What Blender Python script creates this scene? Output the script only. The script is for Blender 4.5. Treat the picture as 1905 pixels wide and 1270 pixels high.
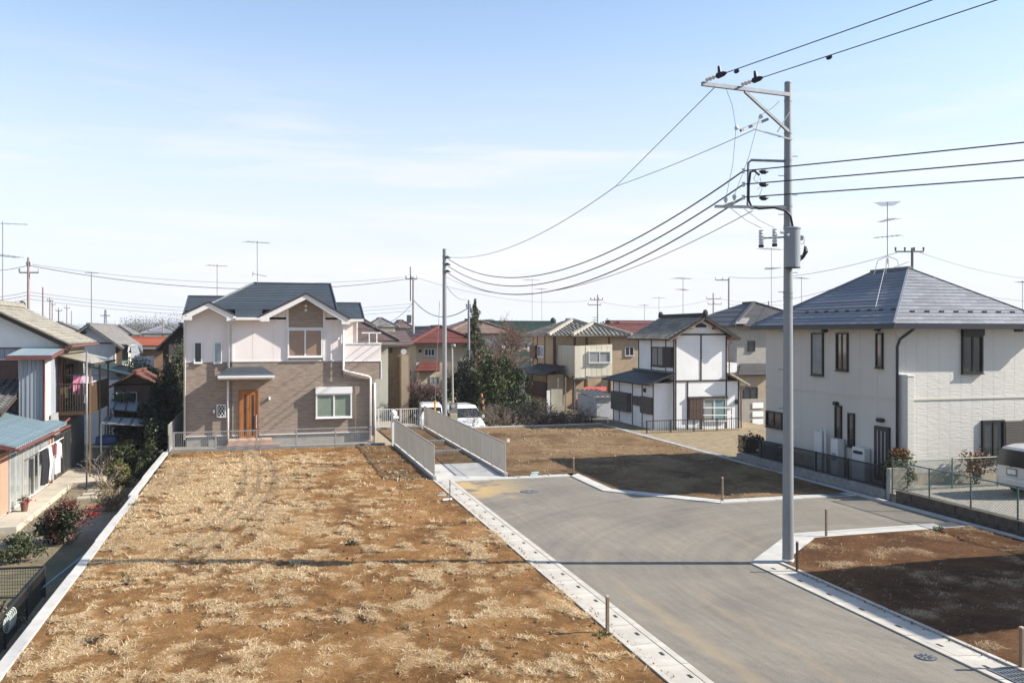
import bpy, math, random
import numpy as np
from mathutils import Vector, noise as mnoise

for o in list(bpy.data.objects):
    bpy.data.objects.remove(o, do_unlink=True)
S = bpy.context.scene
COL = S.collection
R_ = random.Random(7)

# ---------------------------------------------------------------- camera
FPX, CX, HY, CAMH = 1650.0, 952.5, 618.0, 5.4     # focal length and horizon in photo pixels, eye height
YAW = math.atan(467.0 / FPX)
SA, CA = math.sin(YAW), math.cos(YAW)
cam_d = bpy.data.cameras.new('camera')
cam_d.lens = FPX / 1905 * 36.0
cam_d.sensor_width = 36.0
cam_d.shift_y = -(635.0 - HY) / 1905
cam_d.clip_start = 0.1
cam_d.clip_end = 12000
cam = bpy.data.objects.new('camera', cam_d)
COL.objects.link(cam)
cam.location = (0, 0, CAMH)
cam.rotation_euler = (math.pi / 2, 0, -YAW)
S.camera = cam

# ---------------------------------------------------------------- sun, sky, exposure
SUN_EL = math.radians(33.5)
SUN_H = Vector((0.962, -0.272, 0)).normalized()    # horizontal direction towards the sun
SUN_DIR = Vector((SUN_H.x * math.cos(SUN_EL), SUN_H.y * math.cos(SUN_EL), math.sin(SUN_EL)))
sd = bpy.data.lights.new('sun', 'SUN')
sd.energy = 5.0
sd.angle = math.radians(0.53)
sd.color = (1.0, 0.925, 0.82)
sun = bpy.data.objects.new('sun', sd)
COL.objects.link(sun)
sun.rotation_euler = SUN_DIR.to_track_quat('Z', 'Y').to_euler()
sun.location = (30, -10, 40)

W = bpy.data.worlds.new('World')
S.world = W
W.use_nodes = True
wt = W.node_tree
wn = wt.nodes
for n in list(wn):
    wn.remove(n)
wout = wn.new('ShaderNodeOutputWorld')
bg = wn.new('ShaderNodeBackground')
bg.inputs['Strength'].default_value = 0.11
sky = wn.new('ShaderNodeTexSky')
sky.sky_type = 'NISHITA'
sky.sun_disc = False
sky.sun_elevation = SUN_EL
sky.sun_rotation = math.atan2(SUN_H.x, SUN_H.y)
sky.air_density = 1.0
sky.dust_density = 0.5
sky.ozone_density = 1.3
# thin streaks of cirrus low in the sky
tc = wn.new('ShaderNodeTexCoord')
mp = wn.new('ShaderNodeMapping')
mp.inputs['Scale'].default_value = (1.0, 1.0, 11.0)
mp.inputs['Location'].default_value = (0.35, 0.0, 0.4)
nz = wn.new('ShaderNodeTexNoise')
nz.inputs['Scale'].default_value = 2.6
nz.inputs['Detail'].default_value = 6
nz.inputs['Roughness'].default_value = 0.55
nz.inputs['Distortion'].default_value = 0.35
cr = wn.new('ShaderNodeValToRGB')
cr.color_ramp.elements[0].position = 0.48
cr.color_ramp.elements[0].color = (0, 0, 0, 1)
cr.color_ramp.elements[1].position = 0.78
cr.color_ramp.elements[1].color = (0.9, 0.9, 0.9, 1)
mx = wn.new('ShaderNodeMixRGB')
mx.inputs['Color2'].default_value = (4.5, 4.3, 4.25, 1)
wt.links.new(tc.outputs['Generated'], mp.inputs['Vector'])
wt.links.new(mp.outputs['Vector'], nz.inputs['Vector'])
wt.links.new(nz.outputs['Fac'], cr.inputs['Fac'])
bd = wn.new('ShaderNodeMapRange')
bd.interpolation_type = 'SMOOTHSTEP'
bd.inputs['From Min'].default_value = 0.30
bd.inputs['From Max'].default_value = 0.19
sz2 = wn.new('ShaderNodeSeparateXYZ')
wt.links.new(tc.outputs['Generated'], sz2.inputs[0])
wt.links.new(sz2.outputs['Z'], bd.inputs['Value'])
mm_ = wn.new('ShaderNodeMath'); mm_.operation = 'MULTIPLY'
wt.links.new(cr.outputs['Color'], mm_.inputs[0]); wt.links.new(bd.outputs['Result'], mm_.inputs[1])
wt.links.new(mm_.outputs[0], mx.inputs['Fac'])
# pale moisture low over the horizon, the same all round
sz = wn.new('ShaderNodeSeparateXYZ')
wt.links.new(tc.outputs['Generated'], sz.inputs[0])
mr = wn.new('ShaderNodeMapRange')
mr.interpolation_type = 'SMOOTHSTEP'
mr.inputs['From Min'].default_value = 0.40
mr.inputs['From Max'].default_value = -0.02
mr.inputs['To Max'].default_value = 0.92
wt.links.new(sz.outputs['Z'], mr.inputs['Value'])
mh = wn.new('ShaderNodeMixRGB')
mh.inputs['Color2'].default_value = (3.62, 3.62, 3.9, 1)
wt.links.new(mr.outputs['Result'], mh.inputs['Fac'])
wt.links.new(sky.outputs['Color'], mh.inputs['Color1'])
wt.links.new(mh.outputs['Color'], mx.inputs['Color1'])
wt.links.new(mx.outputs['Color'], bg.inputs['Color'])
wt.links.new(bg.outputs['Background'], wout.inputs['Surface'])

S.view_settings.view_transform = 'Standard'
S.view_settings.look = 'None'
S.view_settings.gamma = 1.0
S.view_settings.use_curve_mapping = False
S.view_settings.exposure = 1.14

# ---------------------------------------------------------------- photo pixel -> place
def ray(px):
    xc = (px - CX) / FPX
    return SA + xc * CA, CA - xc * SA
def at(px, py, X=None, Y=None, Z=None, t=None):
    """the point seen at a photo pixel that lies on the given plane (X, Y or Z) or at depth t"""
    dx, dy = ray(px)
    if X is not None: t = X / dx
    elif Y is not None: t = Y / dy
    elif Z is not None: t = (CAMH - Z) * FPX / (py - HY)
    return Vector((dx * t, dy * t, CAMH + (HY - py) / FPX * t))
def topx(p):
    t = p[0] * SA + p[1] * CA
    return CX + FPX * (p[0] * CA - p[1] * SA) / t, HY - FPX * (p[2] - CAMH) / t

# ---------------------------------------------------------------- mesh builder
class MB:
    def __init__(s):
        s.v, s.f = [], []
    def face(s, pts):
        n = len(s.v)
        s.v += [tuple(p) for p in pts]
        s.f.append(tuple(range(n, n + len(pts))))
        return s
    def box(s, x0, x1, y0, y1, z0, z1):
        if x0 > x1: x0, x1 = x1, x0
        if y0 > y1: y0, y1 = y1, y0
        if z0 > z1: z0, z1 = z1, z0
        n = len(s.v)
        s.v += [(x0, y0, z0), (x1, y0, z0), (x1, y1, z0), (x0, y1, z0), (x0, y0, z1), (x1, y0, z1), (x1, y1, z1), (x0, y1, z1)]
        s.f += [tuple(n + i for i in q) for q in ((0, 3, 2, 1), (4, 5, 6, 7), (0, 1, 5, 4), (1, 2, 6, 5), (2, 3, 7, 6), (3, 0, 4, 7))]
        return s
    def slab(s, top, thick, down=Vector((0, 0, -1))):
        """closed slab under (or behind) a planar polygon"""
        n = len(s.v); k = len(top)
        dv = Vector(down) * thick
        s.v += [tuple(p) for p in top] + [tuple(Vector(p) + dv) for p in top]
        s.f.append(tuple(range(n, n + k)))
        s.f.append(tuple(range(n + 2 * k - 1, n + k - 1, -1)))
        for i in range(k):
            j = (i + 1) % k
            s.f.append((n + i, n + k + i, n + k + j, n + j))
        return s
    def bar(s, a, b, w, h=None, up=Vector((0, 0, 1))):
        a, b = Vector(a), Vector(b)
        h = w if h is None else h
        d = (b - a).normalized()
        if abs(d.dot(up)) > 0.98: up = Vector((0, 1, 0))
        r = d.cross(up).normalized(); u = r.cross(d)
        n = len(s.v)
        for p in (a, b):
            for i, j in ((-1, -1), (1, -1), (1, 1), (-1, 1)):
                s.v.append(tuple(p + r * (i * w / 2) + u * (j * h / 2)))
        s.f += [tuple(n + i for i in q) for q in ((0, 3, 2, 1), (4, 5, 6, 7), (0, 1, 5, 4), (1, 2, 6, 5), (2, 3, 7, 6), (3, 0, 4, 7))]
        return s
    def cyl(s, a, b, r0, r1=None, n=10, cap=True):
        r1 = r0 if r1 is None else r1
        return s.tube([a, b], [r0, r1], n, cap)
    def tube(s, pts, r, n=6, cap=True):
        pts = [Vector(p) for p in pts]
        if not isinstance(r, (list, tuple)): r = [r] * len(pts)
        base = len(s.v)
        pr = None
        for i, p in enumerate(pts):
            d = (pts[min(i + 1, len(pts) - 1)] - pts[max(i - 1, 0)]).normalized()
            if pr is None:
                up = Vector((0, 0, 1)) if abs(d.z) < 0.95 else Vector((0, 1, 0))
                pr = d.cross(up).normalized()
            else:
                pr = (pr - d * pr.dot(d)).normalized()
            u = pr.cross(d)
            for k in range(n):
                a = 2 * math.pi * k / n
                s.v.append(tuple(p + (pr * math.cos(a) + u * math.sin(a)) * r[i]))
        for i in range(len(pts) - 1):
            for k in range(n):
                k2 = (k + 1) % n
                s.f.append((base + i * n + k, base + i * n + k2, base + (i + 1) * n + k2, base + (i + 1) * n + k))
        if cap:
            s.f.append(tuple(base + k for k in range(n))[::-1])
            s.f.append(tuple(base + (len(pts) - 1) * n + k for k in range(n)))
        return s
    def ball(s, c, rx, ry=None, rz=None, n=10, m=6):
        ry = rx if ry is None else ry; rz = rx if rz is None else rz
        b = len(s.v)
        for i in range(m + 1):
            th = math.pi * i / m
            for k in range(n):
                a = 2 * math.pi * k / n
                s.v.append((c[0] + rx * math.sin(th) * math.cos(a), c[1] + ry * math.sin(th) * math.sin(a), c[2] + rz * math.cos(th)))
        for i in range(m):
            for k in range(n):
                k2 = (k + 1) % n
                s.f.append((b + i * n + k, b + (i + 1) * n + k, b + (i + 1) * n + k2, b + i * n + k2))
        return s
    def data(s, name, origin=(0, 0, 0), smooth=False):
        me = bpy.data.meshes.new(name)
        o = origin
        me.from_pydata([(v[0] - o[0], v[1] - o[1], v[2] - o[2]) for v in s.v], [], s.f)
        me.update()
        if smooth:
            me.polygons.foreach_set('use_smooth', [True] * len(me.polygons))
        return me
    def build(s, name, mat, parent=None, smooth=False, bevel=0.0, loc=None):
        vs = np.array(s.v)
        if loc is None:
            mn, mxx = vs.min(0), vs.max(0)
            loc = ((mn[0] + mxx[0]) / 2, (mn[1] + mxx[1]) / 2, mn[2])
        me = s.data(name, loc, smooth)
        me.materials.append(mat)
        o = bpy.data.objects.new(name, me)
        COL.objects.link(o)
        place(o, loc, parent)
        if bevel:
            b = o.modifiers.new('bevel', 'BEVEL'); b.width = bevel; b.segments = 2; b.limit_method = 'ANGLE'
        return o

WL = {}
def place(o, loc, parent=None):
    loc = Vector(loc)
    WL[o.name] = loc
    if parent is not None:
        o.parent = parent
        o.location = loc - WL[parent.name]
    else:
        o.location = loc
def tag(o, label=None, cat=None, group=None, kind=None):
    if label: o['label'] = label
    if cat: o['category'] = cat
    if group: o['group'] = group
    if kind: o['kind'] = kind
    return o
def thing(name, loc, label, cat, group=None):
    o = bpy.data.objects.new(name, None)
    o.empty_display_size = 0.3
    COL.objects.link(o)
    place(o, loc)
    return tag(o, label, cat, group)
def inst(name, me, loc, parent, rot=None, scale=None, mat=None):
    o = bpy.data.objects.new(name, me)
    COL.objects.link(o)
    place(o, loc, parent)
    if rot is not None: o.rotation_euler = rot
    if scale is not None: o.scale = scale
    return o

# ---------------------------------------------------------------- materials
MATS = {}
def mat(name, col, rough=0.8, var=0.12, scale=3.0, bump=0.0, bscale=40.0, metal=0.0, spec=0.35, rnd=0.0, stretch=None, col2=None, detail=5, coat=0.0):
    """principled material: base colour broken up by noise, optional second colour, bump and per-object variation"""
    if name in MATS: return MATS[name]
    m = bpy.data.materials.new(name)
    m.use_nodes = True
    nt = m.node_tree; N = nt.nodes; L = nt.links
    b = N['Principled BSDF']
    b.inputs['Roughness'].default_value = rough
    b.inputs['Metallic'].default_value = metal
    b.inputs['Specular IOR Level'].default_value = spec
    b.inputs['Coat Weight'].default_value = coat
    t = N.new('ShaderNodeTexCoord')
    mpn = N.new('ShaderNodeMapping')
    if stretch: mpn.inputs['Scale'].default_value = stretch
    L.new(t.outputs['Object'], mpn.inputs['Vector'])
    nzn = N.new('ShaderNodeTexNoise')
    nzn.inputs['Scale'].default_value = scale
    nzn.inputs['Detail'].default_value = detail
    nzn.inputs['Roughness'].default_value = 0.62
    L.new(mpn.outputs['Vector'], nzn.inputs['Vector'])
    ramp = N.new('ShaderNodeValToRGB')
    c2 = col2 if col2 else [c * (1 - var) for c in col]
    c1 = col if col2 else [min(1, c * (1 + var)) for c in col]
    ramp.color_ramp.elements[0].position = 0.32
    ramp.color_ramp.elements[1].position = 0.68
    ramp.color_ramp.elements[0].color = (*c2, 1)
    ramp.color_ramp.elements[1].color = (*c1, 1)
    L.new(nzn.outputs['Fac'], ramp.inputs['Fac'])
    out = ramp.outputs['Color']
    if rnd:
        oi = N.new('ShaderNodeObjectInfo')
        hs = N.new('ShaderNodeHueSaturation')
        mr = N.new('ShaderNodeMapRange')
        mr.inputs['To Min'].default_value = 1 - rnd
        mr.inputs['To Max'].default_value = 1 + rnd
        L.new(oi.outputs['Random'], mr.inputs['Value'])
        L.new(mr.outputs['Result'], hs.inputs['Value'])
        L.new(out, hs.inputs['Color'])
        out = hs.outputs['Color']
    L.new(out, b.inputs['Base Color'])
    if bump:
        n2 = N.new('ShaderNodeTexNoise')
        n2.inputs['Scale'].default_value = bscale
        n2.inputs['Detail'].default_value = 4
        L.new(mpn.outputs['Vector'], n2.inputs['Vector'])
        bp = N.new('ShaderNodeBump')
        bp.inputs['Strength'].default_value = bump
        bp.inputs['Distance'].default_value = 0.02
        L.new(n2.outputs['Fac'], bp.inputs['Height'])
        L.new(bp.outputs['Normal'], b.inputs['Normal'])
    MATS[name] = m
    return m
def srgb(r, g, b):
    f = lambda c: (c / 255 / 12.92) if c / 255 <= 0.04045 else ((c / 255 + 0.055) / 1.055) ** 2.4
    return (f(r), f(g), f(b))

# ================================================================ special materials
def nodes_of(name):
    m = bpy.data.materials.new(name); m.use_nodes = True
    return m, m.node_tree.nodes, m.node_tree.links, m.node_tree.nodes['Principled BSDF']
def nz_node(N, L, vec, scale, detail=5, rough=0.6, dist=0.0):
    n = N.new('ShaderNodeTexNoise')
    n.inputs['Scale'].default_value = scale; n.inputs['Detail'].default_value = detail
    n.inputs['Roughness'].default_value = rough; n.inputs['Distortion'].default_value = dist
    L.new(vec, n.inputs['Vector'])
    return n.outputs['Fac']
def ramp_node(N, L, fac, *stops):
    r = N.new('ShaderNodeValToRGB')
    e = r.color_ramp.elements
    while len(e) < len(stops): e.new(0.5)
    for i, (p, c) in enumerate(stops):
        e[i].position = p; e[i].color = (*c, 1)
    L.new(fac, r.inputs['Fac'])
    return r.outputs['Color']
def mix_node(N, L, fac, a, b, mode='MIX'):
    m = N.new('ShaderNodeMixRGB'); m.blend_type = mode
    for sock, v in ((m.inputs['Fac'], fac), (m.inputs['Color1'], a), (m.inputs['Color2'], b)):
        if isinstance(v, (int, float)): sock.default_value = v
        elif isinstance(v, tuple): sock.default_value = (*v, 1)
        else: L.new(v, sock)
    return m.outputs['Color']
def bump_node(N, L, h, strength, dist, normal=None):
    b = N.new('ShaderNodeBump')
    b.inputs['Strength'].default_value = strength; b.inputs['Distance'].default_value = dist
    L.new(h, b.inputs['Height'])
    if normal: L.new(normal, b.inputs['Normal'])
    return b.outputs['Normal']
# soil
def soil_mat(name, c_dark, c_mid, c_lite, straw):
    m, N, L, b = nodes_of(name)
    g = N.new('ShaderNodeNewGeometry').outputs['Position']
    n1 = nz_node(N, L, g, 0.55, 6, 0.6, 0.4)
    n2 = nz_node(N, L, g, 7.0, 6, 0.7)
    n3 = nz_node(N, L, g, 45.0, 4, 0.7)
    c = ramp_node(N, L, n1, (0.34, c_dark), (0.52, c_mid), (0.70, c_lite))
    c = mix_node(N, L, 0.55, c, ramp_node(N, L, n2, (0.35, (0.62, 0.56, 0.50)), (0.6, (1.0, 1.0, 1.0)), (0.75, (1.18, 1.12, 1.05))), 'MULTIPLY')
    c = mix_node(N, L, 0.6, c, ramp_node(N, L, n3, (0.33, (0.60, 0.56, 0.50)), (0.5, (1, 1, 1)), (0.72, (1.22, 1.2, 1.15))), 'MULTIPLY')
    nb = nz_node(N, L, g, 17.0, 6, 0.8, 0.5)
    c = mix_node(N, L, 0.75, c, ramp_node(N, L, nb, (0.32, (0.50, 0.46, 0.42)), (0.5, (1, 1, 1)), (0.7, (1.25, 1.22, 1.17))), 'MULTIPLY')
    a = N.new('ShaderNodeAttribute'); a.attribute_name = 'thatch'
    n4 = nz_node(N, L, g, 22.0, 5, 0.75)
    sc = ramp_node(N, L, n4, (0.3, tuple(x * 0.55 for x in straw)), (0.5, straw), (0.72, tuple(min(1, x * 1.4) for x in straw)))
    c = mix_node(N, L, a.outputs['Fac'], c, sc)
    L.new(c, b.inputs['Base Color'])
    b.inputs['Roughness'].default_value = 0.95; b.inputs['Specular IOR Level'].default_value = 0.15
    nn = bump_node(N, L, nb, 0.9, 0.05, bump_node(N, L, n2, 0.7, 0.05))
    L.new(bump_node(N, L, n3, 0.8, 0.018, nn), b.inputs['Normal'])
    return m
M_SOIL = soil_mat('orange_soil', (0.15, 0.075, 0.027), (0.275, 0.148, 0.056), (0.36, 0.212, 0.094), (0.42, 0.28, 0.14))
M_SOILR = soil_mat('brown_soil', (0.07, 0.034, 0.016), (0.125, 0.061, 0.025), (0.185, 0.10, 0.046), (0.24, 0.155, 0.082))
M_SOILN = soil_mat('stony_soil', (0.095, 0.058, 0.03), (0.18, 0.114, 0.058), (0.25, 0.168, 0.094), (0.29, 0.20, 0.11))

def ground_mat():
    m, N, L, b = nodes_of('yard_ground')
    g = N.new('ShaderNodeNewGeometry').outputs['Position']
    n1 = nz_node(N, L, g, 0.12, 6, 0.6)
    n2 = nz_node(N, L, g, 3.0, 6, 0.7)
    c = ramp_node(N, L, n1, (0.35, (0.10, 0.095, 0.05)), (0.5, (0.19, 0.15, 0.09)), (0.65, (0.24, 0.21, 0.16)))
    c = mix_node(N, L, 0.7, c, ramp_node(N, L, n2, (0.3, (0.5, 0.5, 0.45)), (0.55, (1, 1, 1)), (0.75, (1.3, 1.25, 1.15))), 'MULTIPLY')
    L.new(c, b.inputs['Base Color']); b.inputs['Roughness'].default_value = 0.95
    L.new(bump_node(N, L, n2, 0.6, 0.05), b.inputs['Normal'])
    return m
M_GROUND = ground_mat()

def asphalt_mat():
    m, N, L, b = nodes_of('dusty_asphalt')
    geo = N.new('ShaderNodeNewGeometry').outputs['Position']
    n1 = nz_node(N, L, geo, 0.35, 5, 0.55, 0.8)
    fine = nz_node(N, L, geo, 38.0, 4, 0.8)
    # streaks along the driving direction (+Y) and round the corner
    mp1 = N.new('ShaderNodeMapping'); mp1.inputs['Scale'].default_value = (2.4, 0.16, 1); mp1.inputs['Rotation'].default_value = (0, 0, math.radians(-4))
    L.new(geo, mp1.inputs['Vector'])
    n2 = nz_node(N, L, mp1.outputs['Vector'], 1.0, 5, 0.6, 0.6)
    base = ramp_node(N, L, n1, (0.3, (0.152, 0.140, 0.119)), (0.5, (0.182, 0.167, 0.141)), (0.72, (0.218, 0.199, 0.165)))
    base = mix_node(N, L, 0.8, base, ramp_node(N, L, fine, (0.3, (0.62, 0.62, 0.62)), (0.5, (1, 1, 1)), (0.7, (1.34, 1.34, 1.34))), 'MULTIPLY')
    mp2 = N.new('ShaderNodeMapping'); mp2.inputs['Scale'].default_value = (9.0, 0.5, 1); mp2.inputs['Rotation'].default_value = (0, 0, math.radians(-3))
    L.new(geo, mp2.inputs['Vector'])
    nst = nz_node(N, L, mp2.outputs['Vector'], 1.0, 6, 0.7, 0.7)
    base = mix_node(N, L, 0.55, base, ramp_node(N, L, nst, (0.33, (0.80, 0.80, 0.80)), (0.5, (1, 1, 1)), (0.7, (1.24, 1.21, 1.15))), 'MULTIPLY')
    nmid = nz_node(N, L, geo, 6.0, 5, 0.75)
    base = mix_node(N, L, 0.4, base, ramp_node(N, L, nmid, (0.33, (0.82, 0.82, 0.82)), (0.5, (1, 1, 1)), (0.7, (1.18, 1.18, 1.18))), 'MULTIPLY')
    # ring-shaped tyre sweeps at the junction
    sub = N.new('ShaderNodeVectorMath'); sub.operation = 'DISTANCE'
    sub.inputs[1].default_value = (14.6, 16.6, 0)
    L.new(geo, sub.inputs[0])
    wv = N.new('ShaderNodeTexNoise'); wv.noise_dimensions = '1D'; wv.inputs['Scale'].default_value = 3.2; wv.inputs['Detail'].default_value = 4
    L.new(sub.outputs['Value'], wv.inputs['W'])
    base = mix_node(N, L, 0.30, base, ramp_node(N, L, wv.outputs['Fac'], (0.35, (0.80, 0.80, 0.80)), (0.5, (1, 1, 1)), (0.68, (1.22, 1.2, 1.16))), 'MULTIPLY')
    # ochre dust
    f = ramp_node(N, L, n2, (0.55, (0, 0, 0)), (0.72, (0.30, 0.30, 0.30)))
    n3 = nz_node(N, L, geo, 0.22, 4, 0.5)
    f = mix_node(N, L, 1.0, f, ramp_node(N, L, n3, (0.42, (0.15, 0.15, 0.15)), (0.6, (1, 1, 1))), 'MULTIPLY')
    c = mix_node(N, L, f, base, (0.36, 0.265, 0.145))
    # washed-out soil by the ramp and along the left gutter
    sx = N.new('ShaderNodeSeparateXYZ'); L.new(geo, sx.inputs[0])
    def rng(sock, a, bb):
        r = N.new('ShaderNodeMapRange'); r.interpolation_type = 'SMOOTHSTEP'
        r.inputs['From Min'].default_value = a; r.inputs['From Max'].default_value = bb
        L.new(sock, r.inputs['Value']); return r.outputs['Result']
    def mul(a, bb):
        r = N.new('ShaderNodeMath'); r.operation = 'MULTIPLY'; L.new(a, r.inputs[0]); L.new(bb, r.inputs[1]); return r.outputs[0]
    mm = mul(rng(sx.outputs['X'], 9.6, 6.9), rng(sx.outputs['Y'], 26.5, 29.5))
    n5 = nz_node(N, L, geo, 0.9, 4, 0.5, 0.5)
    r5 = N.new('ShaderNodeMapRange'); r5.inputs['From Min'].default_value = 0.42; r5.inputs['From Max'].default_value = 0.56
    L.new(n5, r5.inputs['Value'])
    c = mix_node(N, L, mul(mm, r5.outputs['Result']), c, (0.40, 0.285, 0.14))
    nw = N.new('ShaderNodeMath'); nw.operation = 'ADD'; L.new(sx.outputs['X'], nw.inputs[0])
    jit = N.new('ShaderNodeMath'); jit.operation = 'MULTIPLY'; jit.inputs[1].default_value = 0.7; L.new(nz_node(N, L, geo, 0.8, 5, 0.6), jit.inputs[0])
    L.new(jit.outputs[0], nw.inputs[1])
    m2 = mul(mul(rng(nw.outputs[0], 8.05, 7.75), rng(nw.outputs[0], 7.45, 7.7)), rng(sx.outputs['Y'], 19.5, 15.5))
    r6 = N.new('ShaderNodeMath'); r6.operation = 'MULTIPLY'; r6.inputs[1].default_value = 0.26; L.new(m2, r6.inputs[0])
    c = mix_node(N, L, r6.outputs[0], c, (0.37, 0.27, 0.145))
    m3 = mul(mul(rng(nw.outputs[0], 9.25, 9.05), rng(nw.outputs[0], 8.85, 9.02)), rng(sx.outputs['Y'], 18.5, 15.0))
    r7 = N.new('ShaderNodeMath'); r7.operation = 'MULTIPLY'; r7.inputs[1].default_value = 0.2; L.new(m3, r7.inputs[0])
    c = mix_node(N, L, r7.outputs[0], c, (0.35, 0.26, 0.15))
    L.new(c, b.inputs['Base Color'])
    b.inputs['Roughness'].default_value = 0.9; b.inputs['Specular IOR Level'].default_value = 0.2
    L.new(bump_node(N, L, fine, 0.45, 0.01), b.inputs['Normal'])
    return m
M_ASPH = asphalt_mat()
M_CONC = mat('pale_concrete', (0.42, 0.395, 0.345), 0.85, 0.17, 1.8, 0.25, 60, rnd=0.05)
M_CONCW = mat('white_concrete', (0.44, 0.43, 0.40), 0.85, 0.15, 1.3, 0.15, 60, rnd=0.03)
M_CONCG = mat('grey_concrete', (0.30, 0.30, 0.29), 0.9, 0.16, 3, 0.4, 50, rnd=0.06)
M_BLOCK = mat('grey_block', (0.26, 0.26, 0.25), 0.9, 0.2, 4, 0.5, 70, rnd=0.10)
M_BLOCKD = mat('dark_stone_block', (0.10, 0.08, 0.062), 0.95, 0.35, 5, 0.8, 30, rnd=0.06)
M_DARK = mat('dark_slot', (0.03, 0.03, 0.03), 0.9, 0.1)
M_IRON = mat('cast_iron', (0.10, 0.11, 0.125), 0.55, 0.2, 20, 0.2, metal=0.6)
M_WOOD = mat('weathered_stake', (0.22, 0.16, 0.11), 0.9, 0.25, 6, 0.4, 40, stretch=(8, 8, 1))
M_WHITE = mat('white_paint', (0.74, 0.73, 0.71), 0.45, 0.04, 2)

# ================================================================ ground
YARD, BACK = -1.2, -0.75
xs = [-7000, -4.16, -3.95, 7000]; zs = [YARD, YARD, BACK, BACK]
b = MB()
for i in range(3):
    for y0, y1 in ((-3000, 120), (120, 9000)):
        b.face([(xs[i], y0, zs[i]), (xs[i + 1], y0, zs[i + 1]), (xs[i + 1], y1, zs[i + 1]), (xs[i], y1, zs[i])])
tag(b.build('ground', M_GROUND, loc=(0, 0, 0)), kind='structure')

def fbm(x, y, sc, o=0.0, oct=4):
    return mnoise.fractal(Vector((x * sc + o, y * sc - o, o * 0.37)), 1.0, 2.1, oct)
def thatch_left(x, y):
    g = fbm(x * 0.8, y * 0.75, 1.35, 3.0) * 0.75 + fbm(x * 0.9, y * 0.65, 4.0, 9.0, 3) * 0.85
    bias = -0.13
    bias += 0.50 * max(0.0, min(1.0, (y - 19.5) / 4)) * max(0.0, min(1.0, (2.6 - x) / 2.5)) * max(0.0, min(1.0, (41.5 - y) / 3))
    bias += 0.18 * max(0.0, min(1.0, (1.5 - x) / 3)) * max(0.0, min(1.0, (20 - y) / 2))
    bias -= 0.40 * max(0.0, min(1.0, (x - 3.2) / 1.5)) * max(0.0, min(1.0, (y - 22) / 4))
    bias -= 0.25 * max(0.0, min(1.0, (y - 38.5) / 2))
    return max(0.0, min(1.0, (g + bias) * 2.0 + 0.10))
def thatch_ne(x, y):
    g = fbm(x, y, 0.6, 21.0) + fbm(x, y, 2.2, 5.0, 3) * 0.5
    bias = 0.25 - 0.5 * max(0.0, min(1.0, (13.5 - x) / 2))
    return max(0.0, min(1.0, (g + bias) * 1.2 + 0.1))
def thatch_se(x, y):
    g = fbm(x, y, 0.9, 41.0) + fbm(x, y, 2.4, 15.0, 3) * 0.5
    return max(0.0, min(1.0, (g - 0.16) * 1.5))

def soil_patch(name, poly, step, thatch, m, z0=0.035, amp=0.035, seed=0.0):
    """grid of soil clipped to a convex polygon, gently uneven; 'thatch' records how much dead grass mats the surface"""
    P = [Vector((p[0], p[1], 0)) for p in poly]
    x0 = min(p.x for p in P); x1 = max(p.x for p in P); y0 = min(p.y for p in P); y1 = max(p.y for p in P)
    def inside_d(x, y):
        d = 1e9
        for i in range(len(P)):
            a, c = P[i], P[(i + 1) % len(P)]
            e = c - a
            d = min(d, (e.x * (y - a.y) - e.y * (x - a.x)) / e.length)
        return d
    nx = int((x1 - x0) / step) + 1; ny = int((y1 - y0) / step) + 1
    vs, th, idx = [], [], {}
    fs = []
    def vert(i, j):
        if (i, j) in idx: return idx[(i, j)]
        x, y = x0 + (x1 - x0) * i / nx, y0 + (y1 - y0) * j / ny
        d = inside_d(x, y)
        if d < 0:   # pull onto the boundary
            for k in range(len(P)):
                a, c = P[k], P[(k + 1) % len(P)]
                e = (c - a).normalized()
                dd = e.x * (y - a.y) - e.y * (x - a.x)
                if dd < 0:
                    x -= -e.y * dd; y -= e.x * dd
            d = 0
        t = thatch(x, y)
        h = fbm(x, y, 0.5, seed) * amp * 1.2 + fbm(x, y, 2.1, seed + 4) * amp * 0.7 + fbm(x, y, 6.5, seed + 8, 3) * amp * 0.55
        h += 0.02 * t
        h *= min(1.0, d / 0.35)
        idx[(i, j)] = len(vs)
        vs.append((x, y, z0 + h)); th.append(t)
        return idx[(i, j)]
    for i in range(nx):
        for j in range(ny):
            xc, yc = x0 + (x1 - x0) * (i + 0.5) / nx, y0 + (y1 - y0) * (j + 0.5) / ny
            if inside_d(xc, yc) > -step * 0.5:
                fs.append((vert(i, j), vert(i + 1, j), vert(i + 1, j + 1), vert(i, j + 1)))
    me = bpy.data.meshes.new(name)
    me.from_pydata(vs, [], fs); me.update()
    at_ = me.attributes.new('thatch', 'FLOAT', 'POINT')
    at_.data.foreach_set('value', [min(0.72, t * 0.85) for t in th])
    me.materials.append(m)
    me.polygons.foreach_set('use_smooth', [True] * len(me.polygons))
    o = bpy.data.objects.new(name, me); COL.objects.link(o); place(o, (0, 0, 0))
    tag(o, kind='structure')
    return o
LX0, LX1 = -3.87, 5.98
soil_patch('vacant_lot_soil', [(LX0, 7), (LX1, 7), (LX1, 42.25), (LX0, 42.25)], 0.11, thatch_left, M_SOIL, 0.03, 0.045)
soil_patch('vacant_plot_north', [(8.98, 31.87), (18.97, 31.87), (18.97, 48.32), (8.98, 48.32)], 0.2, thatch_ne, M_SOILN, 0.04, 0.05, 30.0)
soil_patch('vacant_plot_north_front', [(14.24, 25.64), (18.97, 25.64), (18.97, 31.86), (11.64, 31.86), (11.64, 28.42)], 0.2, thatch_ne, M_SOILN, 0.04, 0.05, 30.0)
soil_patch('vacant_plot_south', [(11.72, 6), (18.95, 6), (18.95, 20.2), (14.0, 20.2), (11.72, 18.2)], 0.14, thatch_se, M_SOILR, 0.03, 0.04, 60.0)

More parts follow.
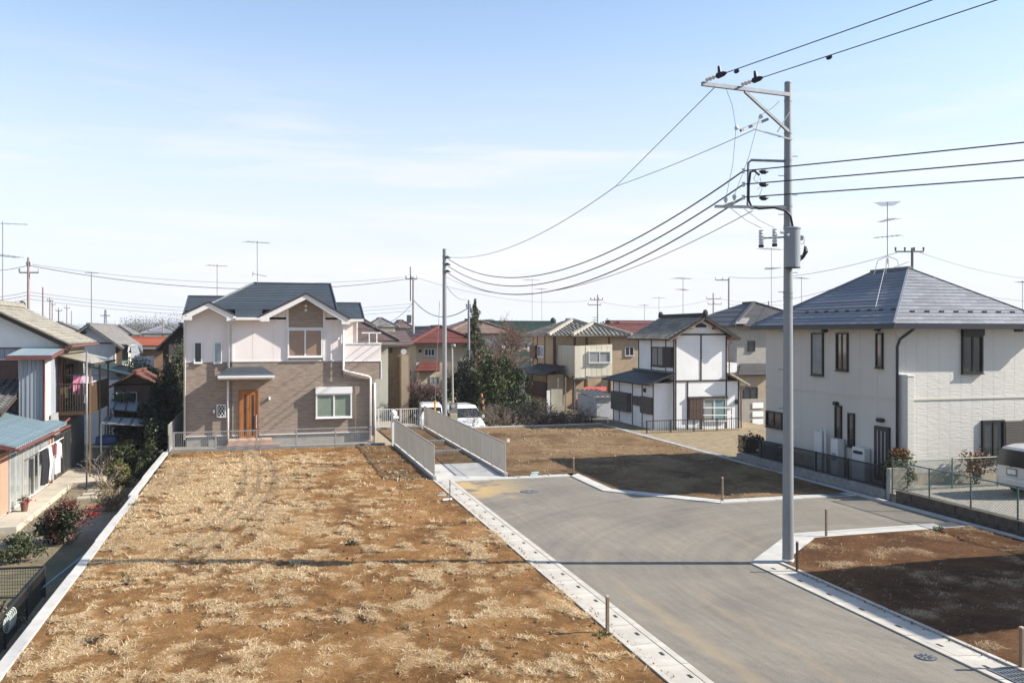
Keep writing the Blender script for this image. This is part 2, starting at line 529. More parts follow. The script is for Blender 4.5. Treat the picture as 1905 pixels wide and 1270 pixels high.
# the raised plot of the new house and the access strip beside it
b = MB().box(-3.95, 8.7, 42.3, 54, -1.25, 0.0)
tag(b.build('house_plot', mat('plot_gravel', (0.30, 0.25, 0.18), 0.95, 0.25, 12, 0.6, 50)), kind='structure')
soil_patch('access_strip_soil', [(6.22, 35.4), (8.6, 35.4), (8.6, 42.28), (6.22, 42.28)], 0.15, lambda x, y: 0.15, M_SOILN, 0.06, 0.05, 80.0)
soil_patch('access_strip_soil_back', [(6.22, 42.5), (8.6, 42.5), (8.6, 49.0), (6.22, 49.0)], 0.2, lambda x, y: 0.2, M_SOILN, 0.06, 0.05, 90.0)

# ================================================================ road
road_poly = [(6.70, 4), (11.0, 4), (11.0, 18.42), (13.55, 20.78), (18.98, 20.78), (18.98, 25.12), (13.95, 25.12), (11.18, 28.15), (11.18, 31.38), (6.70, 31.38)]
b = MB().slab([(x, y, 0.0) for x, y in road_poly], 0.25)
tag(b.build('road', M_ASPH, loc=(0, 0, -0.3)), kind='structure')

def lerp(a, c, t): return tuple(a[i] + (c[i] - a[i]) * t for i in range(len(a)))
def quad_block(mbd, a0, a1, b1, b0, z0, z1):
    mbd.slab([(a0[0], a0[1], z1), (a1[0], a1[1], z1), (b1[0], b1[1], z1), (b0[0], b0[1], z1)], z1 - z0)
def gutter(name, inner, outer, strips, seg, slots, m=M_CONC, z=0.022, slot_t=0.62):
    """row of precast gutter blocks between two edge lines (road side, lot side); strips = fractions across"""
    root = thing(name[0], (inner[0][0], inner[0][1], 0), None, None); root['kind'] = 'structure'
    for (a0, a1), (b0, b1) in zip(zip(inner, inner[1:]), zip(outer, outer[1:])):
        n = max(1, round(math.hypot(a1[0] - a0[0], a1[1] - a0[1]) / seg))
        for k in range(n):
            g = 0.006 / seg
            t0, t1 = (k + g) / n, (k + 1 - g) / n
            p0, p1, q0, q1 = lerp(a0, a1, t0), lerp(a0, a1, t1), lerp(b0, b1, t0), lerp(b0, b1, t1)
            for s, (f0, f1, dz) in enumerate(strips):
                bb = MB()
                quad_block(bb, lerp(p0, q0, f0), lerp(p1, q1, f0), lerp(p1, q1, f1), lerp(p0, q0, f1), -0.2, z + dz + R_.uniform(-0.002, 0.002))
                bb.build('gutter_block' if s == 0 else 'edge_block', m, root)
            if slots:
                c0, c1 = lerp(p0, q0, slot_t), lerp(p1, q1, slot_t)
                d0, d1 = lerp(p0, q0, slot_t + 0.075), lerp(p1, q1, slot_t + 0.075)
                bb = MB()
                quad_block(bb, lerp(c0, c1, 0.43), lerp(c0, c1, 0.57), lerp(d0, d1, 0.57), lerp(d0, d1, 0.43), 0.0, z + 0.005)
                bb.build('drain_slot', M_DARK, root)
    return root
gutter(('gutter_left', ''), [(6.70, 6), (6.70, 31.38)], [(6.0, 6), (6.0, 31.38)], [(0.20, 0.86, 0.0), (0.0, 0.18, 0.004), (0.88, 1.0, 0.03)], 1.0, True, slot_t=0.30)
gutter(('gutter_right', ''), [(11.0, 6), (11.0, 18.42)], [(11.7, 6), (11.7, 18.15)], [(0.20, 0.86, 0.0), (0.0, 0.18, 0.004), (0.88, 1.0, 0.03)], 1.0, True, slot_t=0.30)
gutter(('kerb_corner', ''), [(11.0, 18.42), (13.55, 20.78)], [(11.72, 18.17), (13.95, 20.24)], [(0.0, 1.0, 0.01)], 1.2, False, M_CONCW)
gutter(('kerb_side_south', ''), [(13.55, 20.78), (18.98, 20.78)], [(13.95, 20.24), (18.98, 20.24)], [(0.0, 0.28, 0.01), (0.3, 1.0, 0.004)], 1.0, False, M_CONCW)
gutter(('kerb_side_north', ''), [(18.98, 25.12), (13.95, 25.12), (11.18, 28.15), (11.18, 31.38)], [(18.98, 25.62), (14.22, 25.62), (11.62, 28.4), (11.62, 31.85)],
       [(0.0, 1.0, 0.01)], 1.0, True, M_CONCW, slot_t=0.5)
gutter(('kerb_end', ''), [(11.18, 31.38), (6.0, 31.38)], [(11.18, 31.82), (6.0, 31.82)], [(0.0, 1.0, 0.012)], 1.0, False, M_CONCW)

def wall_run(name, p0, p1, w, z0, z1, seg, m, piece='coping_segment', jz=0.004, jo=0.0):
    root = thing(name, (p0[0], p0[1], z0), None, None); root['kind'] = 'structure'
    L = math.hypot(p1[0] - p0[0], p1[1] - p0[1]); n = max(1, round(L / seg))
    d = ((p1[0] - p0[0]) / L, (p1[1] - p0[1]) / L); nn = (-d[1], d[0])
    for k in range(n):
        a = lerp(p0, p1, (k + 0.002) / n); c = lerp(p0, p1, (k + 1 - 0.002) / n)
        o = R_.uniform(-jo, jo)
        bb = MB()
        q = [(a[0] + nn[0] * (o - w / 2), a[1] + nn[1] * (o - w / 2)), (c[0] + nn[0] * (o - w / 2), c[1] + nn[1] * (o - w / 2)),
             (c[0] + nn[0] * (o + w / 2), c[1] + nn[1] * (o + w / 2)), (a[0] + nn[0] * (o + w / 2), a[1] + nn[1] * (o + w / 2))]
        quad_block(bb, q[0], q[1], q[2], q[3], z0, z1 + R_.uniform(-jz, jz))
        bb.build(piece, m, root, bevel=0.008)
    return root
# retaining wall on the left of the lot: white coping over a drop to the neighbour's yard
wall_run('retaining_wall_left', (-3.98, 5), (-3.98, 31.4), 0.22, YARD - 0.1, 0.07, 3.3, M_CONCW, jo=0.012)
wall_run('retaining_wall_left_back', (-4.10, 31.4), (-4.10, 42.3), 0.20, YARD - 0.1, 0.07, 3.6, M_CONCW, jo=0.012)
wall_run('retaining_wall_plot', (-4.06, 42.3), (-4.06, 54), 0.16, YARD - 0.1, 0.05, 4, M_CONCG)
wall_run('kerb_wall_east', (19.06, 5), (19.06, 48.4), 0.14, -1.0, 0.07, 2.0, M_CONCW, jo=0.006)
wall_run('kerb_wall_back', (8.9, 48.42), (19.13, 48.42), 0.16, -1.0, 0.10, 2.0, M_CONCW, jo=0.004)

# concrete ramp into the access strip
b = MB().slab([(6.17, 31.84, 0.03), (8.68, 31.84, 0.03), (8.68, 35.35, 0.07), (6.17, 35.35, 0.07)], 0.3)
ramp_o = b.build('access_ramp', M_CONCW); tag(ramp_o, kind='structure')
b = MB().slab([(7.33, 31.9, 0.036), (7.40, 31.9, 0.036), (7.40, 35.3, 0.075), (7.33, 35.3, 0.075)], 0.004)
b.build('joint_strip', mat('joint_grey', (0.30, 0.32, 0.34), 0.9), ramp_o)
wall_run('cross_kerb', (6.2, 38.9), (8.62, 38.9), 0.14, -0.1, 0.16, 0.8, M_CONCG, 'kerb_block')
wall_run('cross_kerb_back', (6.2, 42.4), (8.62, 42.4), 0.14, -0.1, 0.18, 0.8, M_CONCG, 'kerb_block')
wall_run('cross_kerb_end', (6.2, 49.1), (8.62, 49.1), 0.14, -0.1, 0.16, 0.8, M_CONCG, 'kerb_block')

# ================================================================ dead grass: mats of straw blades lying over the soil
def straw(name, thatch, rect, n, label, zoff, mname, cols, poly_ok=None, lmin=0.05, lmax=0.19, seed=1, near=14.0):
    rs = np.random.RandomState(seed)
    V, F, C = [], [], []
    cnt = tries = 0
    while cnt < n and tries < n * 14:
        tries += 1
        x = rs.uniform(rect[0], rect[1]); y = rs.uniform(rect[2], rect[3])
        if poly_ok and not poly_ok(x, y): continue
        t = thatch(x, y)
        if rs.rand() > t * t * 1.15 + 0.007: continue
        if rs.rand() > min(1.0, (near / y) ** 0.9 + 0.12): continue
        # blades comb in a direction that drifts over the lot
        a = 0.5 + 2.2 * fbm(x, y, 0.35, 77, 2) + rs.normal(0, 1.1)
        Lb = rs.uniform(lmin, lmax) * (1.0 + max(0, y - 20) / 40)
        wd = rs.uniform(0.002, 0.0046) * (1.0 + max(0, y - 14) / 14)
        el = abs(rs.normal(0, 0.10)) + 0.02
        if rs.rand() < 0.02: el += 0.5
        dx, dy, dz = math.cos(a) * math.cos(el), math.sin(a) * math.cos(el), math.sin(el)
        nx, ny = -math.sin(a) * wd, math.cos(a) * wd
        z = zoff + 0.02 * t
        i = len(V)
        mx_, my_, mz_ = x + dx * Lb * 0.55, y + dy * Lb * 0.55, z + dz * Lb * 0.6 + 0.012
        V += [(x - nx, y - ny, z), (x + nx, y + ny, z), (mx_ + nx, my_ + ny, mz_), (mx_ - nx, my_ - ny, mz_), (x + dx * Lb, y + dy * Lb, z + dz * Lb * 0.75)]
        F += [(i, i + 1, i + 2, i + 3), (i + 3, i + 2, i + 4)]
        k = rs.rand()
        C += [k] * 5
        cnt += 1
    me = bpy.data.meshes.new(name); me.from_pydata(V, [], F); me.update()
    a_ = me.attributes.new('tone', 'FLOAT', 'POINT'); a_.data.foreach_set('value', C)
    m, N, L, bs = nodes_of(mname)
    at_ = N.new('ShaderNodeAttribute'); at_.attribute_name = 'tone'
    L.new(ramp_node(N, L, at_.outputs['Fac'], *cols), bs.inputs['Base Color'])
    bs.inputs['Roughness'].default_value = 0.8; bs.inputs['Specular IOR Level'].default_value = 0.25
    me.materials.append(m)
    o = bpy.data.objects.new(name, me); COL.objects.link(o); place(o, (0, 0, 0))
    return tag(o, label, 'grass', kind='stuff')
STRAW = [(0.0, (0.22, 0.12, 0.045)), (0.3, (0.42, 0.275, 0.125)), (0.7, (0.56, 0.415, 0.235)), (1.0, (0.72, 0.59, 0.41))]
straw('dry_grass', thatch_left, (LX0 + 0.05, LX1 - 0.02, 12.0, 42.0), 210000, 'dry straw grass matted over the orange soil of the near lot', 0.035, 'straw_blades', STRAW, seed=3)
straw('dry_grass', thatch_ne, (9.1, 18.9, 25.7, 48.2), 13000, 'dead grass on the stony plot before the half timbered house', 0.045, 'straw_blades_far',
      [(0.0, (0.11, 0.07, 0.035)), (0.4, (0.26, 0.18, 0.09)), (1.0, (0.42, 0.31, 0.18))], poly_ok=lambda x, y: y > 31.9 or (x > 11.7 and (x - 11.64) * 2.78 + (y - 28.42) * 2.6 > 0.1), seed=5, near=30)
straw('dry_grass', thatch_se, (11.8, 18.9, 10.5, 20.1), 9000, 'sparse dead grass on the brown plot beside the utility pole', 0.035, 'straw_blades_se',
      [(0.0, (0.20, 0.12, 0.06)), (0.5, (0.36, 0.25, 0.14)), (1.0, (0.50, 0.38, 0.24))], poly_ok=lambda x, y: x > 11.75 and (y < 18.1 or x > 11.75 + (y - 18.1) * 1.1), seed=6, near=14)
# clods and pebbles
def pebbles(name, rect, n, rmin, rmax, m, label, seed, ok=None):
    rs = np.random.RandomState(seed)
    V, F = [], []
    for _ in range(n):
        x, y = rs.uniform(rect[0], rect[1]), rs.uniform(rect[2], rect[3])
        if ok and not ok(x, y): continue
        r = rmin + (rmax - rmin) * rs.rand() ** 3
        i = len(V)
        for (a, c, e) in ((1, 0, 0), (-1, 0, 0), (0, 1, 0), (0, -1, 0), (0, 0, 0.8), (0, 0, -0.8)):
            V.append((x + r * (a + rs.normal(0, .25)), y + r * (c + rs.normal(0, .25)), 0.045 + r * (e + rs.normal(0, .2))))
        F += [(i + q[0], i + q[1], i + q[2]) for q in ((0, 2, 4), (2, 1, 4), (1, 3, 4), (3, 0, 4), (2, 0, 5), (1, 2, 5), (3, 1, 5), (0, 3, 5))]
    me = bpy.data.meshes.new(name); me.from_pydata(V, [], F); me.update(); me.materials.append(m)
    o = bpy.data.objects.new(name, me); COL.objects.link(o); place(o, (0, 0, 0))
    return tag(o, label, 'stones', kind='stuff')
pebbles('soil_clods', (LX0, LX1, 11, 42), 2600, 0.008, 0.045, mat('clod', (0.19, 0.10, 0.042), 0.95, 0.25, 20), 'small clods of orange earth scattered over the near lot', 11)
pebbles('pebbles', (9.0, 18.9, 31.5, 48), 1500, 0.015, 0.055, mat('pebble', (0.29, 0.24, 0.18), 0.9, 0.3, 9), 'pale pebbles scattered over the stony plot by the passage', 12, ok=lambda x, y: x < 13 + R_.uniform(0, 6))
pebbles('pebbles', (4.2, 8.5, 32, 42), 700, 0.015, 0.06, mat('pebble2', (0.33, 0.28, 0.21), 0.9, 0.3, 9), 'rubble along the access strip between the panel fences', 13, ok=lambda x, y: x < 5.9 or (x > 6.25 and y > 35.6))

pebbles('soil_spill', (5.93, 6.22, 12, 31.4), 900, 0.006, 0.022, MATS['clod'], 'crumbs of soil spilt over the edge of the left gutter', 15)
pebbles('soil_spill', (11.5, 11.8, 11, 18.2), 500, 0.006, 0.022, MATS['clod'], 'crumbs of soil spilt over the edge of the right gutter', 16)

# ================================================================ building kit
from mathutils import Matrix
M_GLASS = mat('dark_glass', (0.035, 0.045, 0.05), 0.08, 0.3, 1.2, spec=0.7)
M_GLASSB = mat('curtained_glass', (0.26, 0.28, 0.27), 0.12, 0.15, 1.0, spec=0.6)
M_GLASSG = mat('frosted_green_glass', (0.20, 0.25, 0.20), 0.25, 0.2, 1.5, spec=0.5)
M_GLASST = mat('papered_glass', (0.30, 0.20, 0.145), 0.25, 0.08, 1.5, spec=0.5)
M_ALU = mat('aluminium_frame', (0.55, 0.56, 0.56), 0.4, 0.06, 3, metal=0.3)
M_BLACKF = mat('black_frame', (0.018, 0.018, 0.02), 0.4, 0.1, 3)
M_BROWNF = mat('dark_brown_wood', (0.055, 0.038, 0.028), 0.8, 0.25, 8, 0.2, 30)
M_STEEL = mat('galvanised_steel', (0.22, 0.235, 0.25), 0.45, 0.12, 6, 0.1, 40, metal=0.55)
M_WHITEF = mat('white_frame', (0.78, 0.78, 0.77), 0.4, 0.03, 2)

def pp(pl, u, d, z):
    k, c = pl
    if k == 'S': return Vector((u, c - d, z))
    if k == 'W': return Vector((c - d, u, z))
    return Vector((c + d, u, z))
def pbox(mbd, pl, u0, u1, d0, d1, z0, z1):
    a, c = pp(pl, u0, d0, z0), pp(pl, u1, d1, z1)
    return mbd.box(a.x, c.x, a.y, c.y, a.z, c.z)
def upx(pl, px, py=700):
    p = at(px, py, Y=pl[1]) if pl[0] == 'S' else at(px, py, X=pl[1])
    return p.x if pl[0] == 'S' else p.y
def rpx(pl, px0, py0, px1, py1):
    u = sorted((upx(pl, px0), upx(pl, px1)))
    pm = (px0 + px1) / 2
    f = (lambda y: at(pm, y, Y=pl[1]).z) if pl[0] == 'S' else (lambda y: at(pm, y, X=pl[1]).z)
    z = sorted((f(py0), f(py1)))
    return u[0], u[1], z[0], z[1]
def part(root, name, m, fn, **kw):
    b = MB(); fn(b)
    return b.build(name, m, root, **kw)
def window(root, pl, r, panes=2, fm=M_ALU, gm=M_GLASS, fw=0.05, depth=0.06, sill=True, shutter=0.0, bars=0, back=0.0):
    """frame proud of the wall; the panes sit behind it; optional roller-shutter box on top"""
    u0, u1, z0, z1 = r
    b = MB()
    zt = z1 - shutter
    d1 = depth
    pbox(b, pl, u0, u0 + fw, -0.01, d1, z0, zt); pbox(b, pl, u1 - fw, u1, -0.01, d1, z0, zt)
    pbox(b, pl, u0 + fw, u1 - fw, -0.01, d1, z0, z0 + fw); pbox(b, pl, u0 + fw, u1 - fw, -0.01, d1, zt - fw, zt)
    w = b.build('window', fm, root)
    n = panes; span = (u1 - u0 - 2 * fw) / n
    for k in range(n):
        a0, a1 = u0 + fw + k * span, u0 + fw + (k + 1) * span
        dd = d1 * 0.55 if k % 2 == 0 else d1 * 0.3
        g = MB(); pbox(g, pl, a0, a1, 0.004, dd, z0 + fw, zt - fw); g.build('pane', gm, w)
    for k in range(1, n):
        c = u0 + fw + k * span
        g = MB(); pbox(g, pl, c - fw * 0.5, c + fw * 0.5, 0.0, d1 * 0.86, z0 + fw, zt - fw); g.build('mullion', fm, w)
    if sill:
        g = MB(); pbox(g, pl, u0 - 0.02, u1 + 0.02, 0.0, d1 + 0.04, z0 - 0.035, z0); g.build('sill', fm, w)
    if shutter:
        g = MB(); pbox(g, pl, u0 - 0.01, u1 + 0.01, 0.0, d1 + 0.05, zt, z1); g.build('shutter_box', fm, w)
    for k in range(bars):
        z = z0 + fw + (zt - z0 - 2 * fw) * (k + 0.5) / bars
        g = MB(); pbox(g, pl, u0 + fw, u1 - fw, d1 * 0.6, d1 * 0.75, z - 0.012, z + 0.012); g.build('slat', fm, w)
    return w
def roof_plane(root, A, B, C, D, m, n, piece=None, th=0.022, name='shingle', slab=0.07, mslab=None, seed=0):
    """A-B eave (left, right), C-D top (right, left). Overlapping courses; each course, or each shingle when piece is given, is a child"""
    A, B, C, D = map(Vector, (A, B, C, D))
    e = (B - A).normalized()
    nrm = (B - A).cross(D - A)
    if nrm.length < 1e-6: nrm = (B - A).cross(C - A)
    nrm.normalize()
    if nrm.z < 0: nrm = -nrm
    top = [A, B, C, D] if (C - D).length > 1e-3 else [A, B, C]
    b = MB().slab(top, slab, -nrm)
    b.build('roof_deck', mslab or m, root)
    rs = random.Random(seed + 5)
    for i in range(n):
        v0, v1 = i / n, min(1.0, (i + 1.12) / n)
        l0, r0, l1, r1 = A.lerp(D, v0), B.lerp(C, v0), A.lerp(D, v1), B.lerp(C, v1)
        s0, s1, t0, t1 = 0.0, (r0 - l0).dot(e), (l1 - l0).dot(e), (r1 - l0).dot(e)
        up = l1 - l0 - e * t0
        cuts = [min(s0, t0), max(s1, t1)]
        if piece:
            glob = (l0 - A).dot(e)
            off = (i % 2) * piece * 0.5 + rs.uniform(-0.1, 0.1) * piece
            x = -math.ceil((glob + piece) / piece) * piece + off - glob + math.floor(glob / piece) * piece
            cuts = [c for c in (x + k * piece for k in range(int((max(s1, t1) - x) / piece) + 2))]
            cuts = [min(s0, t0)] + [c for c in cuts if min(s0, t0) + 0.08 < c < max(s1, t1) - 0.08] + [max(s1, t1)]
        for a, c in zip(cuts, cuts[1:]):
            g = 0.004 if piece else 0
            a, c = a + g, c - g
            cl = lambda x, lo, hi: max(lo, min(hi, x))
            p = [l0 + e * cl(a, s0, s1), l0 + e * cl(c, s0, s1), l0 + up + e * cl(c, t0, t1), l0 + up + e * cl(a, t0, t1)]
            if (p[0] - p[1]).length < 0.01 and (p[2] - p[3]).length < 0.01: continue
            hh = th * (1 + rs.uniform(-0.12, 0.12))
            up_pts = [p[0] + nrm * hh, p[1] + nrm * hh, p[2] + nrm * 0.004, p[3] + nrm * 0.004]
            b = MB()
            b.v = [tuple(q) for q in up_pts] + [tuple(q) for q in p]
            b.f = [(0, 1, 2, 3), (0, 4, 5, 1), (1, 5, 6, 2), (3, 7, 4, 0)]
            b.build(name if piece else name + '_course', m, root)
    return nrm
TILE = {}
def tile_mesh(key, w, l, m, h=0.045):
    if key in TILE: return TILE[key]
    b = MB()
    prof = [(-0.5, 0.35), (-0.32, 0.05), (-0.1, 0.0), (0.12, 0.05), (0.3, 0.55), (0.42, 0.9), (0.52, 0.75)]
    for yy, lift in ((0.0, 0.03), (l * 1.15, 0.0)):
        for x, z in prof: b.v.append((x * w, yy, z * h + lift))
    k = len(prof)
    for i in range(k - 1): b.f.append((i, i + 1, k + i + 1, k + i))
    base = len(b.v)
    for x, z in prof: b.v.append((x * w, 0.0, -0.005))
    for i in range(k - 1): b.f.append((base + i, base + i + 1, i + 1, i))
    me = b.data(key); me.materials.append(m)
    TILE[key] = me
    return me
def tile_roof(root, A, B, C, D, m, key, w=0.30, l=0.27, limit=300, slab=0.09, mslab=None, near=True, h=0.045):
    """interlocking clay tiles laid in courses; the first `limit` (lowest courses) are objects, the rest one joined part"""
    A, B, C, D = map(Vector, (A, B, C, D))
    e = (B - A).normalized(); nrm = (B - A).cross(D - A)
    if nrm.length < 1e-6: nrm = (B - A).cross(C - A)
    nrm.normalize()
    if nrm.z < 0: nrm = -nrm
    s = nrm.cross(e).normalized()
    if s.z < 0: s = -s
    rot = Matrix((e, s, nrm)).transposed()
    if rot.determinant() < 0:
        e2 = -e; rot = Matrix((e2, s, nrm)).transposed()
    eul = rot.to_euler()
    top = [A, B, C, D] if (C - D).length > 1e-3 else [A, B, C]
    MB().slab(top, slab, -nrm).build('roof_deck', mslab or m, root)
    H = (D - A).dot(s); n = max(1, int(H / l))
    l = H / n
    me = tile_mesh(key, w, l, m, h)
    src = [v.co.copy() for v in me.vertices]; pol = [tuple(p.vertices) for p in me.polygons]
    spots = []
    for i in range(n):
        v = (i + 0.0) / n; vm = (i + 0.5) / n
        lo = (A.lerp(D, vm) - A).dot(e); hi = (B.lerp(C, vm) - A).dot(e)
        k = max(1, int((hi - lo) / w))
        for q in range(k):
            spots.append(A + e * (lo + (hi - lo) * (q + 0.5) / k) + s * (l * i))
    rest = MB()
    for j, p in enumerate(spots):
        p = p + nrm * R_.uniform(0.0, 0.006)
        if j < limit:
            inst('roof_tile', me, p, root, eul)
        else:
            n0 = len(rest.v)
            rest.v += [tuple(rot @ q + p) for q in src]
            rest.f += [tuple(n0 + a for a in f) for f in pol]
    if rest.v:
        tag(rest.build('roof_tiles', m, root), kind='stuff')
    return nrm
def ridge(root, a, b, r, m, name='ridge_cap', n=8):
    return part(root, name, m, lambda q: q.tube([a, b], r, n))
def pipe(root, pts, r, m, name='downpipe'):
    return part(root, name, m, lambda q: q.tube(pts, r, 8), smooth=True)
def yagi(root, base, top, m, size=0.9, rows=2, yaw=0.3, name='antenna'):
    """TV aerial: mast, boom and cross elements, as a part of its house"""
    a = part(root, name, m, lambda q: q.tube([base, top], 0.018, 5))
    for r in range(rows):
        c = Vector(top) - Vector((0, 0, 0.05 + r * size * 0.55))
        d = Vector((math.cos(yaw + r * 0.5), math.sin(yaw + r * 0.5), 0)); q_ = Vector((-d.y, d.x, 0))
        def el(q):
            q.tube([c - d * size * 0.5, c + d * size * 0.5], 0.011, 4)
            for k in range(6):
                x = -0.45 + 0.18 * k
                ln = size * (0.42 - 0.04 * k) * (1 if r == 0 else 0.6)
                q.tube([c + d * size * x - q_ * ln, c + d * size * x + q_ * ln], 0.007, 4)
        part(a, 'antenna_elements', m, el)
    return a
def louvre_fence_panel(root, a, b, z0, z1, m, pitch=0.05, bw=0.013, post=True, name='fence_panel'):
    """one panel of vertical bars between two rails"""
    a, b = Vector((a[0], a[1], 0)), Vector((b[0], b[1], 0))
    d = (b - a); L = d.length; d.normalize()
    up = Vector((0, 0, 1))
    p = MB().bar(a + up * (z1 - 0.02), b + up * (z1 - 0.02), 0.035, 0.04).build(name, m, root)
    MB().bar(a + up * (z0 + 0.05), b + up * (z0 + 0.05), 0.03, 0.04).build('bottom_rail', m, p)
    bb = MB(); k = max(2, int(L / pitch))
    for i in range(k):
        c = a + d * (L * (i + 0.5) / k)
        bb.bar(c + up * (z0 + 0.05), c + up * (z1 - 0.03), bw, bw)
    tag(bb.build('bars', m, p), kind='stuff')
    if post:
        MB().bar(a + up * (z0 - 0.03), a + up * (z1 + 0.005), 0.05).build('post', m, root)
    return p
def block_wall(name, label, p0, p1, w, z0, courses, bl, bh, m, cap=None, jit=0.004, cat='wall', mortar=None):
    root = thing(name, (p0[0], p0[1], z0), label, cat)
    L = math.hypot(p1[0] - p0[0], p1[1] - p0[1]); d = ((p1[0] - p0[0]) / L, (p1[1] - p0[1]) / L)
    ang = math.atan2(d[1], d[0])
    me = MB().box(-bl / 2 + 0.005, bl / 2 - 0.005, -w / 2, w / 2, 0.004, bh - 0.004).data('block'); me.materials.append(m)
    core = MB()
    n = int(L / bl)
    MBc = MB()
    a = (p0[0], p0[1]); c = (p0[0] + d[0] * n * bl, p0[1] + d[1] * n * bl)
    MBc.bar((a[0], a[1], z0 + courses * bh / 2), (c[0], c[1], z0 + courses * bh / 2), w - 0.016 - 2 * jit, courses * bh - 0.012)
    MBc.build('mortar', mortar or M_CONCG, root)
    for r in range(courses):
        for k in range(n):
            x = (k + 0.5) * bl + (0.5 * bl if r % 2 else 0)
            if k == 0 and r % 2:
                inst('block', me, (p0[0] + d[0] * bl / 4, p0[1] + d[1] * bl / 4, z0 + r * bh), root, (0, 0, ang), (0.5, 1, 1))
            if x > n * bl - 0.01 and r % 2:
                inst('block', me, (p0[0] + d[0] * (n * bl - bl / 4), p0[1] + d[1] * (n * bl - bl / 4), z0 + r * bh), root, (0, 0, ang), (0.5, 1, 1)); continue
            inst('block', me, (p0[0] + d[0] * x + R_.uniform(-jit, jit), p0[1] + d[1] * x + R_.uniform(-jit, jit), z0 + r * bh), root, (0, 0, ang))
    return root

# ================================================================ the new two-storey house
def siding_mat(name, c1, c2, c3, mortar):
    """thin-brick ceramic siding: long low bricks, mixed tones, shallow relief"""
    m, N, L, b = nodes_of(name)
    t = N.new('ShaderNodeNewGeometry').outputs['Position']
    sw = N.new('ShaderNodeSeparateXYZ'); L.new(t, sw.inputs[0])
    ad = N.new('ShaderNodeMath'); ad.operation = 'ADD'; L.new(sw.outputs['X'], ad.inputs[0]); L.new(sw.outputs['Y'], ad.inputs[1])
    cb = N.new('ShaderNodeCombineXYZ'); L.new(ad.outputs[0], cb.inputs['X']); L.new(sw.outputs['Z'], cb.inputs['Y'])
    br = N.new('ShaderNodeTexBrick')
    br.offset = 0.43; br.inputs['Scale'].default_value = 1.0
    br.inputs['Brick Width'].default_value = 0.30; br.inputs['Row Height'].default_value = 0.055
    br.inputs['Mortar Size'].default_value = 0.006; br.inputs['Mortar Smooth'].default_value = 0.3; br.inputs['Bias'].default_value = 0.0
    br.inputs['Color1'].default_value = (*c1, 1); br.inputs['Color2'].default_value = (*c2, 1); br.inputs['Mortar'].default_value = (*mortar, 1)
    L.new(cb.outputs[0], br.inputs['Vector'])
    mp_ = N.new('ShaderNodeMapping'); mp_.inputs['Scale'].default_value = (2.2, 14, 1); L.new(cb.outputs[0], mp_.inputs['Vector'])
    n1 = nz_node(N, L, mp_.outputs['Vector'], 1.0, 5, 0.65)
    c = mix_node(N, L, ramp_node(N, L, n1, (0.42, (0, 0, 0)), (0.62, (0.8, 0.8, 0.8))), br.outputs['Color'], c3)
    L.new(c, b.inputs['Base Color']); b.inputs['Roughness'].default_value = 0.8
    L.new(bump_node(N, L, br.outputs['Fac'], -0.3, 0.01, bump_node(N, L, n1, 0.3, 0.012)), b.inputs['Normal'])
    return m
M_BRICK = siding_mat('brown_brick_siding', (0.29, 0.225, 0.175), (0.235, 0.18, 0.138), (0.36, 0.29, 0.23), (0.19, 0.155, 0.125))
M_PINK = mat('pale_pink_siding', (0.80, 0.735, 0.70), 0.75, 0.03, 1.2, 0.15, 30)
M_SLATE = mat('navy_slate', (0.052, 0.066, 0.082), 0.55, 0.12, 4, 0.2, 40, rnd=0.10)
M_DOOR = mat('orange_wood_door', (0.36, 0.135, 0.035), 0.45, 0.2, 3, stretch=(6, 6, 0.6))
M_TILEP = mat('peach_porch_tile', (0.46, 0.33, 0.25), 0.7, 0.1, 6)

nh = thing('new_house', (0.9, 44.2, 0), 'new two storey house, pale pink above brown brick siding, navy slate roof', 'house')
PM, PLB, PRR = ('S', 44.2), ('S', 44.35), ('S', 44.05)
XL, XB, XR = upx(PLB, 345), upx(PM, 432), upx(PM, 689)
XU = upx(PM, 637)
ZD = at(500, 671.5, Y=44.2).z       # line between the two sidings
ZF = 0.52
ZE = 6.12
YB = 51.3
part(nh, 'foundation', M_CONCG, lambda b: b.box(XL + 0.04, XR - 0.03, 44.4, YB - 0.05, 0.0, ZF).box(XB + 0.03, XR - 0.03, 44.25, 44.41, 0.0, ZF))
part(nh, 'lower_wall', M_BRICK, lambda b: b.box(XL, XB, 44.35, YB, ZF, ZD).box(XB, XR, 44.2, YB, ZF, ZD))
part(nh, 'lower_wall', M_BRICK, lambda b: b.box(XR + 0.003, XR + 0.22, 44.05, 45.2, 0.3, at(695, 705, Y=44.05).z))
def up_wall(b):
    b.box(XL, XB, 44.35, YB, ZD, ZE)
    b.box(XB, XU, 44.2, YB, ZD, ZE)
    b.box(XU, upx(('S', 45.6), 664), 45.6, YB, ZD, ZE)
    zl, zr = at(388, 565, Y=44.35).z, at(569, 551, Y=44.2).z
    b.slab([(XL, 44.35, ZE), (XB, 44.35, ZE), ((XL + XB) / 2, 44.35, zl)], 0.5, (0, 1, 0))
    a0, a1, am = upx(PM, 490), upx(PM, 645), upx(PM, 569)
    b.slab([(a0, 44.2, ZE - 0.1), (a1, 44.2, ZE - 0.1), (am, 44.2, zr)], 0.5, (0, 1, 0))
part(nh, 'upper_wall', M_PINK, up_wall)
part(nh, 'trim_band', M_WHITE, lambda b: b.box(XL - 0.02, XB, 44.325, 44.5, ZD - 0.03, ZD + 0.03).box(XB, XU, 44.175, 44.4, ZD - 0.03, ZD + 0.03))
part(nh, 'base_flashing', M_WHITE, lambda b: b.box(XL - 0.01, XB, 44.33, 44.5, ZF - 0.05, ZF).box(XB, upx(PM, 444), 44.18, 44.4, ZF - 0.05, ZF).box(upx(PM, 482), XR, 44.18, 44.4, ZF - 0.05, ZF))
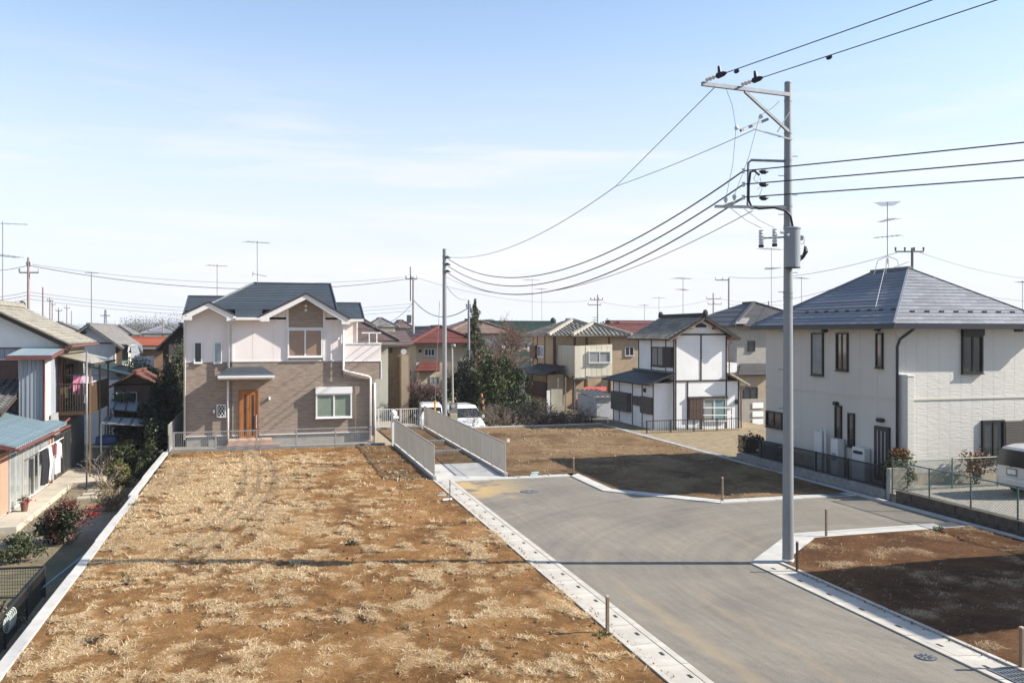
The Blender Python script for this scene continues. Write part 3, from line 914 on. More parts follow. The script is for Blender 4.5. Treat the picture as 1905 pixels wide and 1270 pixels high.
# upper-storey corner trims
part(nh, 'corner_trim', M_WHITE, lambda b: b.box(XU - 0.07, XU + 0.02, 44.16, 44.25, ZD, ZE))
part(nh, 'corner_trim', M_WHITE, lambda b: b.box(XB - 0.02, XB + 0.07, 44.165, 44.36, ZD, ZE))
part(nh, 'corner_trim', M_WHITE, lambda b: b.box(upx(('S', 45.6), 663), upx(('S', 45.6), 665.5), 45.55, 45.7, ZD, ZE))
# siding panel joints on the pale upper wall
M_JOINT = mat('siding_joint', (0.60, 0.52, 0.485), 0.8, 0.03)
for px in (470, 508, 619):
    u = upx(PM, px); part(nh, 'siding_joint', M_JOINT, lambda b: pbox(b, PM, u, u + 0.012, -0.01, 0.003, ZD + 0.03, ZE - 0.1))
# feature strip in the right gable
f0, f1, fm_ = upx(PM, 537), upx(PM, 601), upx(PM, 569)
zb, zs_, za = at(569, 609, Y=44.2).z, at(569, 576, Y=44.2).z, at(569, 555, Y=44.2).z
part(nh, 'gable_panel', M_BRICK, lambda b: b.slab([(f0, 44.17, zb), (f1, 44.17, zb), (f1, 44.17, zs_), (fm_, 44.17, za), (f0, 44.17, zs_)], 0.06, (0, 1, 0)))
for u in (f0 - 0.11, f1):
    part(nh, 'gable_trim', M_WHITE, lambda b: b.box(u, u + 0.11, 44.15, 44.23, ZD, zs_ + 0.02))
part(nh, 'gable_trim', M_WHITE, lambda b: b.box(f0, f1, 44.15, 44.22, zb - 0.06, zb))
for py in (569, 577):
    c = at(569, py, Y=44.14)
    part(nh, 'diamond_ornament', M_WHITE, lambda b: b.slab([c + Vector((0, 0, -.085)), c + Vector((.085, 0, 0)), c + Vector((0, 0, .085)), c + Vector((-.085, 0, 0))], 0.05, (0, 1, 0)))
# windows
window(nh, PM, rpx(PM, 535, 612, 600, 664), 2, M_WHITEF, M_GLASST, 0.07, 0.09)
part(nh, 'sill_board', mat('brown_sill', (0.20, 0.15, 0.12), 0.7), lambda b: pbox(b, PM, *rpx(PM, 536, 665, 600, 668)[:2], 0, 0.06, *rpx(PM, 536, 665, 600, 667.5)[2:]))
r = rpx(PM, 587, 719, 654, 776)
part(nh, 'window_box', M_WHITEF, lambda b: pbox(b, PM, r[0] + 0.01, r[1] - 0.01, 0, 0.14, r[2] + 0.01, r[3] - 0.01))
window(nh, ('S', 44.06), r, 2, M_WHITEF, M_GLASSG, 0.07, 0.10, shutter=0.32)
window(nh, PLB, rpx(PLB, 361, 636, 376, 675), 1, M_WHITEF, M_GLASS, 0.045, 0.07)
window(nh, PLB, rpx(PLB, 398, 636, 413, 675), 1, M_WHITEF, mat('blue_blind', (0.16, 0.24, 0.28), 0.3, 0.1), 0.045, 0.07, bars=9)
# front door with two glazed slits and a bar handle
r = rpx(PM, 445, 725, 481, 819)
dr = part(nh, 'door', M_DOOR, lambda b: pbox(b, PM, r[0] + 0.05, r[1] - 0.05, 0.0, 0.05, r[2], r[3] - 0.05))
part(dr, 'door_frame', mat('door_frame', (0.27, 0.10, 0.03), 0.5, 0.15), lambda b: (pbox(b, PM, r[0], r[0] + 0.05, 0, 0.075, r[2], r[3]), pbox(b, PM, r[1] - 0.05, r[1], 0, 0.075, r[2], r[3]), pbox(b, PM, r[0] + 0.05, r[1] - 0.05, 0, 0.075, r[3] - 0.05, r[3])))
for px in (454.5, 468.5):
    q = rpx(PM, px, 734, px + 4, 810)
    part(dr, 'glass_slit', M_GLASS, lambda b: pbox(b, PM, q[0], q[1], 0.045, 0.058, q[2], q[3]))
for px in (459.5, 464.5, 474.5):
    q = rpx(PM, px, 728, px + 0.5, 817)
    part(dr, 'groove', mat('door_groove', (0.14, 0.05, 0.015), 0.7), lambda b: pbox(b, PM, q[0], q[1], 0.045, 0.053, q[2], q[3]))
q = rpx(PM, 476, 771, 478, 796)
part(dr, 'handle', M_ALU, lambda b: pbox(b, PM, q[0], q[1], 0.05, 0.11, q[2], q[3]))
# porch canopy
YC = 43.25
cx0, cx1 = at(405, 699, Y=YC).x, at(511, 699, Y=YC).x
zc1, zc0 = at(458, 682, Y=44.2).z, at(458, 698, Y=YC).z
part(nh, 'canopy_fascia', M_WHITE, lambda b: b.box(cx0 + 0.03, cx1 - 0.03, YC + 0.04, 44.18, zc0 - 0.19, zc0 - 0.02))
cn = part(nh, 'canopy_gutter', M_WHITE, lambda b: b.box(cx0, cx1, YC - 0.07, YC + 0.038, zc0 - 0.11, zc0 - 0.005))
tl, tr = upx(PM, 428), upx(PM, 487)
roof_plane(nh, (cx0, YC - 0.03, zc0), (cx1, YC - 0.03, zc0), (tr, 44.19, zc1), (tl, 44.19, zc1), M_SLATE, 4, None, 0.025, 'canopy_slate')
roof_plane(nh, (cx1, YC - 0.03, zc0), (cx1, 44.19, zc0), (tr + 0.02, 44.19, zc1), (tr, 44.19, zc1), M_SLATE, 3, None, 0.02, 'canopy_slate')
roof_plane(nh, (cx0, 44.19, zc0), (cx0, YC - 0.03, zc0), (tl, 44.19, zc1), (tl - 0.02, 44.19, zc1), M_SLATE, 3, None, 0.02, 'canopy_slate')
# meter box with lattice, intercom, lamp
r = rpx(PLB, 403, 752, 420, 776)
mbx = part(nh, 'lattice_window', M_GLASS, lambda b: pbox(b, PLB, r[0], r[1], 0, 0.05, r[2], r[3]))
def lat(b):
    w_, h_ = r[1] - r[0], r[3] - r[2]
    for s_ in (-1, 1):
        for k in range(-2, 5):
            a = Vector((r[0] + w_ * (k / 3.0), 0, r[2])); c = Vector((a.x + w_ * 0.9, 0, r[3]))
            if s_ < 0: a.z, c.z = c.z, a.z
            t0, t1 = max(0, (r[0] - a.x) / (c.x - a.x)), min(1, (r[1] - a.x) / (c.x - a.x))
            if t1 - t0 < 0.05: continue
            p0, p1 = a.lerp(c, t0), a.lerp(c, t1)
            b.bar((p0.x, 44.29, p0.z), (p1.x, 44.29, p1.z), 0.02)
    pbox(b, PLB, r[0], r[0] + .04, 0, 0.08, r[2], r[3]); pbox(b, PLB, r[1] - .04, r[1], 0, 0.08, r[2], r[3])
    pbox(b, PLB, r[0] + .04, r[1] - .04, 0, 0.08, r[2], r[2] + .04); pbox(b, PLB, r[0] + .04, r[1] - .04, 0, 0.08, r[3] - .04, r[3])
part(mbx, 'lattice', M_WHITEF, lat)
for px, py in ((398, 765), (501, 741)):
    c = at(px, py, Y=44.15)
    part(nh, 'wall_lamp', M_WHITEF, lambda b: b.box(c.x - 0.045, c.x + 0.045, 44.08, 44.36, c.z - 0.07, c.z + 0.07), bevel=0.02)
part(nh, 'vent_cap', M_WHITEF, lambda b: b.ball(at(628, 629, Y=44.15), 0.09, 0.07, 0.09))
# porch slab
p0, p1 = at(424, 820, Y=43.3), at(506, 820, Y=43.3)
part(nh, 'porch_step', M_TILEP, lambda b: b.box(p0.x, p1.x, 43.25, 44.18, 0.0, 0.36), bevel=0.01)
part(nh, 'porch_step', mat('porch_riser', (0.33, 0.21, 0.17), 0.8), lambda b: b.box(p0.x - 0.05, p1.x + 0.35, 42.9, 43.245, 0.0, 0.19), bevel=0.01)
# ---- roofs
ER, RY, RZ, SL = 43.66, 47.7, 7.93, 0.45
zeave = 6.14
rl = at(472, 527, Y=RY).x; rr = at(614, 529, Y=RY).x
YW = 44.45
zw = zeave + (RZ - zeave) * (YW - ER) / (RY - ER)
kx = (YW - ER) / (RY - ER)
roof_plane(nh, (rl - 3.0 * (1 - kx), YW, zw), (rr + 0.12 * (1 - kx), YW, zw), (rr, RY, RZ), (rl, RY, RZ), M_SLATE, 16, None, 0.026, 'slate')
g0, g1 = at(437, 588, Y=43.55).x, at(488, 588, Y=43.55).x
roof_plane(nh, (g0, ER, zeave), (g1, ER, zeave), (g1, YW + 0.02, zw), (g0, YW + 0.02, zw), M_SLATE, 4, None, 0.026, 'slate')
roof_plane(nh, (rr, RY + 4, zeave), (rl - 3.0, RY + 4, zeave), (rl, RY, RZ), (rr, RY, RZ), M_SLATE, 6, None, 0.02, 'slate')
roof_plane(nh, (rl - 3.0, RY + 4, zeave), (rl - 3.0, ER, zeave), (rl, RY, RZ), (rl - 0.01, RY, RZ), M_SLATE, 6, None, 0.02, 'slate')
part(nh, 'gable_end', M_PINK, lambda b: b.slab([(rr - 0.35, ER + 0.6, zeave), (rr - 0.35, RY + 3.5, zeave), (rr - 0.35, RY, RZ - 0.2)], 0.1, (-1, 0, 0)))
part(nh, 'ridge_cap', M_SLATE, lambda b: b.bar((rl, RY, RZ + 0.03), (rr, RY, RZ + 0.03), 0.16, 0.06))
part(nh, 'hip_cap', mat('hip_metal', (0.16, 0.18, 0.19), 0.5), lambda b: b.bar((rl - 3.0, ER, zeave + 0.03), (rl, RY, RZ + 0.03), 0.09, 0.05))
part(nh, 'verge_trim', M_SLATE, lambda b: b.bar((rr + 0.14, ER, zeave), (rr + 0.02, RY, RZ), 0.06, 0.14))
# left wing
lw0 = at(340, 582, Y=43.8).x; lry, lrz = 46.15, 6.10 + 0.45 * 2.35
roof_plane(nh, (lw0 + 0.03, 44.6, 6.06 + 0.36), (0.6, 44.6, 6.06 + 0.36), (0.6, lry, lrz), (lw0 + 0.1, lry, lrz), M_SLATE, 8, None, 0.024, 'slate')
roof_plane(nh, (0.6, 48.5, 6.06), (lw0, 48.5, 6.06), (lw0 + 0.1, lry, lrz), (0.6, lry, lrz), M_SLATE, 4, None, 0.02, 'slate')
part(nh, 'ridge_cap', M_SLATE, lambda b: b.bar((lw0 + 0.1, lry, lrz + 0.03), (0.4, lry, lrz + 0.03), 0.14, 0.05))
part(nh, 'verge_trim', M_SLATE, lambda b: b.bar((lw0 - 0.02, 43.8, 6.05), (lw0 + 0.08, lry, lrz), 0.05, 0.12))
# right wing
rw1 = at(677, 590, Y=43.8).x; rry, rrz = 45.5, 6.10 + 0.45 * 1.7
roof_plane(nh, (XU + 0.05, 43.8, 6.08), (rw1, 43.8, 6.08), (rw1 - 0.02, rry, rrz), (2.6, rry, rrz), M_SLATE, 9, None, 0.024, 'slate')
roof_plane(nh, (rw1, 47.2, 6.08), (2.0, 47.2, 6.08), (2.0, rry, rrz), (rw1 - 0.02, rry, rrz), M_SLATE, 3, None, 0.02, 'slate')
part(nh, 'ridge_cap', M_SLATE, lambda b: b.bar((2.5, rry, rrz + 0.03), (rw1, rry, rrz + 0.03), 0.14, 0.05))
part(nh, 'verge_trim', M_SLATE, lambda b: b.bar((rw1 + 0.01, 43.8, 6.07), (rw1, rry, rrz), 0.05, 0.12))
part(nh, 'soffit', M_WHITE, lambda b: b.box(XU + 0.03, rw1 - 0.03, 43.85, 45.55, 5.98, 6.03))
part(nh, 'fascia', M_WHITE, lambda b: b.box(rw1 - 1.3, rw1 - 0.01, 43.78, 43.84, 5.92, 6.05))
# front gables with deep white bargeboards
def front_gable(apx, lpx, rpx_, yf, yb):
    A = at(apx[0], apx[1], Y=yf); Lp = at(lpx[0], lpx[1], Y=yf); Rp = at(rpx_[0], rpx_[1], Y=yf)
    bk = Vector((0, yb - yf, 0))
    roof_plane(nh, Lp + bk, Lp, A, A + bk, M_SLATE, 5, None, 0.02, 'slate', slab=0.05)
    roof_plane(nh, Rp, Rp + bk, A + bk, A, M_SLATE, 5, None, 0.02, 'slate', slab=0.05)
    dz = Vector((0, 0, -0.05)); h = 0.25
    for P in (Lp, Rp):
        s_ = 1 if P is Rp else -1
        e_ = Vector((0, 0.03, 0))
        part(nh, 'bargeboard', M_WHITE, lambda b: b.slab([A + dz + e_, P + dz + e_, P + dz + e_ - Vector((0, 0, h * 0.9)), P + dz + e_ - Vector((0.42 * s_, 0, h * 0.9)), P + dz + e_ - Vector((0.42 * s_, 0, h * 0.9 - 0.18)), A + dz + e_ - Vector((0, 0, h * 0.98))], 0.06, (0, 1, 0)))
        part(nh, 'soffit', M_WHITE, lambda b: b.slab([A + dz * 1.2 + e_ * 3 - Vector((0, 0, 0.02)), P + dz * 1.2 + e_ * 3 - Vector((0, 0, 0.02)), P + dz * 1.2 + Vector((0, 0.75, -0.02)), A + dz * 1.2 + Vector((0, 0.75, -0.02))], 0.03))
        part(nh, 'roof_edge', mat('dark_edge', (0.05, 0.04, 0.04), 0.6), lambda b: b.bar(A + Vector((0, -0.01, -0.01)), P + Vector((0, -0.01, -0.01)), 0.03, 0.07))
front_gable((388, 561), (339, 584), (439, 586), 43.62, 45.6)
front_gable((569.5, 545), (484, 587), (652, 592.5), 43.5, 46.6)
g0, g1 = at(438, 588, Y=43.55).x, at(487, 588, Y=43.55).x
part(nh, 'eave_gutter', M_WHITE, lambda b: b.box(g0, g1, 43.52, 43.64, 5.98, 6.11))
part(nh, 'soffit', M_WHITE, lambda b: b.box(g0, g1, 43.66, 44.2, 6.02, 6.06))
# downpipes
pipe(nh, [at(343, 586, Y=43.7), at(343.5, 592, Y=43.9), at(343.5, 598, Y=44.28), at(343.5, 818, Y=44.28)], 0.045, M_WHITEF)
pipe(nh, [at(436, 592, Y=43.6), at(428, 598, Y=44.0), at(425, 602, Y=44.12), at(425, 690, Y=44.12)], 0.05, M_WHITEF)
pipe(nh, [at(424, 708, Y=44.1), at(424, 818, Y=44.1)], 0.05, M_WHITEF)
pipe(nh, [at(648, 593, Y=43.7), at(640, 598, Y=44.0), at(639, 606, Y=43.98), at(638.5, 688, Y=43.98), at(642, 690, Y=43.95), at(686, 700, Y=43.95), at(689, 703, Y=43.95), at(689, 818, Y=43.95)], 0.05, M_WHITEF)
pipe(nh, [at(697, 712, Y=44.0), at(697.5, 812, Y=44.0)], 0.055, M_WHITEF, 'post')
# balcony
bx0, bx1 = upx(PRR, 639), upx(PRR, 709)
zt_, zm_, zl_ = at(675, 640, Y=44.05).z, at(675, 671, Y=44.05).z, at(675, 705, Y=44.05).z
bal = part(nh, 'balcony', M_PINK, lambda b: b.box(bx0, bx1, 44.05, 44.17, zm_, zt_).box(bx1 - 0.12, bx1, 44.17, 45.6, zm_, zt_))
part(bal, 'balcony_skirt', M_BRICK, lambda b: b.box(bx0, bx1, 44.05, 45.6, zl_, zm_ - 0.03))
part(bal, 'balcony_rail', M_WHITEF, lambda b: b.box(bx0 - 0.02, bx1 + 0.03, 44.02, 44.2, zt_, zt_ + 0.05).box(bx1 - 0.14, bx1 + 0.03, 44.2, 45.6, zt_, zt_ + 0.05))
part(bal, 'balcony_trim', M_WHITEF, lambda b: b.box(bx0, bx1 + 0.02, 44.02, 44.2, zm_ - 0.03, zm_).box(bx1 - 0.02, bx1 + 0.03, 44.03, 44.12, zl_, zm_ - 0.03))
for px in (687, 701):
    a = at(px, 640, Y=44.6)
    part(bal, 'drying_post', M_WHITEF, lambda b: b.bar((a.x, 44.6, zt_), (a.x, 44.6, at(px, 620, Y=44.6).z), 0.05))
part(bal, 'drying_bar', M_WHITEF, lambda b: b.bar(at(673, 619, Y=44.6), at(709, 619, Y=44.6), 0.06))
M_MAST = mat('aerial_grey', (0.22, 0.22, 0.23), 0.5, 0.1, metal=0.4)
yagi(nh, at(479, 528, Y=47.6), at(478.5, 449, Y=47.6), M_MAST, 1.3, 1, 0.4)
part(nh, 'antenna_dipole', M_MAST, lambda b: b.tube([at(469, 509, Y=47.6), at(496, 514, Y=47.6)], 0.014, 4).tube([at(471, 505, Y=47.6), at(470, 514, Y=47.6)], 0.014, 4))

# ---- front fence on a course of blocks, light post
fx0, fx1 = at(318, 835, Y=42.4).x, at(731, 828, Y=42.4).x
block_wall('block_footing', 'grey concrete block footing under the low fence before the new house', (fx0, 42.42), (fx1, 42.42), 0.13, -0.1, 1, 0.4, 0.24, M_BLOCK)
M_FENCEG = mat('grey_fence', (0.36, 0.35, 0.335), 0.5, 0.08, 3, metal=0.3)
ff = thing('front_fence', (fx0, 42.42, 0.14), 'low grey bar fence running along the front of the new house', 'fence')
n = 5
fe = at(695, 820, Y=42.42).x
for k in range(n):
    a, c = fx0 + 0.12 + (fe - fx0 - 0.12) * k / n, fx0 + 0.12 + (fe - fx0 - 0.12) * (k + 1) / n
    louvre_fence_panel(ff, (a, 42.42), (c, 42.42), 0.15, 0.92, M_FENCEG, 0.085, 0.014)
part(ff, 'post', M_FENCEG, lambda b: b.box(fe, fe + 0.05, 42.39, 42.45, 0.12, 0.925))
fs = thing('side_fence', (-4.0, 42.5, 0.1), 'grey panel fence receding along the left side of the new house', 'fence')
for k in range(4):
    louvre_fence_panel(fs, (-3.99, 42.5 + 2 * k), (-3.99, 44.48 + 2 * k), 0.1, 1.25, mat('panel_fence', (0.34, 0.325, 0.295), 0.6, 0.06, 2, metal=0.1), 0.042, 0.013)
lp = thing('light_post', (6.08, 42.15, 0.1), 'white gate post with a round globe lamp between the fences', 'lamp post')
part(lp, 'pole', M_WHITEF, lambda b: b.box(5.98, 6.15, 42.08, 42.22, 0.0, at(735, 776, Y=42.1).z), bevel=0.01)
part(lp, 'globe', mat('opal_globe', (0.8, 0.8, 0.78), 0.3, 0.02), lambda b: b.ball((6.065, 42.15, at(735, 769, Y=42.1).z), 0.17, n=16, m=10), smooth=True)
part(lp, 'intercom', M_WHITEF, lambda b: b.box(6.02, 6.30, 42.0, 42.08, 1.30, 1.42), bevel=0.01)
# block wall and fence between the house plot and the access strip run
M_PANEL = mat('panel_fence', (0.34, 0.325, 0.295), 0.6)
def passage(name, label, flabel, X, y0, y1, n, zb):
    wall_ = block_wall(name, label, (X, y0), (X, y1), 0.13, -0.1, 1, 0.4, zb + 0.1, mat('kerb_block_pale', (0.42, 0.41, 0.385), 0.9, 0.12, 4, 0.4, 60, rnd=0.06))
    f = thing('panel_fence', (X, y0, zb), flabel, 'fence')
    for k in range(n):
        a, c = y0 + 0.1 + (y1 - y0 - 0.2) * k / n, y0 + 0.1 + (y1 - y0 - 0.2) * (k + 1) / n
        louvre_fence_panel(f, (X, a + 0.025), (X, c - 0.02), zb + 0.02, zb + 1.12, M_PANEL, 0.04, 0.012)
    part(f, 'post', M_PANEL, lambda b: b.box(X - 0.03, X + 0.03, y1 - 0.1, y1 - 0.05, zb - 0.03, zb + 1.13))
passage('block_kerb', 'pale block kerb under the panel fence nearest the new house', 'beige panel fence on the left of the passage', 6.1, 31.9, 42.0, 5, 0.16)
passage('block_kerb', 'pale block kerb under the long panel fence right of the passage', 'long beige panel fence on the right of the passage', 8.8, 31.9, 49.2, 9, 0.16)
ef = thing('end_fence', (6.2, 49.3, 0.1), 'white bar fence closing the far end of the passage', 'fence')
for k in range(3):
    louvre_fence_panel(ef, (5.0 + 1.25 * k, 49.3), (6.23 + 1.25 * k, 49.3), 0.12, 1.15, mat('white_rail', (0.66, 0.66, 0.64), 0.4, 0.04), 0.11, 0.022)

# ================================================================ house at the right edge: pale ribbed siding, hipped slate roof
def relief_mat(name, col, stretch, strength, sc=1.0):
    m, N, L, b = nodes_of(name)
    g = N.new('ShaderNodeNewGeometry').outputs['Position']
    mp_ = N.new('ShaderNodeMapping'); mp_.inputs['Scale'].default_value = stretch; L.new(g, mp_.inputs['Vector'])
    n1 = nz_node(N, L, mp_.outputs['Vector'], sc, 3, 0.5, 0.4)
    n2 = nz_node(N, L, g, 0.5, 5, 0.6)
    c = ramp_node(N, L, n2, (0.3, tuple(x * 0.9 for x in col)), (0.7, col))
    L.new(c, b.inputs['Base Color']); b.inputs['Roughness'].default_value = 0.85; b.inputs['Specular IOR Level'].default_value = 0.2
    L.new(bump_node(N, L, n1, strength, 0.06), b.inputs['Normal'])
    return m
M_RSID = relief_mat('pale_relief_siding', (0.60, 0.585, 0.54), (4, 4, 22), 0.26)
M_RSIDW = relief_mat('pale_flat_siding', (0.575, 0.545, 0.485), (3, 3, 3), 0.1)
M_SLATE2 = mat('blue_grey_slate', (0.18, 0.19, 0.21), 0.6, 0.12, 5, 0.2, 50, rnd=0.16)
GX, GY, GX1, GY1, GZ = 20.5, 25.1, 26.35, 33.1, 0.22
rh = thing('slate_roof_house', (GX, GY, GZ), 'pale ribbed two storey house with hipped slate roof at the right edge', 'house')
RW, RS = ('W', GX), ('S', GY)
zeR = 5.68
zb_ = at(1550, 731, X=GX).z
part(rh, 'wall_core', M_RSIDW, lambda b: b.box(GX + 0.03, GX1, GY + 0.03, GY1, GZ, zeR))
part(rh, 'foundation', mat('cream_foundation', (0.42, 0.38, 0.30), 0.9, 0.12, 3), lambda b: b.box(GX + 0.012, GX1, GY + 0.012, GY1, GZ - 0.2, GZ + 0.42))
pw = 0.455
for z0, z1 in ((GZ + 0.42, zb_ - 0.03), (zb_ + 0.03, zeR - 0.05)):
    k = 0
    while GX + 0.35 + pw * k < GX1:
        x0 = GX + (0.0 if k == 0 else 0.35 + pw * (k - 1)); x1 = GX + 0.35 + pw * k
        part(rh, 'siding_panel', M_RSID, lambda b: b.box(x0 + 0.003, min(x1, GX1) - 0.003, GY, GY + 0.035, z0, z1))
        k += 1
    for k in range(int((GY1 - GY) / 0.91) + 1):
        y0, y1 = GY + 0.04 + 0.91 * k, min(GY1, GY + 0.04 + 0.91 * (k + 1))
        if y1 - y0 > 0.1:
            part(rh, 'siding_panel', M_RSIDW, lambda b: b.box(GX, GX + 0.035, y0 + 0.003, y1 - 0.003, z0, z1))
M_BELT = mat('belt_trim', (0.56, 0.53, 0.47), 0.7, 0.05)
part(rh, 'belt_trim', M_BELT, lambda b: b.box(GX - 0.03, GX1, GY - 0.03, GY + 0.03, zb_ - 0.028, zb_ + 0.028).box(GX - 0.03, GX + 0.03, GY + 0.03, GY1, zb_ - 0.028, zb_ + 0.028))
# pale wing wall at the corner
wz = at(1678, 699, Y=24.9).z
part(rh, 'wing_wall', M_RSID, lambda b: b.box(GX + 0.1, GX + 0.34, GY - 0.42, GY - 0.005, GZ - 0.1, wz))
part(rh, 'wing_cap', M_WHITE, lambda b: b.box(GX + 0.08, GX + 0.36, GY - 0.44, GY - 0.002, wz, wz + 0.05))
# windows, doors, hoods
for r_ in ((1511, 619, 1533, 698), (1557, 619, 1579, 689), (1631, 619, 1644, 684)):
    window(rh, RW, rpx(RW, *r_), 1 if r_[0] != 1557 else 2, M_BLACKF, mat('blind_glass', (0.20, 0.24, 0.25), 0.15, 0.15) if r_[0] == 1511 else M_GLASS, 0.06, 0.07)
for r_ in ((1555, 754, 1567, 816), (1579, 768, 1591, 830)):
    window(rh, RW, rpx(RW, *r_), 1, M_BLACKF, M_GLASS, 0.06, 0.07)
window(rh, RW, rpx(RW, 1427, 765, 1457, 795), 2, M_BLACKF, M_GLASS, 0.07, 0.08)
r = rpx(RW, 1629, 793, 1657, 866)
d_ = part(rh, 'back_door', mat('dark_door', (0.03, 0.03, 0.035), 0.45, 0.1), lambda b: pbox(b, RW, r[0], r[1], 0, 0.07, GZ + 0.1, r[3]))
for k in range(3):
    u = r[0] + (r[1] - r[0]) * (0.25 + 0.25 * k)
    part(d_, 'door_rib', M_ALU, lambda b: pbox(b, RW, u - 0.012, u + 0.012, 0.07, 0.085, GZ + 0.3, r[3] - 0.15))
for c_, w_ in (((1641, 781), 0.16), ((1537, 615), 0.12), ((1636, 612), 0.12), ((1558, 750), 0.12)):
    p = at(*c_, X=GX)
    part(rh, 'vent_hood', M_BLACKF, lambda b: b.box(GX - 0.16, GX, p.y - w_, p.y + w_, p.z - 0.07, p.z + 0.07), bevel=0.05)
window(rh, RS, rpx(RS, 1788, 610, 1826, 694), 2, M_BLACKF, M_GLASS, 0.06, 0.09, shutter=0.26)
r = rpx(RS, 1825, 781, 1866, 850)
window(rh, RS, r, 2, M_BLACKF, M_GLASS, 0.06, 0.09)
r2 = rpx(RS, 1866, 782, 1903, 849)
sh = part(rh, 'shutter', mat('bronze_shutter', (0.13, 0.115, 0.10), 0.5, 0.1), lambda b: pbox(b, RS, r2[0], r2[1], 0, 0.08, r2[2], r2[3]))
for k in range(16):
    z = r2[2] + (r2[3] - r2[2]) * (k + 0.5) / 16
    part(sh, 'shutter_slat', MATS['bronze_shutter'], lambda b: pbox(b, RS, r2[0] + 0.03, r2[1] - 0.03, 0.07, 0.105, z - 0.02, z + 0.024))
part(rh, 'shutter_frame', M_BLACKF, lambda b: pbox(b, RS, r2[1], r2[1] + 0.07, 0, 0.12, r2[2] - 0.02, r2[3] + 0.02))
part(rh, 'eave_vent', M_BLACKF, lambda b: pbox(b, RS, *rpx(RS, 1886, 611, 1903, 617)[:2], 0, 0.03, *rpx(RS, 1886, 611, 1903, 617)[2:]))
# roof
OV = 0.5
ex0, ex1, ey0, ey1 = GX - OV, GX1 + OV, GY - OV, GY1 + 0.28
rxm = (ex0 + ex1) / 2; hw = (ex1 - ex0) / 2; rzR = zeR + 2.12
ry0, ry1 = ey0 + hw, ey1 - hw
roof_plane(rh, (ex0, ey0, zeR), (ex1, ey0, zeR), (rxm, ry0, rzR), (rxm, ry0, rzR), M_SLATE2, 17, 0.91, 0.022, 'slate', seed=1)
roof_plane(rh, (ex0, ey1, zeR), (ex0, ey0, zeR), (rxm, ry0, rzR), (rxm, ry1, rzR), M_SLATE2, 17, None, 0.024, 'slate', seed=2)
roof_plane(rh, (ex1, ey0, zeR), (ex1, ey1, zeR), (rxm, ry1, rzR), (rxm, ry0, rzR), M_SLATE2, 6, None, 0.022, 'slate', seed=3)
roof_plane(rh, (ex1, ey1, zeR), (ex0, ey1, zeR), (rxm, ry1, rzR), (rxm, ry1, rzR), M_SLATE2, 6, None, 0.022, 'slate', seed=4)
part(rh, 'ridge_cap', M_SLATE2, lambda b: b.bar((rxm, ry0 - 0.12, rzR + 0.03), (rxm, ry1 + 0.12, rzR + 0.03), 0.22, 0.09))
for a in ((ex0, ey0), (ex1, ey0)):
    part(rh, 'hip_cap', M_SLATE2, lambda b: b.bar((a[0], a[1], zeR + 0.03), (rxm, ry0, rzR + 0.03), 0.07, 0.03))
part(rh, 'hip_cap', M_SLATE2, lambda b: b.bar((ex0, ey1, zeR + 0.03), (rxm, ry1, rzR + 0.03), 0.09, 0.05))
part(rh, 'soffit', mat('soffit_cream', (0.40, 0.37, 0.32), 0.8), lambda b: b.box(ex0 + 0.03, ex1 - 0.03, ey0 + 0.03, ey1 - 0.03, zeR - 0.13, zeR - 0.10))
M_GUT = mat('dark_gutter', (0.03, 0.033, 0.04), 0.4, 0.1)
part(rh, 'eave_gutter', M_GUT, lambda b: b.box(ex0 - 0.1, ex1, ey0 - 0.1, ey0 - 0.005, zeR - 0.17, zeR - 0.05))
part(rh, 'eave_gutter', M_GUT, lambda b: b.box(ex0 - 0.1, ex0 - 0.005, ey0 - 0.004, ey1, zeR - 0.17, zeR - 0.05))
part(rh, 'fascia', M_GUT, lambda b: b.box(ex0 - 0.004, ex1, ey0 - 0.004, ey0 + 0.03, zeR - 0.14, zeR - 0.01).box(ex0 - 0.004, ex0 + 0.03, ey0 + 0.03, ey1, zeR - 0.14, zeR - 0.01))
pipe(rh, [(GX + 0.25, ey0 - 0.05, zeR - 0.16), (GX + 0.05, GY - 0.12, zeR - 0.5), (GX - 0.02, GY - 0.06, zeR - 0.75), (GX - 0.02, GY - 0.06, GZ)], 0.05, M_GUT)
slope = Vector((hw, 0, 2.12)).normalized()
for k in range(9):                                   # snow guards
    y = ey0 + 1.0 + 0.62 * k
    c = Vector((ex0 + 0.75, y, zeR + 0.75 * 2.12 / hw + 0.05))
    part(rh, 'snow_guard', M_BLACKF, lambda b: b.box(c.x - 0.02, c.x + 0.06, c.y - 0.07, c.y + 0.07, c.z - 0.03, c.z + 0.03))
for k in range(9):
    x = ex0 + 1.25 + 0.6 * k
    c = Vector((x, ey0 + 0.62, zeR + 0.62 * 2.12 / hw + 0.05))
    if c.x < ex1 - 0.7: part(rh, 'snow_guard', M_BLACKF, lambda b: b.box(c.x - 0.07, c.x + 0.07, c.y - 0.02, c.y + 0.06, c.z - 0.03, c.z + 0.03))
# aerial on a four-legged roof stand with its stay wire
ab = Vector((rxm - 0.05, at(1653, 512, X=rxm).y, rzR))
yagi(rh, ab + Vector((0, 0, 0.25)), ab + Vector((0, 0, at(1653, 377, X=rxm).z - rzR)), M_MAST, 1.15, 3, 0.9)
for dx, dy in ((-.35, -.35), (.35, -.35), (-.35, .35), (.35, .35)):
    part(rh, 'antenna_stand', M_ALU, lambda b: b.tube([ab + Vector((0, 0, 0.55)), ab + Vector((dx * .7, dy * .7, 0.4)), ab + Vector((dx, dy, -0.15))], 0.015, 5))
part(rh, 'stay_wire', M_ALU, lambda b: b.tube([ab + Vector((-.3, -.2, 0.0)), Vector((ex0 + 0.9, at(1629, 580, X=ex0 + 0.9).y, zeR + 0.9 * 2.12 / hw + 0.06))], 0.012, 5))

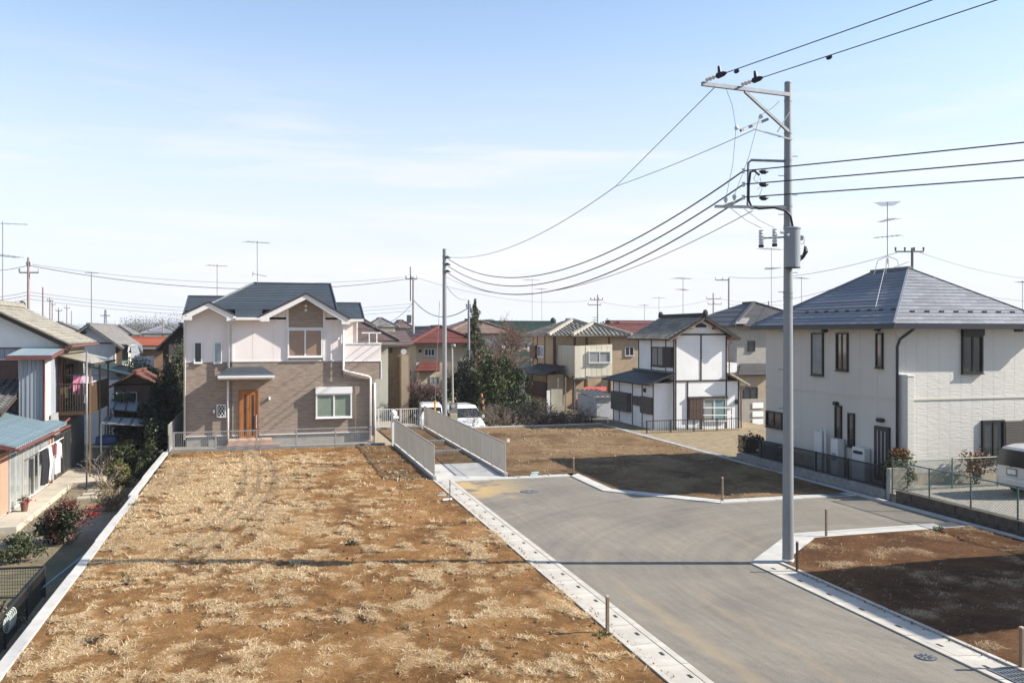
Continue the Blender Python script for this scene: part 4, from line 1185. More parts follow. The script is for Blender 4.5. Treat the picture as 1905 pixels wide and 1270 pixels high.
# ---- neighbour's yard: gravel pad, block wall, fences, fittings
M_GRAV = mat('grey_gravel', (0.27, 0.255, 0.225), 0.95, 0.35, 9, 0.9, 25)
b = MB().box(19.5, 40, 6, 25.5, -1.0, 0.24).box(19.62, 40, 25.5, 33.98, -1.0, 0.2)
tag(b.build('gravel_yard', M_GRAV), kind='structure')
block_wall('block_wall', 'low grey block wall under the black fence beside the slate roof house', (19.5, 24.35), (19.5, 33.7), 0.15, -0.1, 2, 0.4, 0.21, M_BLOCK)
block_wall('block_pier', 'stained block pier at the near end of the black fence', (19.44, 24.2), (20.1, 24.2), 0.16, -0.1, 5, 0.33, 0.225, mat('stained_block', (0.30, 0.275, 0.23), 0.95, 0.35, 5, 0.5, 50, rnd=0.08))
block_wall('stone_retaining_wall', 'dark weathered stone retaining wall below the gravel parking yard', (19.42, 12.0), (19.42, 24.0), 0.18, -0.1, 2, 0.45, 0.25, M_BLOCKD, jit=0.012, mortar=M_DARK)
M_BLKFENCE = mat('black_fence', (0.022, 0.020, 0.018), 0.6, 0.2)
bf = thing('black_fence', (19.5, 24.4, 0.32), 'black bar fence on the block wall beside the slate roof house', 'fence')
for k in range(5):
    louvre_fence_panel(bf, (19.5, 24.45 + 1.84 * k), (19.5, 24.45 + 1.84 * (k + 1) - 0.02), 0.32, 1.05, M_BLKFENCE, 0.05, 0.014)
def chain_link(name, label, p0, p1, z0, z1, n, m=M_IRON):
    root = thing(name, (p0[0], p0[1], z0), label, 'fence')
    a, c = Vector((p0[0], p0[1], 0)), Vector((p1[0], p1[1], 0)); d = c - a; L = d.length; d.normalize()
    up = Vector((0, 0, 1))
    for k in range(n + 1):
        q = a + d * (L * k / n)
        part(root, 'post', m, lambda b: b.cyl(q + up * (z0 - 0.25), q + up * (z1 + 0.03), 0.025, n=8))
    part(root, 'top_rail', m, lambda b: b.cyl(a + up * z1, c + up * z1, 0.02, n=6))
    part(root, 'bottom_rail', m, lambda b: b.cyl(a + up * (z0 + 0.03), c + up * (z0 + 0.03), 0.012, n=6))
    w = MB(); h = z1 - z0; s = 0.085; k = int((L + h) / s)
    for i in range(k):
        for sg in (1, -1):
            x0 = i * s - h; x1 = i * s
            ua, ub = max(0, x0), min(L, x1)
            if ub - ua < 0.02: continue
            za, zb2 = (ua - x0), (ub - x0)
            if sg < 0: za, zb2 = h - za, h - zb2
            w.tube([a + d * ua + up * (z0 + za), a + d * ub + up * (z0 + zb2)], 0.0042, 3, cap=False)
    tag(w.build('mesh', m, root), kind='stuff')
M_GREENW = mat('green_wire', (0.10, 0.16, 0.14), 0.5, 0.15)
chain_link('chain_link_fence', 'green chain link fence along the stone wall of the parking yard', (19.45, 24.0), (19.45, 12.6), 0.40, 1.28, 7, M_GREENW)
chain_link('chain_link_fence', 'green chain link fence between parking yard and slate roof house', (20.15, 24.25), (27.5, 24.25), 0.28, 1.22, 4, M_GREENW)
M_PLAST = mat('white_plastic', (0.62, 0.62, 0.60), 0.5, 0.06)
# gas water heater, air-conditioner unit, oil tank, pipes
def wallbox(name, label, cat, px0, py0, px1, py1, X, dx, m, kids):
    y0, y1 = sorted((at(px0, py0, X=X).y, at(px1, py0, X=X).y)); zt = at((px0 + px1) / 2, py0, X=X).z
    root = thing(name, (X + dx / 2, (y0 + y1) / 2, 0.2), label, cat)
    part(root, 'cabinet', m, lambda b: b.box(X, X + dx, y0, y1, 0.2, zt), bevel=0.02)
    kids(root, X, y0, y1, zt)
def ac_kids(r_, X, y0, y1, zt):
    part(r_, 'grille', mat('grille', (0.28, 0.29, 0.30), 0.6), lambda b: b.cyl((X - 0.012, (y0 + y1) / 2, (zt + 0.2) / 2), (X + 0.01, (y0 + y1) / 2, (zt + 0.2) / 2), min(0.24, (y1 - y0) * 0.4), n=18))
    for k in range(4):
        part(r_, 'grille_bar', M_PLAST, lambda b: b.box(X - 0.02, X - 0.013, y0 + 0.05, y1 - 0.05, 0.32 + 0.13 * k, 0.335 + 0.13 * k))
wallbox('water_heater', 'white wall water heater beside the back door of the slate roof house', 'heater', 1585, 832, 1608, 880, 20.2, 0.25, M_PLAST,
        lambda r_, X, y0, y1, zt: part(r_, 'flue', M_BLACKF, lambda b: b.box(X - 0.03, X + 0.02, y0 + 0.1, y1 - 0.1, zt - 0.22, zt - 0.12)))
wallbox('air_conditioner', 'air conditioner outdoor unit low on the wall behind the black fence', 'air conditioner', 1545, 816, 1558, 852, 20.1, 0.3, M_PLAST, ac_kids)
wallbox('gas_meter_cabinet', 'tall white pipe cabinet standing under the narrow lower window', 'cabinet', 1514, 802, 1527, 868, 20.25, 0.2, M_PLAST,
        lambda r_, X, y0, y1, zt: [part(r_, 'pipe', M_PLAST, lambda b: b.cyl((X - 0.04, yy, 0.2), (X - 0.04, yy, zt + hh), 0.045, n=8)) for yy, hh in ((y0 - 0.1, 0.2), (y0 - 0.35, 0.12))])
wallbox('storage_bin', 'grey storage bin behind the far end of the black fence', 'bin', 1412, 824, 1440, 856, 20.0, 0.4, mat('bin_grey', (0.20, 0.22, 0.24), 0.5),
        lambda r_, X, y0, y1, zt: [part(r_, 'rib', MATS['bin_grey'], lambda b: b.box(X - 0.02, X, y0 + (y1 - y0) * k / 5 - 0.02, y0 + (y1 - y0) * k / 5 + 0.02, 0.22, zt - 0.08)) for k in range(1, 5)])

# ---- house across the parking yard, out of frame to the right; its shade falls on the near plot
nb = thing('shading_house', (23.5, 12.5, 0.2), 'neighbouring two storey house beyond the right edge that shades the brown plot', 'house')
part(nb, 'wall', M_RSIDW, lambda b: b.box(20.6, 27.5, 10.95, 14.3, 0.0, 6.05))
roof_plane(nb, (20.1, 10.45, 6.1), (28, 10.45, 6.1), (26.2, 12.65, 7.25), (21.9, 12.65, 7.25), M_SLATE2, 8)
roof_plane(nb, (28, 14.85, 6.1), (20.1, 14.85, 6.1), (21.9, 12.65, 7.25), (26.2, 12.65, 7.25), M_SLATE2, 8)
roof_plane(nb, (20.1, 14.85, 6.1), (20.1, 10.45, 6.1), (21.9, 12.65, 7.25), (21.89, 12.65, 7.25), M_SLATE2, 8)
roof_plane(nb, (28, 10.45, 6.1), (28, 14.85, 6.1), (26.2, 12.65, 7.25), (26.21, 12.65, 7.25), M_SLATE2, 8)
window(nb, ('W', 20.6), (11.2, 12.8, 3.3, 4.6), 2)
window(nb, ('W', 20.6), (11.2, 12.8, 1.0, 2.6), 2)

# ================================================================ white half-timbered house
M_PLW = mat('white_plaster', (0.78, 0.785, 0.78), 0.85, 0.06, 1.2, 0.15, 20)
M_KAW = mat('grey_brown_tile', (0.36, 0.335, 0.28), 0.75, 0.3, 3, 0.3, 30, rnd=0.30)
M_BLKROOF = mat('black_sheet_roof', (0.028, 0.03, 0.036), 0.55, 0.2, 3, rnd=0.1)
TX, TY = 22.2, 45.2
TW, TS = ('W', TX), ('S', TY)
th_ = thing('half_timbered_house', (TX, TY, -0.1), 'narrow white two storey house with dark timber posts and tiled gable roof', 'house')
tzg = -0.12
tx1 = at(1353, 700, Y=TY).x; tx2 = at(1376, 700, Y=TY).x
tyb = at(1187, 640, X=TX).y
tze = 5.30; trx = (TX + tx1) / 2; trz = 6.28
zbelt = at(1300, 708, Y=TY).z
part(th_, 'wall', M_PLW, lambda b: b.box(TX, tx1, TY, tyb, tzg, tze).slab([(TX, TY, tze), (tx1, TY, tze), (trx, TY, trz - 0.15)], tyb - TY, (0, 1, 0)))
part(th_, 'wall', M_PLW, lambda b: b.box(tx1 + 0.002, tx2, TY + 0.002, tyb - 1, tzg, zbelt - 0.05))
LTX = 21.15; LT = ('W', LTX)
ly0, ly1 = at(1217, 700, X=LTX).y, at(1141, 700, X=LTX).y
part(th_, 'lean_to_wall', M_PLW, lambda b: b.box(LTX, TX - 0.002, ly0, ly1, tzg, 2.55))
def post(pl, px, za, zb2, w=0.075):
    u = upx(pl, px); part(th_, 'timber_post', M_BROWNF, lambda b: pbox(b, pl, u - w / 2, u + w / 2, -0.02, 0.03, za, zb2))
def beam(pl, px0, px1, z, h=0.08):
    u = sorted((upx(pl, px0), upx(pl, px1))); part(th_, 'timber_beam', M_BROWNF, lambda b: pbox(b, pl, u[0], u[1], -0.02, 0.036, z - h / 2, z + h / 2))
for px in (1257, 1304, 1351): post(TS, px, zbelt, tze - 0.05)
beam(TS, 1255, 1353, tze - 0.02, 0.09); beam(TS, 1255, 1375, zbelt, 0.09)
for px, zt in ((1257, zbelt), (1279, zbelt), (1304, at(1304, 737, Y=TY).z), (1351, zbelt), (1374, zbelt)): post(TS, px, tzg, zt)
for px in (1188.5, 1212, 1239, 1253.5): post(TW, px, 3.1, tze)
post(TW, 1253.5, tzg, 3.1); beam(TW, 1218, 1254, zbelt, 0.09)
for px in (1141.5, 1152.5, 1177, 1195, 1215.5): post(LT, px, tzg, 2.5, 0.07)
# windows and shutters
r = rpx(TW, 1213, 645, 1237, 681)
window(th_, TW, r, 2, M_BROWNF, M_GLASSB, 0.06, 0.08)
r = rpx(TW, 1236, 645, 1252, 683)
def plank_panel(name, pl, r, d, m, n):
    w = part(th_, name, m, lambda b: pbox(b, pl, r[0], r[1], 0, d, r[2], r[3]))
    for k in range(n):
        a = r[0] + (r[1] - r[0]) * k / n; c = r[0] + (r[1] - r[0]) * (k + 1) / n
        part(w, 'plank', m, lambda b: pbox(b, pl, a + 0.008, c - 0.008, d, d + 0.02, r[2] + 0.02, r[3] - 0.02))
M_SHUT = mat('dark_grey_shutter', (0.05, 0.043, 0.04), 0.7, 0.2, 4)
plank_panel('shutter_case', TW, r, 0.12, M_SHUT, 4)
plank_panel('shutter_case', LT, rpx(LT, 1145, 729, 1175, 763), 0.30, mat('grey_brown_board', (0.10, 0.088, 0.08), 0.7, 0.15), 7)
plank_panel('shutter_case', LT, rpx(LT, 1182, 737, 1196, 754), 0.14, MATS['grey_brown_board'], 3)
plank_panel('shutter_case', LT, rpx(LT, 1195.5, 738, 1215, 769), 0.16, MATS['grey_brown_board'], 5)
plank_panel('rain_shutter', TS, rpx(TS, 1281, 741, 1307, 780), 0.10, mat('brown_lattice', (0.085, 0.055, 0.042), 0.8, 0.2), 4)
window(th_, TS, rpx(TS, 1308, 741, 1328, 783), 1, M_ALU, M_GLASSB, 0.05, 0.06)
window(th_, TS, rpx(TS, 1328, 741, 1350, 783), 1, M_ALU, mat('teal_curtain_glass', (0.17, 0.26, 0.26), 0.2, 0.1), 0.05, 0.06)
part(th_, 'window_head', M_BROWNF, lambda b: pbox(b, TS, *rpx(TS, 1279, 737, 1352, 741)[:2], 0, 0.14, *rpx(TS, 1279, 737, 1352, 741)[2:]))
for py in (758, 772):
    part(th_, 'drying_rail', M_WHITEF, lambda b: b.bar(at(1308, py, Y=TY - 0.5), at(1366, py, Y=TY - 0.5), 0.05))
for px in (1310, 1361):
    part(th_, 'drying_bracket', M_STEEL, lambda b: b.bar(at(px, 755, Y=TY - 0.5), (at(px, 803, Y=TY - 0.5).x, TY - 0.5, tzg), 0.04))
part(th_, 'gable_vent', M_BLACKF, lambda b: b.slab([at(1294, 609, Y=TY - 0.02), at(1314, 609, Y=TY - 0.02), at(1314, 605, Y=TY - 0.02), at(1304, 600, Y=TY - 0.02), at(1294, 605, Y=TY - 0.02)], 0.05, (0, 1, 0)))
part(th_, 'meter', M_BLACKF, lambda b: b.box(*sorted((at(1369, 748, Y=TY - 0.1).x, at(1374, 748, Y=TY - 0.1).x)), TY - 0.15, TY, at(1371, 751, Y=TY).z, at(1371, 743, Y=TY).z))
part(th_, 'meter', M_BLACKF, lambda b: pbox(b, LT, *rpx(LT, 1199, 722, 1202, 729)[:2], 0, 0.1, *rpx(LT, 1199, 722, 1202, 729)[2:]))
# tiled gable roof
tf, tb, to = TY - 0.55, tyb + 0.4, 0.55
zo = tze - to * (trz - tze) / (trx - TX) + 0.05
tile_roof(th_, (TX - to, tb, zo), (TX - to, tf, zo), (trx, tf, trz), (trx, tb, trz), M_KAW, 'tile_a', 0.30, 0.28, 300, mslab=M_BROWNF, h=0.06)
tile_roof(th_, (tx1 + to, tf, zo), (tx1 + to, tb, zo), (trx, tb, trz), (trx, tf, trz), M_KAW, 'tile_a', 0.30, 0.28, 0, mslab=M_BROWNF)
for k in range(3):
    part(th_, 'ridge_course', mat('dark_ridge_tile', (0.045, 0.045, 0.042), 0.8, 0.3, 6, 0.3, 40), lambda b: b.box(trx - 0.16 + 0.035 * k, trx + 0.16 - 0.035 * k, tf + 0.05, tb - 0.02, trz + 0.02 + 0.065 * k, trz + 0.078 + 0.065 * k))
for y in (tf + 0.02, tb - 0.1):
    part(th_, 'ridge_end_tile', MATS['dark_ridge_tile'], lambda b: b.ball((trx, y, trz + 0.2), 0.17, 0.1, 0.2))
for s_, xe in ((-1, TX - to), (1, tx1 + to)):
    part(th_, 'bargeboard', mat('grey_barge', (0.24, 0.21, 0.19), 0.8, 0.15), lambda b: b.bar((trx, tf + 0.05, trz - 0.09), (xe, tf + 0.05, zo - 0.09), 0.04, 0.10))
    for f_ in (0.35, 0.78):
        x = trx + (xe - trx) * f_; z = trz + (zo - trz) * f_ - 0.2
        part(th_, 'purlin_end', mat('purlin_red', (0.26, 0.12, 0.085), 0.8), lambda b: b.box(x - 0.08, x + 0.08, tf + 0.08, TY - 0.002, z - 0.09, z + 0.06))
# lean-to roof
za, zb3 = 3.12, 2.50
roof_plane(th_, (LTX - 0.55, ly1 + 0.5, zb3), (LTX - 0.55, ly0 - 0.45, zb3), (TX - 0.003, ly0 - 0.45, za), (TX - 0.003, ly1 - 1.2, za), M_BLKROOF, 9, None, 0.02, 'sheet')
roof_plane(th_, (TX + 1, ly1 + 0.5, zb3), (LTX - 0.55, ly1 + 0.5, zb3), (TX - 0.003, ly1 - 1.2, za), (TX + 1, ly1 - 1.2, za), M_BLKROOF, 5, None, 0.02, 'sheet')
part(th_, 'hip_cap', M_STEEL, lambda b: b.bar((LTX - 0.55, ly1 + 0.5, zb3 + 0.03), (TX, ly1 - 1.2, za + 0.03), 0.05))
for k in range(9):
    y = ly0 - 0.3 + k * 0.6
    if y < ly1 - 1.4: part(th_, 'ridge_tile', mat('greenish_copper', (0.10, 0.125, 0.12), 0.7), lambda b: b.box(TX - 0.16, TX - 0.006, y, y + 0.56, za - 0.02, za + 0.09))
roof_plane(th_, (tx2 + 0.45, TY - 0.4, 2.42), (tx2 + 0.45, tyb - 1, 2.42), (tx1, tyb - 1, 3.1), (tx1, TY - 0.4, 3.1), M_KAW, 5, None, 0.03, 'tile')
pipe(th_, [(tx1 + 0.1, TY - 0.45, zo), (tx1 + 0.08, TY - 0.08, zo - 0.4), (tx1 + 0.08, TY - 0.08, 3.1)], 0.04, mat('pinkish_pipe', (0.34, 0.2, 0.17), 0.6))
pipe(th_, [(tx2 + 0.3, TY - 0.35, 2.4), (tx2 + 0.06, TY - 0.06, 2.1), (tx2 + 0.06, TY - 0.06, tzg)], 0.04, MATS['pinkish_pipe'])
yagi(th_, (trx, TY + 2.2, trz), (trx, TY + 2.2, at(1265, 517, X=trx).z), M_MAST, 1.2, 2, 0.2)
# low black fence before it
tfn = thing('black_fence', (21.6, 44.3, -0.15), 'thin black bar fence in front of the half timbered house', 'fence')
fx = [at(1203, 800, Y=44.25).x + (at(1376, 800, Y=44.25).x - at(1203, 800, Y=44.25).x) * k / 4 for k in range(5)]
for a, c in zip(fx, fx[1:]): louvre_fence_panel(tfn, (a, 44.25), (c - 0.02, 44.25), -0.12, 0.62, M_BLKFENCE, 0.13, 0.014)

# ================================================================ old house on the left: metal siding, tiled roof, lean-to, balcony
M_METAL = mat('grey_blue_metal_siding', (0.30, 0.325, 0.36), 0.5, 0.10, 2, rnd=0.10, stretch=(6, 6, 0.5))
M_MAROON = mat('maroon_trim', (0.14, 0.055, 0.048), 0.5, 0.15, 4)
M_KAWL = mat('pale_brown_tile', (0.235, 0.222, 0.185), 0.8, 0.25, 2.5, 0.3, 30, rnd=0.22)
M_BLUER = mat('blue_sheet_metal', (0.27, 0.355, 0.395), 0.4, 0.12, 3, metal=0.2, rnd=0.05)
M_BALC = mat('brown_balcony_panel', (0.062, 0.038, 0.02), 0.55, 0.15, 3)
M_SALMON = mat('salmon_panel', (0.46, 0.235, 0.16), 0.7, 0.08, 4)
M_TERR = mat('terrace_concrete', (0.42, 0.375, 0.30), 0.9, 0.15, 1.5, 0.3, 40)
LH = thing('old_house', (-10.5, 43.3, YARD), 'old grey metal sided house with pale tiled gable and blue lean-to roof', 'house')
EX, SY, NY = -8.6, 43.3, 49.0
lez, lrx, lrz_ = 4.88, -11.5, 6.62
part(LH, 'wall', M_METAL, lambda b: b.box(-14.4, EX - 0.03, SY + 0.03, NY, YARD, 4.75))
part(LH, 'plaster_gable', M_PLW, lambda b: b.slab([(-14.4, SY, 4.72), (EX, SY, 4.72), (EX, SY, lez - 0.05), (lrx, SY, lrz_ - 0.2), (-14.4, SY, lez - 0.05)], NY - SY, (0, 1, 0)))
def ribbed(root, pl, u0, u1, z0, z1, w=0.24, m=M_METAL, name='siding_panel'):
    n = max(1, round((u1 - u0) / w))
    for k in range(n):
        a, c = u0 + (u1 - u0) * k / n, u0 + (u1 - u0) * (k + 1) / n
        g = MB(); pbox(g, pl, a + 0.004, c - 0.03, -0.03, 0.0 + R_.uniform(0, 0.004), z0, z1); pbox(g, pl, c - 0.03, c - 0.004, -0.03, 0.022, z0, z1)
        g.build(name, m, root)
ribbed(LH, ('S', SY), -14.4, EX, YARD, 4.72)
ribbed(LH, ('E', EX), SY, NY, 1.9, 4.8, 0.3, mat('cream_metal_siding', (0.42, 0.385, 0.31), 0.6, 0.1, 2, rnd=0.06))
part(LH, 'lower_east_wall', mat('grey_lower_wall', (0.27, 0.27, 0.27), 0.7, 0.1), lambda b: b.box(EX - 0.03, EX + 0.01, SY - 1.6, NY, YARD, 1.88))
part(LH, 'plaster_edge', M_MAROON, lambda b: b.box(-14.4, EX + 0.02, SY - 0.03, SY - 0.002, 4.68, 4.74))
# tiled roof
tile_roof(LH, (-8.1, 42.75, lez), (-8.1, 49.4, lez), (lrx, 49.4, lrz_), (lrx, 42.75, lrz_), M_KAWL, 'tile_b', 0.30, 0.28, 300, mslab=M_BROWNF, h=0.06)
roof_plane(LH, (-14.9, 49.4, lez), (-14.9, 42.75, lez), (lrx, 42.75, lrz_), (lrx, 49.4, lrz_), M_KAWL, 12, None, 0.03, 'tile')
for k in range(3):
    part(LH, 'ridge_course', M_KAWL, lambda b: b.box(lrx - 0.18 + 0.04 * k, lrx + 0.18 - 0.04 * k, 42.8, 49.4, lrz_ + 0.02 + 0.075 * k, lrz_ + 0.09 + 0.075 * k))
part(LH, 'ridge_end_tile', MATS['dark_ridge_tile'], lambda b: b.ball((lrx, 49.4, lrz_ + 0.16), 0.17, 0.1, 0.2))
part(LH, 'bargeboard', M_BROWNF, lambda b: b.bar((lrx, 42.78, lrz_ - 0.12), (-8.15, 42.78, lez - 0.12), 0.05, 0.16))
part(LH, 'verge_tiles', M_KAWL, lambda b: b.bar((lrx, 42.72, lrz_ + 0.02), (-8.1, 42.72, lez + 0.03), 0.10, 0.07))
part(LH, 'eave_gutter', M_MAROON, lambda b: b.tube([(-8.0, 42.7, lez - 0.10), (-8.0, 49.4, lez - 0.08)], 0.06, 8))
pipe(LH, [(-8.0, 42.8, lez - 0.14), (-8.2, 43.0, lez - 0.35), (EX - 0.2, SY - 0.1, lez - 0.4), (EX + 0.02, SY - 0.07, lez - 0.55), (EX + 0.02, SY - 0.07, 1.75), (EX + 0.45, SY - 0.1, 1.6), (EX + 0.45, 41.9, 1.5)], 0.045, M_MAROON)
# slim stair projection with its own little roof
tw = thing  # (kept short)
px0 = -9.65; ty0 = 40.9; tzt = 4.42
part(LH, 'stair_wall', M_METAL, lambda b: b.box(px0, EX - 0.13, ty0 + 0.03, SY - 0.035, 1.3, tzt))
ribbed(LH, ('S', ty0), px0, EX - 0.1, 1.3, tzt, 0.16)
part(LH, 'corner_board', mat('cream_board', (0.55, 0.53, 0.48), 0.7, 0.05), lambda b: b.box(EX - 0.13, EX - 0.1, ty0 + 0.1, ty0 + 1.1, 1.3, tzt))
ribbed(LH, ('E', EX - 0.1), ty0 + 1.1, SY - 0.04, 1.3, tzt, 0.3)
roof_plane(LH, (px0 - 0.35, ty0 - 0.45, tzt + 0.02), (EX + 0.25, ty0 - 0.45, tzt + 0.02), (EX + 0.25, SY - 0.04, tzt + 0.32), (px0 - 0.35, SY - 0.04, tzt + 0.32), M_BLUER, 1, 0.42, 0.02, 'metal_sheet')
part(LH, 'roof_edge', M_MAROON, lambda b: b.box(px0 - 0.37, EX + 0.27, ty0 - 0.5, ty0 - 0.45, tzt - 0.14, tzt + 0.03))
part(LH, 'roof_edge', M_MAROON, lambda b: b.bar((EX + 0.27, ty0 - 0.45, tzt - 0.06), (EX + 0.27, SY - 0.05, tzt + 0.24), 0.04, 0.16))
pipe(LH, [(EX - 0.09, ty0 - 0.4, tzt - 0.1), (EX - 0.09, ty0 - 0.06, tzt - 0.35), (EX - 0.09, ty0 - 0.06, 1.6), (EX + 0.4, ty0 - 0.1, 1.5)], 0.05, M_MAROON)
window(LH, ('S', SY), (-11.9, -10.15, 2.95, 4.25), 2, M_ALU, mat('maroon_glass', (0.10, 0.05, 0.05), 0.2, 0.2), 0.06, 0.1)
# lean-to: corrugated blue roof in ribs over the garden room
A, B, C, D = Vector((-8.05, 33.7, 1.45)), Vector((-8.05, 41.95, 1.45)), Vector((-10.6, 41.95, 2.12)), Vector((-10.6, 33.7, 2.12))
MB().slab([A, B, C, D], 0.03).build('lean_to_roof', M_BLUER, LH)
for k in range(30):
    y = 33.78 + 8.1 * k / 29
    part(LH, 'roof_rib', M_BLUER, lambda b: b.bar((-8.03, y, 1.48), (-10.6, y, 2.15), 0.06, 0.10))
part(LH, 'eave_gutter', M_MAROON, lambda b: b.tube([(-7.97, 33.6, 1.39), (-7.97, 42.1, 1.36)], 0.06, 8))
part(LH, 'verge', M_MAROON, lambda b: b.bar((-8.05, 33.66, 1.40), (-10.6, 33.66, 2.08), 0.05, 0.14))
part(LH, 'verge', M_MAROON, lambda b: b.bar((-8.05, 42.0, 1.42), (-10.6, 42.0, 2.1), 0.05, 0.14))
part(LH, 'garden_room_wall', mat('grey_wall', (0.33, 0.32, 0.30), 0.8, 0.08), lambda b: b.box(-12, EX - 0.05, 34.0, 41.7, YARD, 1.5))
PE = ('E', EX)
for y0, y1 in ((35.0, 36.7), (36.8, 38.4), (38.5, 40.1), (40.2, 41.0)):
    window(LH, PE, (y0, y1, -0.95, 1.2), 2, M_ALU, M_GLASSB, 0.06, 0.06, sill=False)
for y0, y1 in ((33.9, 34.9), (41.05, 41.6)):
    part(LH, 'salmon_panel', M_SALMON, lambda b: b.box(EX - 0.05, EX + 0.03, y0, y1, -0.9, 1.25))
for y in (36.75, 41.02, 41.68):
    part(LH, 'post', M_MAROON, lambda b: b.box(EX - 0.02, EX + 0.06, y - 0.04, y + 0.04, YARD, 1.35))
for y0, y1 in ((42.2, 43.8), (43.9, 45.4)):
    window(LH, ('E', EX + 0.015), (y0, y1, -0.95, 0.95), 2, M_BROWNF, M_GLASS, 0.07, 0.05, sill=False)
window(LH, ('S', 34.0), (-11.8, -9.4, -0.6, 1.0), 2, M_BROWNF, M_GLASS)
# the tiled roof over the front room at the frame's edge
tile_roof(LH, (-13.5, 38.6, 2.2), (-9.72, 38.6, 2.2), (-9.72, 43.25, 3.3), (-13.5, 43.25, 3.3), mat('dark_tile', (0.13, 0.125, 0.12), 0.7, 0.25, 4, rnd=0.25), 'tile_c', 0.30, 0.28, 120, mslab=M_BROWNF, h=0.07)
# balcony
BX, by0, by1, bzf = -7.37, 43.05, 48.1, 1.9
bl = part(LH, 'balcony', M_BALC, lambda b: b.box(EX + 0.015, BX, by0, by1, bzf - 0.16, bzf))
part(bl, 'balcony_panel', M_BALC, lambda b: b.box(BX - 0.04, BX, by0 + 0.05, by1, bzf + 0.0, bzf + 1.22))
part(bl, 'handrail', M_ALU, lambda b: b.box(BX - 0.06, BX + 0.02, by0, by1, bzf + 1.225, bzf + 1.28))
part(bl, 'handrail', M_BROWNF, lambda b: b.box(EX + 0.02, BX, by0, by0 + 0.05, bzf + 1.18, bzf + 1.24))
for k in range(12):
    x = EX + 0.08 + (BX - EX - 0.12) * k / 11
    part(bl, 'baluster', M_BROWNF, lambda b: b.box(x - 0.012, x + 0.012, by0 + 0.01, by0 + 0.04, bzf + 0.02, bzf + 1.18))
for y in (by0 + 0.06, 45.6, by1 - 0.06):
    part(bl, 'balcony_post', mat('brown_post', (0.16, 0.10, 0.05), 0.6), lambda b: b.box(BX + 0.005, BX + 0.075, y - 0.035, y + 0.035, YARD, 4.1))
for y in (43.3, 44.0):
    part(bl, 'awning_post', MATS['brown_post'], lambda b: b.box(EX + 0.05, EX + 0.12, y, y + 0.06, bzf, 4.3))
M_POLY = mat('smoked_sheet', (0.29, 0.265, 0.21), 0.35, 0.1, 2)
aw = [Vector((EX + 0.03, 42.75, 4.42)), Vector((BX + 0.25, 42.75, 4.02)), Vector((BX + 0.25, 48.6, 4.02)), Vector((EX + 0.03, 48.6, 4.42))]
an = part(LH, 'awning', M_POLY, lambda b: b.slab(aw, 0.02))
for k in range(8):
    y = 42.78 + 5.78 * k / 7
    part(an, 'awning_rafter', M_BROWNF, lambda b: b.bar((EX + 0.03, y, 4.40 - 0.03), (BX + 0.25, y, 4.0 - 0.03), 0.04, 0.06))
part(an, 'awning_beam', M_BROWNF, lambda b: b.box(BX + 0.22, BX + 0.30, 42.7, 48.65, 3.93, 4.03))
part(LH, 'balcony_door', mat('wine_door', (0.10, 0.03, 0.03), 0.5), lambda b: b.box(EX, EX + 0.05, 43.5, 44.3, bzf, 3.9))
window(LH, PE, (44.4, 46.2, bzf + 0.1, 3.9), 2, M_BROWNF, M_GLASS, 0.06, 0.05)
# terrace slabs
tr = thing('terrace', (-8.2, 37, YARD), 'pale concrete terrace in front of the laundry and garden room', 'terrace')
part(tr, 'slab', M_TERR, lambda b: b.box(EX - 0.02, -7.75, 32.6, 41.6, YARD - 0.05, -1.0), bevel=0.01)
part(tr, 'slab', M_TERR, lambda b: b.box(EX - 0.02, -6.6, 41.62, 46.5, YARD - 0.05, -1.02), bevel=0.01)
for k in range(4):
    part(tr, 'step', M_TERR, lambda b: b.box(-7.0 + 0.05 * k, -6.3, 38.3 + 0.85 * k, 38.75 + 0.85 * k, YARD - 0.05, YARD + 0.06))
sp = thing('steel_pole', (-7.06, 40.8, -1.1), 'tall thin steel pole standing on the terrace before the balcony', 'pole')
part(sp, 'shaft', M_STEEL, lambda b: b.cyl((-7.06, 40.8, -1.2), (-7.06, 40.8, 4.6), 0.035, n=10), smooth=True)
part(sp, 'foot', M_IRON, lambda b: b.cyl((-7.06, 40.8, -1.2), (-7.06, 40.8, -1.12), 0.09, n=12))
# laundry
def cloth(verts_uv, Y_or_X, plane, m, name, label, group=None, wob=0.05, seed=0):
    """garment outline on a hanging plane, thickened and gently rippled"""
    rs = random.Random(seed)
    b = MB()
    ph = rs.uniform(0, 6)
    f_, k_ = [], []
    for u, z in verts_uv:
        w = wob * math.sin(u * 13 + ph) + wob * 0.6 * math.sin(z * 5 + ph)
        p = Vector((Y_or_X + w, u, z)) if plane == 'X' else Vector((u, Y_or_X + w, z))
        f_.append(p); k_.append(p + (Vector((0.045, 0, 0)) if plane == 'X' else Vector((0, 0.045, 0))))
    n = len(f_)
    b.v = [tuple(p) for p in f_ + k_]
    b.f = [tuple(range(n)), tuple(range(2 * n - 1, n - 1, -1))] + [(i, n + i, n + (i + 1) % n, (i + 1) % n) for i in range(n)]
    o = b.build(name, m)
    return tag(o, label, 'clothes', group)
def trousers(u, z, w, h): return [(u - w / 2, z), (u + w / 2, z), (u + w * .52, z - h * .45), (u + w * .5, z - h), (u + w * .12, z - h), (u + w * .03, z - h * .42), (u - w * .1, z - h), (u - w * .48, z - h * .97), (u - w * .53, z - h * .45)]
def shirt(u, z, w, h): return [(u - w * .22, z), (u + w * .22, z), (u + w * .55, z - h * .12), (u + w * .62, z - h * .55), (u + w * .45, z - h * .56), (u + w * .38, z - h * .28), (u + w * .36, z - h), (u - w * .36, z - h), (u - w * .38, z - h * .28), (u - w * .47, z - h * .5), (u - w * .62, z - h * .48), (u - w * .55, z - h * .12)]
